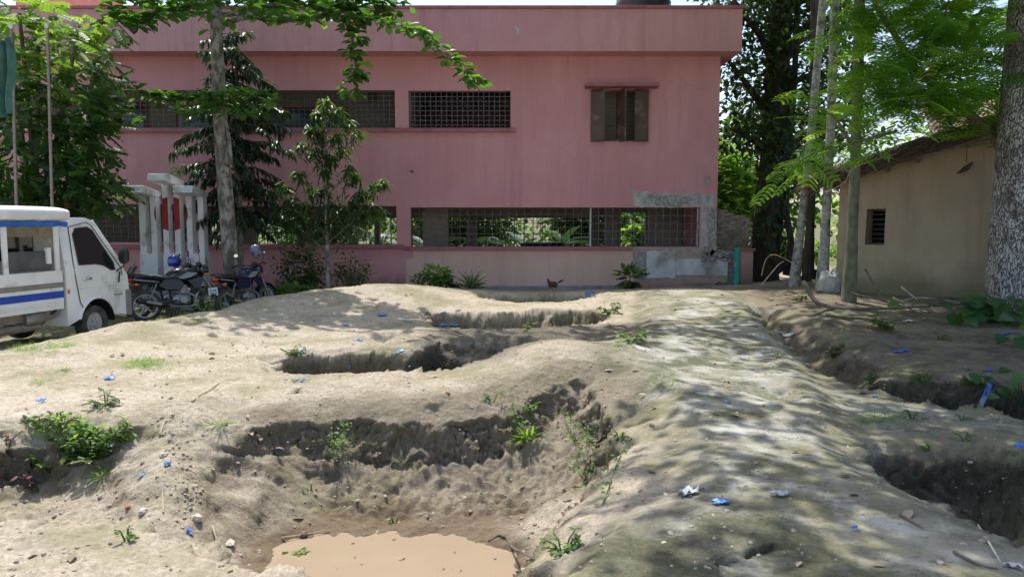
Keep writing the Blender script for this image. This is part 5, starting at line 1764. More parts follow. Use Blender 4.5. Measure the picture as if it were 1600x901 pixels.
# ---- feathery tree reaching out from behind the big trunk
def feather_tree():
    Y = 13.6
    b = foot(1600, 14.2)
    t = tree_root('feathery_tree', b.x, 14.2, 'bright feathery leaved tree reaching left over the hut roof')
    main = [b + Vector((0, 0, -.1)), P(1598, 330, 14.0), P(1560, 225, Y), P(1510, 175, Y - .1), P(1450, 125, Y - .3), P(1425, 100, Y - .4), P(1405, 65, Y - .5), P(1372, 15, Y - .6), P(1350, -40, Y - .7)]
    q, rr = limb(main, .11, .03, 8, 4)
    part_at(MB().tube(q, rr, 9), 'trunk', bark_feather, t, smooth=True)
    subs = [[(1450, 125, -.3), (1465, 70, -.6), (1480, 10, -.8), (1490, -40, -1)], [(1510, 175, -.1), (1500, 120, .4), (1520, 60, .8), (1560, 20, 1)], [(1540, 205, 0), (1470, 150, -.6), (1410, 145, -1), (1360, 160, -1.2)], [(1425, 100, -.4), (1390, 120, -.8), (1350, 125, -1.0), (1335, 130, -1)],
            [(1372, 15, -.6), (1345, 20, -.8), (1320, 40, -.9), (1290, 60, -.9)], [(1560, 225, 0), (1560, 150, .5), (1590, 80, .8)], [(1490, 155, -.2), (1440, 165, -.8), (1400, 160, -1.1)], [(1400, 205, -1), (1330, 225, -1.4), (1270, 240, -1.6), (1225, 275, -1.7)], [(1330, 225, -1.4), (1300, 180, -1.5), (1250, 165, -1.6)], [(1530, 60, .7), (1500, 20, .5), (1440, 10, .2)]]
    lf = Leaves()
    dens = [24, 26, 26, 22, 14, 18, 24, 16, 8, 20]
    for pth, nn in zip(subs, dens):
        pts = smooth_path([P(u, v, Y + dy) for u, v, dy in pth], 4)
        m = len(pts)
        part_at(MB().tube(pts, [.03 - .023 * i / (m - 1) for i in range(m)], 5, False), 'limb', bark_feather, t, smooth=True)
        for p, d in along(pts, nn):
            k = 3
            pos = np.array(p)[None] + rng.normal(0, .12, (k, 3))
            dv = np.array(d)[None] * .5 + rand_dirs(k, -.5, .35)
            lf.put(FEATHER, pos, dv, rng.uniform(.36, .58, k))
    for k in range(460):
        u, v = random.uniform(1335, 1575), random.uniform(-30, 150)
        if v > 120 + (u - 1335) * .5 and u < 1450 and random.random() < .5: continue
        p = P(u, v, Y + random.uniform(-1.2, 1.6))
        lf.put(FEATHER, [np.array(p)], rand_dirs(1, -.5, .3), random.uniform(.42, .68))
    for k in range(140):      # more of the crown above the picture
        p = P(random.uniform(1250, 1700), random.uniform(-190, -20), Y + random.uniform(-2.2, 2))
        lf.put(FEATHER, [np.array(p)], rand_dirs(1, -.5, .3), random.uniform(.5, .7))
    lf.build('crown', L_feather, t)
reseed(106)
feather_tree()

reseed(150)
# ---- greenery behind: garden seen through the openings and right of the building
def banana(x, y, h, label):
    t = empty('banana_plant', (x, y, -.15), 0, label, 'banana plant', 'banana plants behind the school')
    MB().tube([(0, 0, 0), (.03, 0, h * .3), (.05, .02, h * .55)], [.11, .09, .05], 8).build('stem', L_banana, t, smooth=True)
    bl = blade([.10, .13, .14, .13, .09], 1, .55, .35)
    n = 9
    var = [array_mesh('leaf', bl[0], bl[1], L_banana, np.full(len(bl[0]), v)) for v in (.1, .4, .8)]
    for k in range(n):
        a = k * 2.4 + x
        el = random.uniform(.1, 1.1)
        dv = Vector((math.cos(a) * math.cos(el), math.sin(a) * math.cos(el), math.sin(el)))
        fw, sd, u = frame_of(dv)
        s = h * random.uniform(.55, .8)
        o = mesh_obj('leaf', random.choice(var), t)
        o.matrix_local = Matrix.Translation((.04, 0, h * (.42 + .015 * k))) @ Matrix((fw, sd, u)).transposed().to_4x4() @ Matrix.Diagonal((s, s, s, 1))
words = ['leftmost', 'second from left', 'third from left', 'fourth from left', 'fifth from left', 'sixth from left', 'seventh from left', 'eighth from left', 'rightmost']
bxs = [-9.6, -8.0, -6.4, -5.0, -3.4, -1.3, .4, 1.9, 3.3]
for i, x in enumerate(bxs):
    banana(x, 27.4 + (i % 3) * .8, 1.6 + .3 * (i % 2), 'banana plant seen through the ground floor openings, %s of the row' % words[i])
for i, (x, y, rx, rz, lab) in enumerate(((-8, 31, 3.2, 1.9, 'sunlit hedge mass behind the left ground floor openings'), (-2, 31.5, 3.4, 1.7, 'sunlit hedge mass behind the middle ground floor openings'), (3.2, 30.5, 2.6, 1.8, 'sunlit hedge mass behind the right ground floor openings'), (4.9, 27.2, .9, 1.0, 'bright green bush behind the narrow right rear opening'))):
    bush('garden_hedge', lab, Vector((x, y, -.15)), rx, 1.0, rz, int(3200 * rx / 3), OVAL2, .30, L_left, 'hedge', 8, group='garden greenery behind the school')
bush('vine_hedge', 'bright sunlit vine trellis between the palms far behind', Vector((10.2, 27.5, -.1)), 2.6, .8, .72, 1700, HEART, .17, L_bright, 'hedge', 10)
bush('bright_thicket', 'sunlit light green thicket beside the building corner', Vector((8.4, 29, 0)), 1.7, 1.2, 2.6, 1900, PINN5, .42, L_bright, 'shrub', 12)
bush('bright_thicket', 'green bushes behind the mud hut and palm trunks', Vector((13.0, 26.5, 0)), 2.4, 1.4, 2.0, 1500, OVAL2, .22, L_bright, 'shrub', 12)
bush('bright_thicket', 'dim shrub under the dark tree by the pillar', Vector((8.0, 24.0, 0)), .9, .8, .8, 600, OVAL2, .18, L_left, 'shrub', 8)
# far trees closing the view
for i, (x, y, rx, rz, n, lab) in enumerate(((15, 44, 6, 5.0, 2600, 'hazy tree line far behind the mud hut'), (7.5, 40, 5, 4.0, 2200, 'far green trees seen right of the building corner'), (-6, 44, 8, 3.0, 2000, 'far trees seen through the left openings'), (24, 40, 7, 5, 2000, 'far trees right of the tin shed'))):
    bush('far_tree', lab, Vector((x, y, -.2)), rx, 2.5, rz, n, OVAL2, .55, L_left, 'tree', 9)
bush('roof_tree', 'pale leafed treetop showing above the roof behind the trunk', Vector((-7.5, 31, 0)), 2.4, 1.6, 5.4, 2000, OVAL2, .30, L_bright, 'tree', 8)

# ---- tree out of the picture on the right whose shade falls on the path
def path_shade_tree():
    t = tree_root('path_tree', 9.5, 5.0, 'tree beyond the right edge that shades the path')
    b = t.location.copy()
    top = b + Vector((-.6, .2, 5.2))
    part_at(MB().tube(smooth_path([b, b + Vector((-.1, 0, 2.5)), top], 4), [.26 - .01 * i for i in range(9)], 10), 'trunk', bark_dark, t, smooth=True)
    lf = Leaves()
    ends = [(-.6, 6.6), (.2, 7.4), (.9, 6.4), (1.6, 7.2), (2.4, 6.5), (3.2, 7.6), (1.0, 8.4), (2.2, 8.6), (.1, 9.2), (3.6, 9.0), (4.6, 7.4), (5.2, 8.8), (5.4, 6.2), (4.2, 5.6), (2.8, 5.4), (6.4, 7.4), (6.6, 9.4), (5.0, 10.4), (3.0, 10.6), (1.4, 10.2), (6.2, 5.2), (7.4, 6.4), (7.2, 8.6), (-.4, 8.2), (3.9, 6.6), (1.9, 9.6), (5.8, 11.4), (3.9, 11.8)]
    for ex, ey in ends:
        e = Vector((ex + random.uniform(-.25, .25), ey + random.uniform(-.25, .25), random.uniform(6.7, 8.4)))
        pts = smooth_path([top, top.lerp(e, .5) + Vector((0, 0, .7)), e], 4)
        m = len(pts)
        part_at(MB().tube(pts, [.12 - .1 * i / (m - 1) for i in range(m)], 6), 'limb', bark_dark, t, smooth=True)
        for p, d in along(pts, 9)[4:]:
            n = 135
            pos = np.array(p) + rng.normal(0, .25, 3) + rng.normal(0, 1, (n, 3)) * np.array([.45, .40, .2])
            lf.put(OVAL2, pos, rand_dirs(n, -.7, .3), rng.uniform(.16, .26, n))
    lf.build('crown', L_left, t)
reseed(107)
path_shade_tree()
# ------------------------------------------------------------------ vehicles
vanw = M('van_white_paint', (.78, .78, .77), (.88, .88, .87), 2.5, .38, 0, None, 0, c3=(.50, .46, .40), c3scale=3.5, c3lo=.56, c3hi=.75, coat=.2)
canw = M('canopy_white', (.74, .74, .73), (.84, .84, .83), 3, .5, c3=(.5, .48, .44), c3scale=2.5)
rubber = M('tyre_rubber', (.045, .043, .04), (.10, .09, .08), 8, .9, .2, 30)
rimm = M('painted_rim', (.40, .39, .37), (.52, .51, .49), 9, .5, c3=(.22, .19, .15), c3scale=6)
blk = M('black_plastic', (.014, .014, .015), (.03, .03, .03), 6, .5)
glass = M('tinted_glass', (.012, .016, .018), None, rough=.06, spec=.7)
chassis = M('dusty_chassis', (.20, .165, .12), (.31, .26, .19), 6, .9, .2, 20)
silverm = M('dull_metal', (.22, .215, .21), (.34, .335, .33), 9, .42, metal=.7)
bluet = M('blue_tarp', (.005, .10, .45), (.01, .17, .60), 5, .45)
bluestripe = M('blue_stripe', (.008, .05, .36), (.01, .07, .45), 2, .4, c3=(.01, .24, .42), c3scale=3)
greystripe = M('grey_stripe', (.22, .19, .17), (.28, .25, .23), 4, .6)
benchm = M('bench_rexine', (.07, .068, .07), (.12, .115, .115), 6, .6)
redlens = M('red_lens', (.45, .02, .02), None, rough=.15)
amber = M('amber_lens', (.55, .2, .03), None, rough=.2)
chrome = M('chrome', (.7, .7, .7), None, rough=.12, metal=1)
mirrorg = M('mirror_glass', (.75, .78, .8), None, rough=.03, metal=1)

def wheel(parent, c, r, w, rim_r, spokes=0, axis='y', rimmat=None):
    """tyre with a rim as its sub-part; axis along local y"""
    m = Matrix.Translation(c) @ Matrix.Rotation(R(90), 4, 'X')
    pr = [(rim_r, -w * .42), (rim_r + (r - rim_r) * .5, -w * .52), (r * .965, -w * .42), (r, -w * .2), (r, w * .2), (r * .965, w * .42), (rim_r + (r - rim_r) * .5, w * .52), (rim_r, w * .42), (rim_r * .96, 0), (rim_r, -w * .42)]
    ty = MB().lathe(pr, 36, m).build('tyre', rubber, parent, smooth=True)
    rm = MB()
    if spokes:
        rm.lathe([(rim_r * .99, -w * .4), (rim_r * .90, -w * .3), (rim_r * .88, 0), (rim_r * .90, w * .3), (rim_r * .99, w * .4)], 36, m)
        rm.lathe([(0, -w * .5), (rim_r * .22, -w * .5), (rim_r * .22, w * .5), (0, w * .5)], 14, m)
        for k in range(spokes):
            a = 2 * math.pi * k / spokes + .3
            p0, p1 = Vector((math.cos(a) * rim_r * .15, 0, math.sin(a) * rim_r * .15)), Vector((math.cos(a + .12) * rim_r * .93, 0, math.sin(a + .12) * rim_r * .93))
            rm.tube([Vector(c) + p0, Vector(c) + p1], [(.020, .014), (.014, .010)], 6)
    else:
        rm.lathe([(rim_r * .99, -w * .40), (rim_r * .86, -w * .44), (rim_r * .80, -w * .20), (rim_r * .52, -w * .16), (rim_r * .42, -w * .34), (rim_r * .2, -w * .36), (0, -w * .36), (0, w * .2), (rim_r * .99, w * .3)], 30, m @ Matrix.Scale(1, 4))
        for k in range(5):
            a = 2 * math.pi * k / 5
            q = Vector(c) + Vector((math.cos(a) * rim_r * .36, -w * .36, math.sin(a) * rim_r * .36))
            rm.tube([q, q + Vector((0, -.02, 0))], .013, 6)
    rm.build('rim', rimmat or rimm, ty, smooth=True)
    return ty

def van():
    yaw = R(79)
    wl = Vector((3.0, -.62, .27))
    wc = P(143, 505, 11.0)
    fwd = Vector((math.cos(yaw), math.sin(yaw), 0)); left = Vector((-math.sin(yaw), math.cos(yaw), 0))
    o = wc - fwd * wl.x - left * wl.y
    o.z = Hz(wc.x, wc.y) - .02
    v = empty('pickup_van', o, yaw, 'small white pickup van with covered passenger bed and blue stripe', 'van')
    hw = .74
    arch = [(3.0 + .37 * math.cos(a), .27 + .39 * math.sin(a)) for a in [math.pi * k / 12 for k in range(13)] if .27 + .39 * math.sin(a) >= .30]
    low = [(2.42, .30), (2.42, 1.08), (3.56, 1.08), (3.66, .95), (3.70, .62), (3.68, .32)] + arch
    up = [(2.42, 1.08), (2.42, 1.74), (2.50, 1.83), (2.95, 1.84), (3.08, 1.80), (3.56, 1.08)]
    mb = MB()
    def tw(z): return hw - .11 * max(0, (z - 1.08) / .76)
    for s in (-1, 1):
        mb.add([(x, s * hw, z) for x, z in low], [tuple(range(len(low)))])
        mb.add([(x, s * tw(z), z) for x, z in up], [tuple(range(len(up)))])
    ring = [(2.42, .30), (2.42, 1.08), (2.42, 1.74), (2.50, 1.83), (2.95, 1.84), (3.08, 1.80), (3.56, 1.08), (3.66, .95), (3.70, .62), (3.68, .32)]
    for (x0, z0), (x1, z1) in zip(ring, ring[1:]):
        mb.add([(x0, -tw(z0), z0), (x1, -tw(z1), z1), (x1, tw(z1), z1), (x0, tw(z0), z0)], [(0, 1, 2, 3)])
    cab = mb.build('cab', vanw, v, bevel=.018)
    # wheel arch lip and inner arch
    for s in (-1, 1):
        MB().tube([(x, s * (hw + .004), z) for x, z in arch], .02, 6).build('arch_lip', vanw, cab, smooth=True)
        aa = [(3.0 + .36 * math.cos(math.pi * k / 12), .27 + .38 * math.sin(math.pi * k / 12)) for k in range(13)]
        iv = [(x, s * (hw - .01), z) for x, z in aa] + [(x, s * .35, z) for x, z in aa]
        MB().add(iv, [(k, k + 1, 14 + k, 13 + k) for k in range(12)] + [tuple(range(13, 26))]).build('inner_arch', blk, cab)
    # doors with glass, seams and handle
    for s in (-1, 1):
        def side(x, z, out=.006): return (x, s * (tw(z) + out), z)
        d = MB().tube([side(2.60, 1.70), side(2.58, 1.2), side(2.60, .95), side(2.66, .62), side(2.72, .52)], .007, 5).tube([side(2.60, 1.70), side(2.95, 1.77), side(3.04, 1.73), side(3.52, 1.06), side(3.54, .95)], .006, 5).build('door_seam', blk, cab)
        gl = [(2.68, 1.16), (2.66, 1.60), (2.72, 1.68), (2.95, 1.70), (3.04, 1.65), (3.36, 1.16), (3.38, 1.05), (3.30, 1.05), (3.16, 1.13), (3.0, 1.16)]
        MB().prism(gl, .002, .010, lambda a, b, t: side(a, b, t)).build('door_glass', glass, cab)
        MB().tube([side(x, z, .012) for x, z in gl + gl[:1]], .010, 5).build('glass_seal', blk, cab)
        MB().loft([((2.72, s * (hw + .012), .945), .012, .012), ((2.77, s * (hw + .03), .945), .016, .02), ((2.86, s * (hw + .03), .945), .016, .02), ((2.9, s * (hw + .012), .945), .012, .012)], 8).build('door_handle', chrome, cab, smooth=True)
        MB().tube([side(2.60, .82, .003), side(3.66, .80, .003)], .006, 4).build('crease', vanw, cab)
        mir = MB().tube([(3.42, s * (hw + .0), 1.02), (3.46, s * (hw + .10), 1.10), (3.46, s * (hw + .12), 1.2)], .012, 6).loft([((3.40, s * (hw + .12), 1.26), .06, .09), ((3.44, s * (hw + .12), 1.26), .085, .13), ((3.49, s * (hw + .12), 1.26), .07, .11)], 14, p=3).build('wing_mirror', blk, cab, smooth=True)
        MB().tube([(3.44, s * (hw + .02), .85), (3.46, s * (hw + .03), 1.02)], .012, 6).build('mirror_stay', blk, cab)
        MB().box(2.44, 2.47, s * hw, s * (hw + .015), .76, .82).build('side_marker', amber, cab)
        MB().box(3.60, 3.72, s * (hw - .15), s * (hw + .02), .32, .72).build('bumper_corner', greystripe, cab, bevel=.02)
        for k in range(4):
            MB().box(3.36 + .045 * k, 3.392 + .045 * k, s * hw, s * (hw + .004), .655, .672).build('badge_letter', M('badge', (.10, .10, .1), None, rough=.4) if 'badge' not in MATS else MATS['badge'], cab)
        MB().tube([side(3.08, 1.80, .01), side(3.56, 1.08, .01)], .016, 6).build('windscreen_pillar', vanw, cab)
    MB().add([(3.10, -.55, 1.76), (3.10, .55, 1.76), (3.57, .62, 1.09), (3.57, -.62, 1.09)], [(0, 1, 2, 3)]).build('windscreen', glass, cab)
    wheel(v, wl, .27, .16, .165)
    wheel(v, (3.0, .62, .27), .27, .16, .165)
    wheel(v, (.55, -.62, .27), .27, .16, .165)
    wheel(v, (.55, .62, .27), .27, .16, .165)
    # bed
    MB().box(-.25, 2.36, -.75, .75, .60, .66).build('bed_floor', chassis, v)
    for s in (-1, 1):
        a, b = sorted((s * .75, s * .715))
        pnl = MB().box(-.25, 2.36, a, b, .56, 1.10).build('side_panel', vanw, v, bevel=.008)
        e = s * .753
        MB().box(-.25, 2.36, min(e, s * .757), max(e, s * .757), .72, .815).build('blue_stripe', bluestripe, pnl)
        MB().box(-.25, 2.36, min(e, s * .757), max(e, s * .757), .865, .935).build('grey_stripe', greystripe, pnl)
        for x in (-.2, .6, 1.42, 2.26):
            MB().box(x, x + .07, s * .73 - .018, s * .73 + .018, 1.10, 1.72).build('canopy_post', vanw, v, bevel=.006)
        for x in (1.30, 2.14):
            MB().box(x, x + .07, s * .70 - .02, s * .70 + .02, 1.20, 1.42).build('backrest_bracket', vanw, v)
        MB().box(-.2, 1.38, s * .66 - .03, s * .66 + .03, 1.12, 1.38).build('bench_back', benchm, v, bevel=.01)
        MB().box(1.5, 2.24, s * .66 - .03, s * .66 + .03, 1.12, 1.38).build('bench_back', benchm, v, bevel=.01)
        MB().box(-.2, 2.24, s * .5 - .15, s * .5 + .15, .95, 1.03).build('bench_seat', benchm, v, bevel=.01)
        t = [(-.35 + 2.8 * k / 24, s * (.76 + .012 * math.sin(k * 2.1)), 1.745 + .008 * math.sin(k * 3.3)) for k in range(25)]
        MB().tube(t, [.034 + .006 * math.sin(k * 2.7) for k in range(25)], 8).build('rolled_tarp', bluet, v, smooth=True)
    # headboard behind the cab with its window
    hb_ = MB().box(2.30, 2.36, -.70, .70, .66, 1.72).build('headboard', M('dusty_board', (.42, .38, .31), (.55, .50, .42), 3, .85, c3=(.3, .25, .18), c3scale=5), v)
    MB().box(2.285, 2.297, -.35, .35, 1.22, 1.56).build('rear_window', glass, hb_)
    # canopy roof, rounded
    secs = []
    for x, k in ((-.45, .86), (-.40, .96), (-.2, 1), (1.0, 1.0), (2.2, 1), (2.42, .97), (2.50, .84)):
        secs.append(((x, 0, 1.875), .80 * (k * .1 + .9), .115 * k))
    MB().loft(secs, 40, p=4.5).build('canopy_roof', canw, v, smooth=True)
    # underside
    for s in (-1, 1):
        MB().box(-.3, 3.4, s * .36 - .04, s * .36 + .04, .40, .52).build('chassis_rail', chassis, v)
    MB().box(-.25, 2.2, -.66, -.60, .44, .56).build('side_guard', chassis, v)
    MB().tube([(-.25, -.64, .36), (2.0, -.64, .36)], .055, 10).build('spare_pipe', chassis, v, smooth=True)
    MB().lathe([(0, 0), (.10, 0), (.115, .03), (.115, .3), (.10, .33), (0, .33)], 18, Matrix.Translation((1.75, -.62, .47)) @ Matrix.Rotation(R(90), 4, 'Y')).build('air_filter', silverm, v, smooth=True)
    MB().tube(smooth_path([(2.08, -.62, .47), (2.25, -.62, .46), (2.36, -.62, .52), (2.40, -.62, .62)], 4), .04, 8).build('intake_hose', silverm, v, smooth=True)
    MB().tube([(.55, -.62, .27), (.55, .62, .27)], .05, 8).build('axle', blk, v)
    return v
van()

# ---- motorcycle
mblk = M('bike_black', (.008, .008, .009), None, rough=.28, coat=.15)
mseat = M('bike_seat', (.012, .012, .012), (.02, .02, .02), 20, .6)
msil = M('bike_silver_decal', (.26, .27, .30), None, rough=.35)
mblue = M('bike_blue', (.006, .014, .05), None, rough=.28, coat=.2)
platem = M('number_plate', (.62, .66, .66), (.70, .73, .73), 8, .5)
lampm = M('bike_lamp', (.7, .72, .74), None, rough=.1)

def motorcycle(name, loc, yaw, label, paint=None, lean=R(7)):
    paint = paint or mblk
    t = empty(name, loc, yaw, label, 'motorcycle', 'motorcycles parked by the memorial')
    t.rotation_euler = (lean * -1, 0, yaw)
    B = lambda mb, n, m, par=t, **kw: mb.build(n, m, par, **kw)
    wheel(t, (-.64, 0, .30), .30, .10, .225, 5, rimmat=rimm)
    fw_ = wheel(t, (.64, 0, .30), .30, .085, .225, 5, rimmat=rimm)
    # frame and swing arm
    B(MB().tube(smooth_path([(-.64, .09, .30), (-.15, .10, .36), (.02, .07, .42)], 3), .022, 6).tube(smooth_path([(-.64, -.09, .30), (-.15, -.10, .36), (.02, -.07, .42)], 3), .022, 6).tube(smooth_path([(.36, 0, .88), (.22, 0, .62), (.18, 0, .30), (-.12, 0, .27), (-.2, 0, .6)], 4), .022, 6), 'frame', blk, smooth=True)
    # tank, side covers, tail
    B(MB().loft([((-.10, 0, .80), .06, .05), ((-.03, 0, .82), .12, .10), ((.10, 0, .86), .155, .125), ((.24, 0, .86), .15, .12), ((.34, 0, .83), .10, .10), ((.40, 0, .80), .05, .06)], 18, p=2.6), 'fuel_tank', paint, smooth=True)
    for s in (-1, 1):
        B(MB().prism([(-.06, .80), (.12, .90), (.30, .88), (.18, .80), (.02, .77)], .150, .160, lambda a, b, q: (a, s * q, b)), 'tank_decal', msil)
        B(MB().prism([(-.42, .66), (-.30, .78), (-.02, .78), (.06, .66), (-.02, .56), (-.28, .58)], .10, .125, lambda a, b, q: (a, s * q, b)), 'side_cover', paint, bevel=.01)
        B(MB().prism([(.10, .74), (.36, .80), (.40, .70), (.30, .56), (.20, .62)], .14, .16, lambda a, b, q: (a, s * q, b)), 'tank_shroud', paint, bevel=.01)
        B(MB().prism([(-.88, .83), (-.40, .76), (-.36, .70), (-.80, .77)], .085, .11, lambda a, b, q: (a, s * q, b)), 'tail_panel', paint, bevel=.008)
        B(MB().prism([(-.84, .815), (-.46, .755), (-.46, .74), (-.84, .795)], .111, .114, lambda a, b, q: (a, s * q, b)), 'tail_decal', msil)
        # shock absorber with spring
        sp = [( -.60 + .15 * k / 40 + .0, s * .12 + .024 * math.cos(k * 1.2), .40 + .26 * k / 40 + .024 * math.sin(k * 1.2)) for k in range(41)]
        B(MB().tube(sp, .006, 4).tube([(-.61, s * .12, .36), (-.44, s * .12, .70)], .012, 6), 'shock_absorber', silverm)
        # fork, mirror, indicator, grip
        B(MB().tube([(.40, s * .085, .98), (.53, s * .085, .62), (.64, s * .085, .30)], [.018, .021, .024], 8), 'fork_leg', silverm, smooth=True)
        B(MB().tube(smooth_path([(.38, 0, 1.0), (.37, s * .12, 1.03), (.30, s * .30, 1.06), (.24, s * .38, 1.04)], 3), .012, 6), 'handlebar', blk, smooth=True)
        B(MB().tube([(.26, s * .33, 1.055), (.21, s * .42, 1.035)], .018, 8), 'grip', mseat)
        mr = B(MB().tube(smooth_path([(.30, s * .26, 1.06), (.32, s * .30, 1.16), (.28, s * .33, 1.24)], 3), .006, 5).loft([((.275, s * .34, 1.27), .05, .03), ((.285, s * .34, 1.275), .075, .045), ((.30, s * .34, 1.28), .06, .035)], 12), 'mirror', blk, smooth=True)
        B(MB().loft([((.2735, s * .34, 1.27), .058, .036), ((.2738, s * .34, 1.27), .058, .036)], 12), 'mirror_glass', mirrorg, mr)
        B(MB().tube([(-.80, s * .06, .70), (-.80, s * .15, .70)], .01, 5).loft([((-.83, s * .17, .70), .02, .02), ((-.80, s * .17, .70), .035, .025), ((-.77, s * .17, .70), .02, .02)], 8), 'indicator', amber)
        B(MB().tube([(.46, s * .10, .84), (.46, s * .18, .84)], .01, 5).loft([((.43, s * .19, .84), .02, .02), ((.46, s * .19, .84), .035, .025), ((.49, s * .19, .84), .02, .02)], 8), 'indicator', amber)
        B(MB().tube([(-.02, s * .10, .30), (-.02, s * .24, .29)], .012, 6), 'foot_peg', blk)
    # seat
    B(MB().loft([((-.78, 0, .84), .06, .025), ((-.70, 0, .85), .11, .045), ((-.42, 0, .83), .125, .05), ((-.22, 0, .79), .12, .05), ((-.06, 0, .79), .09, .04), ((.0, 0, .81), .05, .02)], 14, p=2.6), 'seat', mseat, smooth=True)
    # rear fender, grab rail, lamp, plate
    B(MB().tube(smooth_path([(-.42, 0, .68), (-.70, 0, .72), (-.88, 0, .66), (-.97, 0, .50)], 4), [(.075, .012)] * 13, 8), 'rear_fender', blk, smooth=True)
    B(MB().tube(smooth_path([(-.45, .13, .84), (-.80, .12, .90), (-.90, 0, .91), (-.80, -.12, .90), (-.45, -.13, .84)], 4), .011, 6), 'grab_rail', blk, smooth=True)
    B(MB().loft([((-.93, 0, .79), .05, .025), ((-.90, 0, .79), .075, .04), ((-.84, 0, .80), .07, .035)], 12), 'tail_lamp', redlens, smooth=True)
    pl = B(MB().box(-.968, -.960, -.11, .11, .50, .66, Matrix.Rotation(R(0), 4, 'Y')), 'number_plate', platem)
    for j, (z, n_) in enumerate(((.60, 6), (.545, 7))):
        for k in range(n_):
            if (k + j) % 4 == 3: continue
            B(MB().box(-.971, -.969, -.085 + .025 * k, -.070 + .025 * k, z - .015, z + .015), 'plate_mark', blk, pl)
    # front fender, headlamp, cowl
    fa = [(.64 + .335 * math.cos(a), 0, .30 + .335 * math.sin(a)) for a in [R(20 + 12 * k) for k in range(13)]]
    B(MB().tube(fa, [(.06, .01)] * 13, 8), 'front_fender', paint, smooth=True)
    B(MB().loft([((.36, 0, .90), .05, .06), ((.42, 0, .93), .11, .11), ((.50, 0, .93), .12, .11), ((.53, 0, .93), .10, .09)], 16, p=2.6), 'headlamp_cowl', paint, smooth=True)
    B(MB().loft([((.53, 0, .925), .09, .075), ((.545, 0, .925), .06, .05)], 16), 'headlamp', lampm, smooth=True)
    B(MB().loft([((.34, 0, 1.02), .06, .03), ((.40, 0, 1.05), .08, .05), ((.43, 0, 1.03), .06, .04)], 10), 'gauge', blk, smooth=True)
    # engine: crankcase, finned cylinder
    en = B(MB().loft([((-.16, 0, .38), .08, .07), ((-.08, 0, .39), .125, .12), ((.08, 0, .38), .125, .12), ((.17, 0, .37), .08, .08)], 14, p=3), 'engine', silverm, smooth=True)
    for s in (-1, 1):
        B(MB().lathe([(0, 0), (.075, 0), (.085, .015), (.085, .03), (0, .03)], 16, Matrix.Translation((.02, s * .125 + (-.03 if s < 0 else 0), .38)) @ Matrix.Rotation(R(-90), 4, 'X')), 'engine_cover', silverm, en, smooth=True)
    fins = MB()
    for k in range(7):
        fins.box(.04 - .075, .04 + .075, -.085, .085, .50 + .024 * k, .511 + .024 * k)
    fins.box(-.0, .08, -.06, .06, .48, .66)
    B(fins, 'cylinder_fins', silverm, en)
    # exhaust on the right side
    B(MB().tube(smooth_path([(.10, -.06, .52), (.24, -.10, .42), (.20, -.14, .26), (0, -.15, .24), (-.25, -.15, .27)], 4), .02, 7), 'exhaust_pipe', silverm, smooth=True)
    B(MB().tube([(-.25, -.15, .27), (-.32, -.155, .285), (-.62, -.17, .36), (-.76, -.175, .395)], [.025, .05, .055, .042], 12), 'silencer', mblk, smooth=True)
    B(MB().tube([(-.40, -.215, .31), (-.66, -.228, .375)], [(.006, .03), (.006, .03)], 8), 'heat_shield', silverm)
    B(MB().tube([(-.10, .10, .30), (-.14, .30, .0)], .011, 6), 'side_stand', blk)
    B(MB().tube([(-.06, .10, .26), (-.1, .14, .04)], .012, 6).tube([(-.06, -.10, .26), (-.1, -.14, .06)], .012, 6), 'centre_stand', blk)
    return t

def helmet(c, yaw, label, shell):
    h = empty('helmet', c, yaw, label, 'helmet', 'motorcycle helmets')
    h.scale = (.86, .86, .86)
    pr = [(.001, .15), (.06, .14), (.10, .11), (.128, .06), (.135, .0), (.13, -.06), (.118, -.11), (.105, -.12)]
    MB().lathe(pr, 24, Matrix.Diagonal((1.08, .95, 1, 1))).build('shell', shell, h, smooth=True)
    MB().lathe([(.137, .035), (.139, .0), (.136, -.05)], 12, Matrix.Diagonal((1.09, .97, 1, 1)), R(-62), R(62)).build('visor', glass, h, smooth=True)
    MB().tube([(.10, -.09, -.11), (.02, 0, -.20), (-.02, .08, -.11)], .006, 5).build('chin_strap', blk, h)
    return h

def park(u, Y, yaw, nm, label, **kw):
    c = foot(u, Y)
    return motorcycle(nm, c + Vector((0, 0, .0)), yaw, label, **kw)
park(281, 14.2, R(40), 'motorcycle', 'black motorcycle with silver stripes nearest the van')
b2 = foot(268, 15.0)
park(266, 15.05, R(38), 'motorcycle', 'black motorcycle half hidden behind the nearest one, blue helmet on it')
park(386, 15.3, R(72), 'motorcycle', 'dark blue motorcycle showing its number plate, helmet on mirror', paint=mblue)
helmet(P(272, 408, 14.9), R(30), 'shiny blue helmet resting on the hidden motorcycle', M('helmet_blue', (.01, .03, .30), None, rough=.12, coat=.8))
helmet(P(399, 391, 15.5), R(100), 'silver and blue helmet hung on the mirror of the last motorcycle', M('helmet_silver', (.20, .23, .28), (.03, .04, .14), 9, .25, coat=.4))
reseed(160)
# ------------------------------------------------------------------ animals, sack
def skin_body(name, verts, edges, radii, mat, parent, sub=2):
    me = bpy.data.meshes.new(name)
    me.from_pydata([Vector(v) for v in verts], edges, [])
    o = mesh_obj(name, me, parent)
    o.modifiers.new('skin', 'SKIN')
    sv = me.skin_vertices[0].data
    for i, r in enumerate(radii):
        sv[i].radius = (r, r) if not hasattr(r, '__len__') else r
    sv[0].use_root = True
    s = o.modifiers.new('sub', 'SUBSURF'); s.levels = sub; s.render_levels = sub
    me.materials.append(mat)
    return o

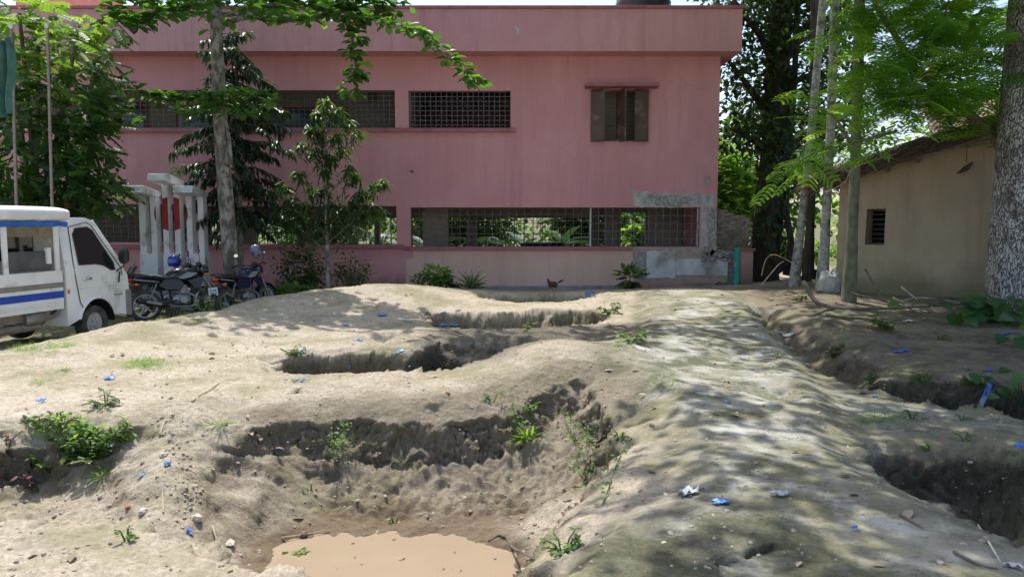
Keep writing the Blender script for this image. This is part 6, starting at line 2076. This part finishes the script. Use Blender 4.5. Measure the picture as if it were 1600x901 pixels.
goatm = M('black_goat_hair', (.010, .009, .009), (.022, .020, .019), 20, .7, .4, 60)
hornm = M('goat_horn', (.14, .12, .10), None, rough=.6)
def goat(c, yaw, s, lying, label):
    g = empty('goat', c, yaw, label, 'goat', 'black goats under the trees')
    g.scale = (s, s, s)
    z = .28 if lying else .52
    V = [(0, 0, z), (.22, 0, z + .01), (.33, 0, z + .06), (.42, 0, z + .2), (.47, 0, z + .26), (.58, 0, z + .20), (-.2, 0, z + .01), (-.3, 0, z + .03), (-.38, 0, z + .12)]
    E = [(0, 1), (1, 2), (2, 3), (3, 4), (4, 5), (0, 6), (6, 7), (7, 8)]
    Rr = [.155, .15, .11, .07, .075, .035, .15, .10, .02]
    for sy in (-1, 1):
        for base, x, front in ((2, .27, True), (7, -.27, False)):
            b = len(V)
            if lying:
                V += [(x + .04, sy * .12, .18), (x + .18, sy * .14, .06), (x + .02, sy * .14, .035)]
                Rr += [.065, .04, .028]
            elif front:
                V += [(x, sy * .08, .40), (x + .01, sy * .085, .22), (x, sy * .085, .03)]
                Rr += [.06, .032, .028]
            else:
                V += [(x + .05, sy * .08, .36), (x - .06, sy * .085, .22), (x - .03, sy * .085, .03)]
                Rr += [.075, .034, .028]
            E += [(base - (1 if front else 1), b), (b, b + 1), (b + 1, b + 2)]
    skin_body('body', V, E, Rr, goatm, g)
    for sy in (-1, 1):
        MB().tube([(.45, sy * .03, z + .31), (.42, sy * .045, z + .40), (.36, sy * .06, z + .45)], [.018, .013, .005], 6).build('horn', hornm, g)
        MB().loft([((.43, sy * .06, z + .27), .01, .01), ((.43, sy * .11, z + .25), .02, .03), ((.43, sy * .16, z + .20), .01, .015)], 6).build('ear', goatm, g)
goat(foot(1231, 19.4), R(10), .95, False, 'black goat standing between the dark tree and pale palm')
goat(foot(1271, 19.6), R(190), .7, True, 'black goat lying in shade right of the standing goat')

henm = M('hen_feather', (.05, .018, .010), (.10, .036, .018), 22, .7, .5, 60)
hend = M('hen_tail', (.012, .010, .012), (.03, .02, .02), 20, .6)
redcomb = M('comb_red', (.35, .02, .02), None, rough=.6)
def hen(c, yaw, label):
    h = empty('hen', c, yaw, label, 'hen')
    h.scale = (.9, .9, .9)
    V = [(0, 0, .20), (.07, 0, .22), (.11, 0, .28), (.125, 0, .335), (.15, 0, .345), (-.07, 0, .215), (-.12, 0, .25)]
    E = [(0, 1), (1, 2), (2, 3), (3, 4), (0, 5), (5, 6)]
    rr = [.085, .075, .042, .03, .018, .075, .04]
    skin_body('body', V, E, rr, henm, h)
    lf = Leaves()
    for k in range(11):
        a = -.5 + k * .1
        lf.put(STRAP, [(-.10, a * .05, .24)], [(-.7, a * .5, .75 - abs(a) * .6)], .22)
    me = array_mesh('tail', np.concatenate(lf.v), np.concatenate(lf.t), hend)
    mesh_obj('tail', me, h)
    MB().prism([(.10, .36), (.12, .39), (.135, .37), (.15, .38), (.155, .35)], -.006, .006, lambda a, b, t: (a, t, b)).build('comb', redcomb, h)
    MB().tube([(.16, 0, .34), (.195, 0, .335)], [.012, .003], 5).build('beak', hornm, h)
    for s in (-1, 1):
        MB().loft([((-.08, s * .075, .22), .008, .02), ((0, s * .088, .21), .014, .05), ((.06, s * .07, .23), .01, .03)], 8).build('wing', henm, h, smooth=True)
        MB().tube([(0, s * .03, .14), (.01, s * .035, .07), (0, s * .035, .0)], [.014, .008, .007], 5).tube([(-.02, s * .035, .006), (.05, s * .04, .006)], .005, 4).build('leg', amber, h)
c = G(864, 458); x_ = P(864, 455, 17.3)
hen(Vector((x_.x, 17.3, Hz(x_.x, 17.3))), R(178), 'small brown hen in front of the peach wall')

sackm = M('white_sack', (.40, .38, .34), (.56, .54, .49), 8, .8, .4, 14)
sk = empty('sack', foot(1297, 15.7), 0, 'crumpled white sack standing at the corner of the hut', 'sack')
sv = []
for i in range(13):
    th = math.pi * i / 12
    for k in range(20):
        a = 2 * math.pi * k / 20
        d = Vector((math.sin(th) * math.cos(a), math.sin(th) * math.sin(a), math.cos(th)))
        r = 1 + .30 * float(perlin3(d.x * 1.7 + 3, d.y * 1.7, d.z * 1.7)) + .2 * abs(float(perlin3(d.x * 5, d.y * 5, d.z * 2.4)))
        sv.append((d.x * .22 * r, d.y * .17 * r, .20 + d.z * .26 * r))
sf_ = [(i * 20 + k, i * 20 + (k + 1) % 20, (i + 1) * 20 + (k + 1) % 20, (i + 1) * 20 + k) for i in range(12) for k in range(20)]
MB().add(sv, sf_).build('sack_body', sackm, sk, smooth=True)
MB().tube([(.02, -.02, .44), (.05, -.05, .5), (.12, -.04, .52), (.17, -.02, .46)], [.03, .02, .03, .01], 6).build('tied_neck', sackm, sk, smooth=True)

reseed(170)
# ------------------------------------------------------------------ weeds, litter, sticks on the ground
def weed(u, v, kind, s, n, label, mat=None, cat='weed', grp='weeds on the bare soil'):
    c = G(u, v)
    t = empty('weed', c, 0, label, cat, grp)
    tm, m = {'grass': (GRASS, L_weed), 'leaf': (OVAL, L_weed), 'small': (OVAL2, L_weed), 'strap': (STRAP, L_bright), 'purple': (OVAL, L_purple), 'pale': (OVAL, L_pale), 'fern': (PINN5, L_mango), 'heart': (HEART, L_heart)}[kind]
    m = mat or m
    lf = Leaves()
    if kind in ('grass', 'strap'):
        lf.put(tm, np.array(c) + rng.normal(0, .02, (n, 3)) * [1, 1, 0], rand_dirs(n, .15, .95), rng.uniform(.6, 1.1, n) * s)
    else:
        ns = max(3, n // 6)
        for k in range(ns):
            a = random.uniform(0, 6.28); h = s * random.uniform(.3, 1.1)
            e = c + Vector((math.cos(a) * s * .9, math.sin(a) * s * .9, h))
            MBs = MB().tube([c + Vector((0, 0, -.03)), c.lerp(e, .5) + Vector((0, 0, .02)), e], [.006, .005, .003], 4, False)
            part_at(MBs, 'stem', L_weed, t)
            q = max(4, (n * 3 // 2) // ns)
            f = rng.uniform(.35, 1.05, q)[:, None]
            pos = np.array(c) * (1 - f) + np.array(e) * f
            lf.put(tm, pos, rand_dirs(q, -.25, .6), rng.uniform(.3, .55, q) * s * (.8 if kind != 'fern' else 1.15))
    o = lf.build('foliage', m, t)
    return t
WEEDS = [
    (820, 690, 'strap', .22, 34, 'spiky grass tuft on the dark face of the main pit'),
    (828, 648, 'small', .10, 40, 'bright leafy weed above the spiky tuft on the pit face'),
    (770, 627, 'small', .10, 22, 'small green sprig on the rim left of the bright pit weed'),
    (905, 690, 'small', .10, 46, 'trailing vine with tiny leaves on the right of the pit face'),
    (915, 735, 'small', .10, 22, 'lower end of the trailing vine on the pit face'),
    (968, 695, 'small', .10, 26, 'upright sprig at the right end of the pit face'),
    (880, 868, 'small', .11, 60, 'leafy weed beside the right shore of the puddle'),
    (893, 648, 'small', .07, 14, 'tiny seedling high on the pit face right of the tuft'),
    (341, 665, 'grass', .20, 26, 'grass tuft at the left end of the main pit rim'),
    (530, 700, 'grass', .2, 22, 'thin grass hanging on the left part of the pit face'),
    (165, 635, 'fern', .13, 30, 'ferny weed on the rim of the left hollow'),
    (60, 670, 'fern', .15, 34, 'grey green weed at the far left hollow rim'),
    (100, 695, 'leaf', .17, 30, 'yellow green leafy weed in the left hollow'),
    (140, 720, 'fern', .20, 60, 'dense dark weed filling the left hollow'),
    (160, 745, 'grass', .18, 50, 'dark grass at the bottom of the left hollow'),
    (75, 740, 'leaf', .15, 26, 'bright weed low in the left hollow'),
    (205, 670, 'leaf', .12, 22, 'leafy sprig on the right wall of the left hollow'),
    (65, 770, 'purple', .17, 16, 'purple and green leaved plant at the left frame edge'),
    (10, 705, 'purple', .13, 10, 'dark purple leaved plant beside the left frame edge'),
    (198, 842, 'small', .08, 26, 'small weed on the near left ridge'),
    (460, 872, 'small', .12, 36, 'green weed on the near shore of the puddle'),
    (465, 570, 'fern', .16, 34, 'green weed at the left end of the second trench'),
    (450, 580, 'grass', .13, 26, 'grass on the ridge before the second trench'),
    (398, 498, 'grass', .10, 22, 'small grass tuft on the sandy mound'),
    (428, 508, 'grass', .10, 20, 'grass patch lower on the sandy mound'),
    (438, 525, 'grass', .12, 26, 'grass patch below the sandy mound'),
    (985, 535, 'leaf', .22, 52, 'bushy green weed beside the path above the ridge'),
    (965, 540, 'grass', .16, 30, 'grass left of the bushy weed by the path'),
    (950, 490, 'fern', .2, 34, 'yellow green weed at the right end of the third trench'),
    (825, 515, 'small', .14, 24, 'weed inside the third trench'),
    (485, 770, 'small', .07, 10, 'tiny seedling on the slump above the puddle'),
    (617, 818, 'small', .06, 8, 'tiny seedling on the far shore of the puddle'),
    (1455, 705, 'small', .10, 16, 'seedling on the wall of the near right gully'),
    (1505, 655, 'small', .08, 16, 'sprig on the rim of the near right gully'),
    (1425, 655, 'leaf', .08, 14, 'light green weed left on the mossy ridge'),
    (1300, 560, 'fern', .16, 30, 'weed at the head of the far right gully'),
    (1440, 600, 'leaf', .14, 44, 'pale weed in the far right gully'),
    (1360, 600, 'fern', .14, 24, 'upright weed on the mossy ridge by the gully'),
    (1380, 515, 'fern', .2, 40, 'ferny weed on the bank below the hut'),
    (1470, 530, 'leaf', .14, 30, 'leafy weed on the bank left of the big trunk'),
    (1440, 485, 'heart', .16, 16, 'small heart leaved plant below the hut wall'),
    (1530, 605, 'fern', .18, 40, 'pale weed at the right of the far gully'),
    (1285, 455, 'pale', .24, 36, 'whitish leaved plant before the hut corner'),
    (1248, 472, 'fern', .18, 30, 'grey green weed near the pale palm foot'),
    (1508, 690, 'leaf', .09, 12, 'two leaved seedling in the near right gully'),
    (1215, 560, 'small', .09, 20, 'small weed on the edge of the path'),
]
for w_ in WEEDS: weed(*w_)
# thick clump on the bank of the left hollow and creepers on the main pit wall
for i, (u, v, n, r, lab) in enumerate(((135, 715, 420, .24, 'dense low green thicket in the middle of the left hollow'), (95, 680, 240, .17, 'leafy clump under the rim of the left hollow'), (185, 690, 160, .14, 'spreading greens at the right end of the left hollow'))):
    c = G(u, v)
    bush('bank_thicket', lab, c, r * 1.3, r, r * .55, n, OVAL2, .048, L_weed, 'weed', 7, group='weeds on the bare soil')
for i, (pts, lab) in enumerate((([(875, 640), (890, 670), (905, 700), (900, 730), (915, 745)], 'long creeper with small leaves down the right of the pit wall'), ([(900, 655), (915, 680), (920, 700)], 'short creeper right beside the long one on the pit wall'), ([(985, 690), (965, 720), (950, 760), (940, 790)], 'creeper along the right slope of the main pit'), ([(800, 640), (812, 665), (830, 675)], 'creeper above the spiky tuft on the pit wall'), ([(545, 660), (530, 690), (520, 720)], 'thin creeper on the left part of the pit wall'))):
    q = [G(u, v) + Vector((0, -.05, .02)) for u, v in pts]
    t = empty('creeper', q[0], 0, lab, 'weed', 'weeds on the bare soil')
    sp = smooth_path(q, 5)
    part_at(MB().tube(sp, .004, 4, False), 'stem', L_weed, t)
    lf = Leaves()
    for p, d in along(sp, 16):
        k = 5
        lf.put(OVAL2, np.array(p) + rng.normal(0, .04, (k, 3)) + [0, -.03, 0], rand_dirs(k, -.2, .6) + [0, -.5, 0], rng.uniform(.02, .042, k), up=[[0, -.7, .7]])
    lf.build('foliage', L_weed, t)
# heart-leaved climber at the foot of the big trunk: every leaf its own piece
def heart_plant(u, v, n, s, label, spread=.5):
    c = G(u, v)
    t = empty('heart_leaf_plant', c, 0, label, 'plant', 'broad leaved plants at the right edge')
    var = [array_mesh('leaf', HEART[0], HEART[1], L_heart, np.full(len(HEART[0]), q)) for q in (.1, .4, .7, .95)]
    for k in range(n):
        p = Vector((random.gauss(0, spread), random.gauss(0, spread * .6), random.uniform(.08, .42)))
        dv = Vector((random.gauss(0, .6), -.7 + random.gauss(0, .4), random.uniform(-.7, .15)))
        fw, sd, u_ = frame_of(dv, Vector((0, -.5, 1)))
        sc = s * random.uniform(.7, 1.15)
        o = mesh_obj('leaf', random.choice(var), t)
        o.matrix_local = Matrix.Translation(p) @ Matrix((fw, sd, u_)).transposed().to_4x4() @ Matrix.Diagonal((sc, sc, sc, 1))
        MB().tube([(0, 0, 0), p * .6 + Vector((0, 0, .08)), p], [.006, .005, .004], 4, False).build('stalk', L_heart, t)
heart_plant(1560, 505, 44, .30, 'broad heart shaped leaves massed at the foot of the huge trunk', .42)
heart_plant(1600, 640, 16, .18, 'cluster of broad leaves at the end of the mossy ridge', .25)
heart_plant(1622, 545, 9, .2, 'broad leaves at the right edge above the gully', .2)

# loose grass over the turf behind the berm and scattered blades on the soil: one mass
def grass_stuff():
    lf = Leaves()
    pts = []
    for (u, v, ru, rv, n) in ((225, 570, 45, 9, 260), (40, 545, 50, 8, 160), (95, 540, 40, 5, 80), (300, 500, 30, 4, 50), (60, 600, 10, 3, 20), (100, 582, 10, 3, 20), (1040, 600, 20, 20, 60), (1370, 660, 60, 8, 80)):
        for k in range(n):
            p = G(u + random.gauss(0, ru * .5), v + random.gauss(0, rv * .5))
            pts.append(p)
    for k in range(2600):
        x, y = random.uniform(-11.5, -4.6), random.uniform(10.8, 18.5)
        if perlin2(np.array([x * .6]), np.array([y * .6]), 3)[0] < -.05: continue
        pts.append(Vector((x, y, Hz(x, y) if k % 4 == 0 else -.21)))
    arr = np.array([np.array(p) for p in pts])
    arr[:, 2] = height(arr[:, 0], arr[:, 1])
    n = len(arr)
    lf.put(GRASS, np.repeat(arr, 3, 0) + rng.normal(0, .015, (n * 3, 3)) * [1, 1, 0], rand_dirs(n * 3, .2, .95), rng.uniform(.05, .12, n * 3))
    o = lf.build('grass', L_weed, None)
    tag(o, 'short grass blades in patches on the sandy yard', 'grass', kind='stuff')
grass_stuff()

# dead leaves, crumbs and clods
def litter():
    n = 900
    x = rng.uniform(-8, 9, n); y = 3.2 + 14 * rng.uniform(0, 1, n) ** 1.4
    keep = rng.uniform(0, 1, n) < np.where(x > 1.0, .8, .35)
    x, y = x[keep], y[keep]
    z = height(x, y) + .012
    ok = z > -.83
    x, y, z = x[ok], y[ok], z[ok]
    lf = Leaves().put(OVAL, np.stack([x, y, z], -1), rand_dirs(len(x), -.08, .12), rng.uniform(.05, .11, len(x)))
    tag(lf.build('leaf_litter', L_straw, None), 'dry fallen leaves scattered over the soil', 'dead leaves', kind='stuff')
    n = 26
    fl_ = np.stack([rng.uniform(-1.5, .1, n), rng.uniform(4.9, 6.0, n), np.full(n, -.922)], -1)
    tag(Leaves().put(OVAL, fl_, rand_dirs(n, -.02, .02), rng.uniform(.015, .05, n)).build('floating_bits', L_straw, None), 'small dry leaf bits floating on the muddy puddle', 'dead leaves', kind='stuff')
    clod = M('soil_clod', (.30, .25, .19), (.42, .36, .285), 12, .95, .6, 40, geo=True)
    mb = MB()
    n = 15000
    x = rng.uniform(-4.5, 5, n); y = 3.4 + 8 * rng.uniform(0, 1, n) ** 1.3
    w = rng.uniform(0, 1, n)
    z = height(x, y)
    pitd = base_z(x, y) - z
    for i in range(n):
        if z[i] < -.9 or w[i] > (.4 if pitd[i] > .12 else .25): continue
        s = random.choice((.004, .005, .006, .008, .011, .016)) * random.uniform(.7, 1.3)
        if pitd[i] > .3: s *= 1.2
        rock((x[i], y[i], z[i] + s * .15), s, i, mb)
    tag(mb.build('soil_clods', clod), 'small crumbled clods of dry soil', 'clods', kind='stuff')
litter()

# scraps of plastic: each one its own object
plas_b = M('blue_plastic', (.03, .13, .46), (.06, .20, .58), 9, .45, c3=(.30, .28, .26), c3scale=6, c3lo=.56, c3hi=.66)
plas_l = M('pale_blue_plastic', (.12, .28, .50), (.22, .40, .58), 9, .45, c3=(.34, .30, .26), c3scale=6, c3lo=.55, c3hi=.66)
plas_w = M('white_plastic', (.62, .64, .66), (.74, .75, .76), 9, .4)
plas_g = M('grey_paper', (.40, .41, .43), (.52, .53, .54), 9, .7)
def scrap(u, v, w, d, mat, label, grp='plastic scraps on the soil', yaw=None, crump=.02, up=.012, name='plastic_scrap'):
    c = G(u, v)
    w, d = w * .8, d * .8
    nx, ny = 9, 6
    a = random.uniform(0, 6.28) if yaw is None else yaw
    sd = random.random() * 50
    vs = []
    for i in range(nx + 1):
        for j in range(ny + 1):
            fx_, fy_ = i / nx - .5, j / ny - .5
            ed = 1 + .16 * math.sin(i * 1.1 + sd) * abs(fy_) * 2 + .22 * math.sin(j * 1.3 + sd) * abs(fx_) * 2 - .5 * (abs(fx_) * abs(fy_) * 4) * (.5 + .5 * math.sin(sd))
            lx, ly = fx_ * w * ed, fy_ * d * ed
            wx, wy = c.x + lx * math.cos(a) - ly * math.sin(a), c.y + lx * math.sin(a) + ly * math.cos(a)
            vs.append((wx, wy, crump * float(perlin2(np.array([lx * 26 + sd]), np.array([ly * 26]), 2)[0])))
    hx = height(np.array([q[0] for q in vs]), np.array([q[1] for q in vs]))
    hh = [max(float(h), c.z - .15) for h in hx]
    vs = [(x - c.x, y - c.y, h + abs(z) * 1.5 + up - c.z) for (x, y, z), h in zip(vs, hh)]
    fs = [(i * (ny + 1) + j, (i + 1) * (ny + 1) + j, (i + 1) * (ny + 1) + j + 1, i * (ny + 1) + j + 1) for i in range(nx) for j in range(ny)]
    o = MB().add(vs, fs).build(name, mat, None, smooth=True)
    o.location = c
    so = o.modifiers.new('thick', 'SOLIDIFY'); so.thickness = .003
    tag(o, label, 'plastic scrap' if name == 'plastic_scrap' else 'paper scrap', grp)
SCR = [
    (1128, 787, .16, .07, plas_b, 'crumpled blue plastic bag lying on the mossy path', .1),
    (1335, 828, .06, .035, plas_b, 'small blue scrap on the near right of the path', .3),
    (1222, 527, .70, .07, plas_l, 'long blue plastic strip beside the path near the right bank', -.9),
    (1407, 550, .28, .09, plas_b, 'blue plastic scrap on the bank edge below the hut', .2),
    (1570, 522, .42, .08, plas_b, 'blue strip under the broad leaves by the huge trunk', .35),
    (1545, 578, .12, .10, plas_b, 'blue scrap on the far wall of the right gully', .1),
    (1540, 622, .24, .07, plas_b, 'blue scrap at the bottom of the far right gully', .1),
    (1595, 712, .10, .12, plas_b, 'blue scrap at the right edge in the near gully', .2),
    (1368, 622, .08, .05, plas_b, 'tiny blue scrap on the mossy ridge by the gully', 0),
    (1176, 578, .10, .06, plas_b, 'small blue scrap in the middle of the path', 0),
    (1137, 630, .09, .06, plas_l, 'pale blue scrap lower on the path', .4),
    (471, 597, .16, .06, plas_b, 'blue scrap over the small slot on the ridge', .1),
    (512, 579, .13, .06, plas_l, 'pale blue scrap on the ridge before the second trench', 0),
    (548, 580, .09, .05, plas_b, 'blue scrap right of the pale one on the ridge', .5),
    (472, 552, .12, .10, plas_l, 'pale blue scrap at the left end of the second trench', .5),
    (560, 534, .16, .08, plas_b, 'blue scrap in the small shelf hollow', .5),
    (541, 510, .12, .10, plas_b, 'blue scrap on the slope above the shelf hollow', .2),
    (598, 494, .20, .14, plas_b, 'bright blue scraps among the dry weeds on the mound', .2),
    (636, 502, .18, .12, plas_l, 'pale blue scrap left of the third trench', .3),
    (695, 500, .62, .16, plas_l, 'long torn blue sheet on the face of the third trench', 0),
    (625, 552, .12, .05, plas_l, 'faint blue scrap on the lip of the second trench', .1),
    (922, 464, .26, .22, plas_b, 'crumpled blue bag in the trench beneath the building', .2),
    (820, 470, .16, .08, plas_l, 'pale blue litter inside the fourth trench', .2),
    (172, 593, .16, .06, plas_b, 'blue scrap on the flat sand left of the main pit', 0),
    (65, 628, .12, .05, plas_b, 'small blue scrap on the sand at far left', .2),
    (222, 744, .09, .05, plas_l, 'pale blue scrap on the slope into the pit', .9),
    (262, 728, .07, .06, plas_b, 'blue scrap in the rubble trail', .5),
    (297, 832, .07, .04, plas_b, 'blue scrap near the bottom left ridge', 0),
]
for s_ in SCR: scrap(s_[0], s_[1], s_[2], s_[3], s_[4], s_[5], yaw=s_[6])
scrap(1075, 775, .14, .09, plas_w, 'dirty white wrapper with a twig on the path edge', yaw=.4, crump=.05)
scrap(1218, 775, .15, .08, plas_g, 'flat grey paper scrap on the path', yaw=.1, name='paper_scrap', grp='paper scraps on the path')
scrap(1582, 888, .12, .05, plas_g, 'grey paper scrap at the bottom right corner', yaw=.1, name='paper_scrap', grp='paper scraps on the path')
scrap(1328, 707, .05, .04, plas_w, 'white scrap on the lip of the near gully', yaw=.1)
scrap(1418, 503, .2, .06, plas_w, 'white scrap among the fallen branches', yaw=.3)

# stones in the rubble trail, sticks, fallen branch
stone = M('pale_stone', (.45, .40, .33), (.58, .52, .44), 12, .9, .5, 30)
brickred = M('red_brick_bit', (.36, .12, .07), (.42, .17, .10), 12, .9, .5, 30)
for i, (u, v, s, m_, lab) in enumerate(((225, 800, .05, stone, 'pale fist sized stone on the slope left of the puddle'), (307, 815, .055, stone, 'grey brown stone beside the slope bottom'), (255, 713, .04, stone, 'pale stone high in the rubble trail'), (200, 795, .03, brickred, 'small dark red stone by the pale stone'), (700, 618, .03, brickred, 'red brick fragment on the pit rim'), (360, 855, .05, stone, 'whitish stone on the mud left of the puddle'), (475, 836, .05, M('brown_stone', (.16, .10, .08), (.22, .15, .12), 9, .9), 'reddish brown stone on the puddle shore'))):
    c = G(u, v)
    o = rock((0, 0, s * .35), (s, s * .8, s * .6), 90 + i).build('stone', m_, None)
    o.location = c
    tag(o, lab, 'stone', 'loose stones')
trail = MB()
for k in range(150):
    f = random.random()
    p = G(262 + 40 * f + random.gauss(0, 14), 650 + 160 * f)
    rock(p + Vector((0, 0, .004)), random.choice((.005, .006, .008, .011, .017)), 300 + k, trail)
tag(trail.build('rubble_trail', MATS['soil_clod']), 'trail of small stones and chips running down the slope', 'rubble', kind='stuff')

drym = M('dry_stick', (.32, .25, .17), (.50, .42, .31), 14, .85, .3, 30)
whitest = M('bleached_stick', (.55, .51, .43), (.68, .64, .56), 14, .85)
def stick(pts, r, mat, label, name='stick', grp='sticks lying on the ground', lift=.012):
    q = []
    for p in pts:
        g = G(p[0], p[1]) if len(p) == 2 else P(*p)
        q.append(g + Vector((0, 0, lift if len(p) == 2 else 0)))
    q = smooth_path(q, 4)
    if len(pts) > 1 and len(pts[0]) == 2:
        hx = height(np.array([p.x for p in q]), np.array([p.y for p in q]))
        q = [Vector((p.x, p.y, max(p.z, float(h) + r * .6))) for p, h in zip(q, hx)]
    b = q[0].copy()
    m = len(q)
    o = MB().tube([p - b for p in q], [r * (1.1 - .6 * i / (m - 1)) for i in range(m)], 6).build(name, mat, None, smooth=True)
    o.location = b
    return tag(o, label, 'stick' if name == 'stick' else 'branch', grp)
stick([(1528, 824), (1545, 850), (1563, 882)], .007, whitest, 'thin bleached stick at the bottom right')
stick([(1405, 808), (1425, 820), (1443, 830)], .007, MATS['twig_bark'], 'dark twig on the right of the path')
stick([(1490, 865), (1530, 885), (1560, 893)], .008, MATS['twig_bark'], 'long dark twig near the bottom right corner')
stick([(180, 760), (195, 748)], .008, drym, 'short dry stick left of the rubble trail')
stick([(250, 685), (258, 660)], .008, drym, 'dry stick at the top of the rubble trail')
stick([(255, 800), (254, 770)], .007, drym, 'upright dry stick low in the rubble trail')
stick([(332, 828), (345, 870)], .008, drym, 'dry stick on the mud left of the puddle')
stick([(300, 630), (345, 600)], .008, drym, 'long straw on the rim left of the main pit')
stick([(763, 846), (800, 860), (835, 876)], .010, MATS['twig_bark'], 'dark stick lying in the right end of the puddle')
stick([(650, 863), (690, 855), (712, 852)], .006, drym, 'thin stick floating in the middle of the puddle')
stick([(440, 842), (480, 838), (515, 834)], .007, drym, 'stick along the left shore of the puddle')
stick([(1060, 775), (1100, 766)], .007, MATS['twig_bark'], 'twig across the white wrapper')
for i, (u, v) in enumerate(((684, 892), (720, 890))):
    stick([(u, 905, 5.2), (u, v, 5.2)], .008, MATS['twig_bark'], ['dark reed poking from the puddle at the bottom edge, left one', 'dark reed poking from the puddle at the bottom edge, right one'][i])
br = [[(1255, 440, 13.6), (1280, 478, 13.2), (1310, 482, 12.9), (1370, 482, 12.7), (1420, 480, 12.6), (1500, 474, 12.7)], [(1300, 482, 12.9), (1280, 500, 12.4), (1270, 502, 12.3)], [(1420, 480, 12.6), (1440, 468, 12.7), (1480, 468, 12.9)], [(1330, 458, 13.2), (1400, 475, 12.8), (1440, 490, 12.4)], [(1410, 470, 12.9), (1440, 465, 13), (1500, 472, 12.8)], [(1352, 420, 13.2), (1375, 460, 13.0), (1400, 480, 12.7)], [(1408, 448, 13.2), (1433, 468, 12.9)], [(1395, 465, 13.0), (1430, 480, 12.7)], [(1290, 498, 12.2), (1340, 500, 12.0), (1400, 497, 12.0)]]
bt = empty('fallen_branch', G(1370, 484), 0, 'tangle of fallen dry branches in front of the mud hut', 'branch')
for k, pth in enumerate(br):
    q = smooth_path([P(*p) for p in pth], 4)
    hx = height(np.array([p.x for p in q]), np.array([p.y for p in q]))
    q = [Vector((p.x, p.y, max(p.z, float(h) + .02))) for p, h in zip(q, hx)]
    r0 = .045 if k == 0 else .02
    m = len(q)
    part_at(MB().tube(q, [r0 * (1 - .6 * i / (m - 1)) for i in range(m)], 7), 'bough' if k == 0 else 'twig', MATS['twig_bark'] if k not in (4, 6, 7) else drym, bt, smooth=True)
stick([(1190, 430, 16.2), (1197, 405, 16), (1212, 398, 15.9), (1240, 412, 15.8)], .011, drym, 'curved pale twig arching beside the dark trunk', 'dry_twig', 'arching dry twigs')
stick([(1190, 445, 16.2), (1215, 415, 15.9), (1225, 408, 15.8)], .011, drym, 'lower pale twig rising beside the black goat', 'dry_twig', 'arching dry twigs')
stick([(1290, 300, 13.9), (1320, 285, 13.6), (1335, 262, 13.4), (1400, 240, 13.2)], .008, drym, 'thin bare twig hanging at the hut eave', 'dry_twig', 'arching dry twigs')
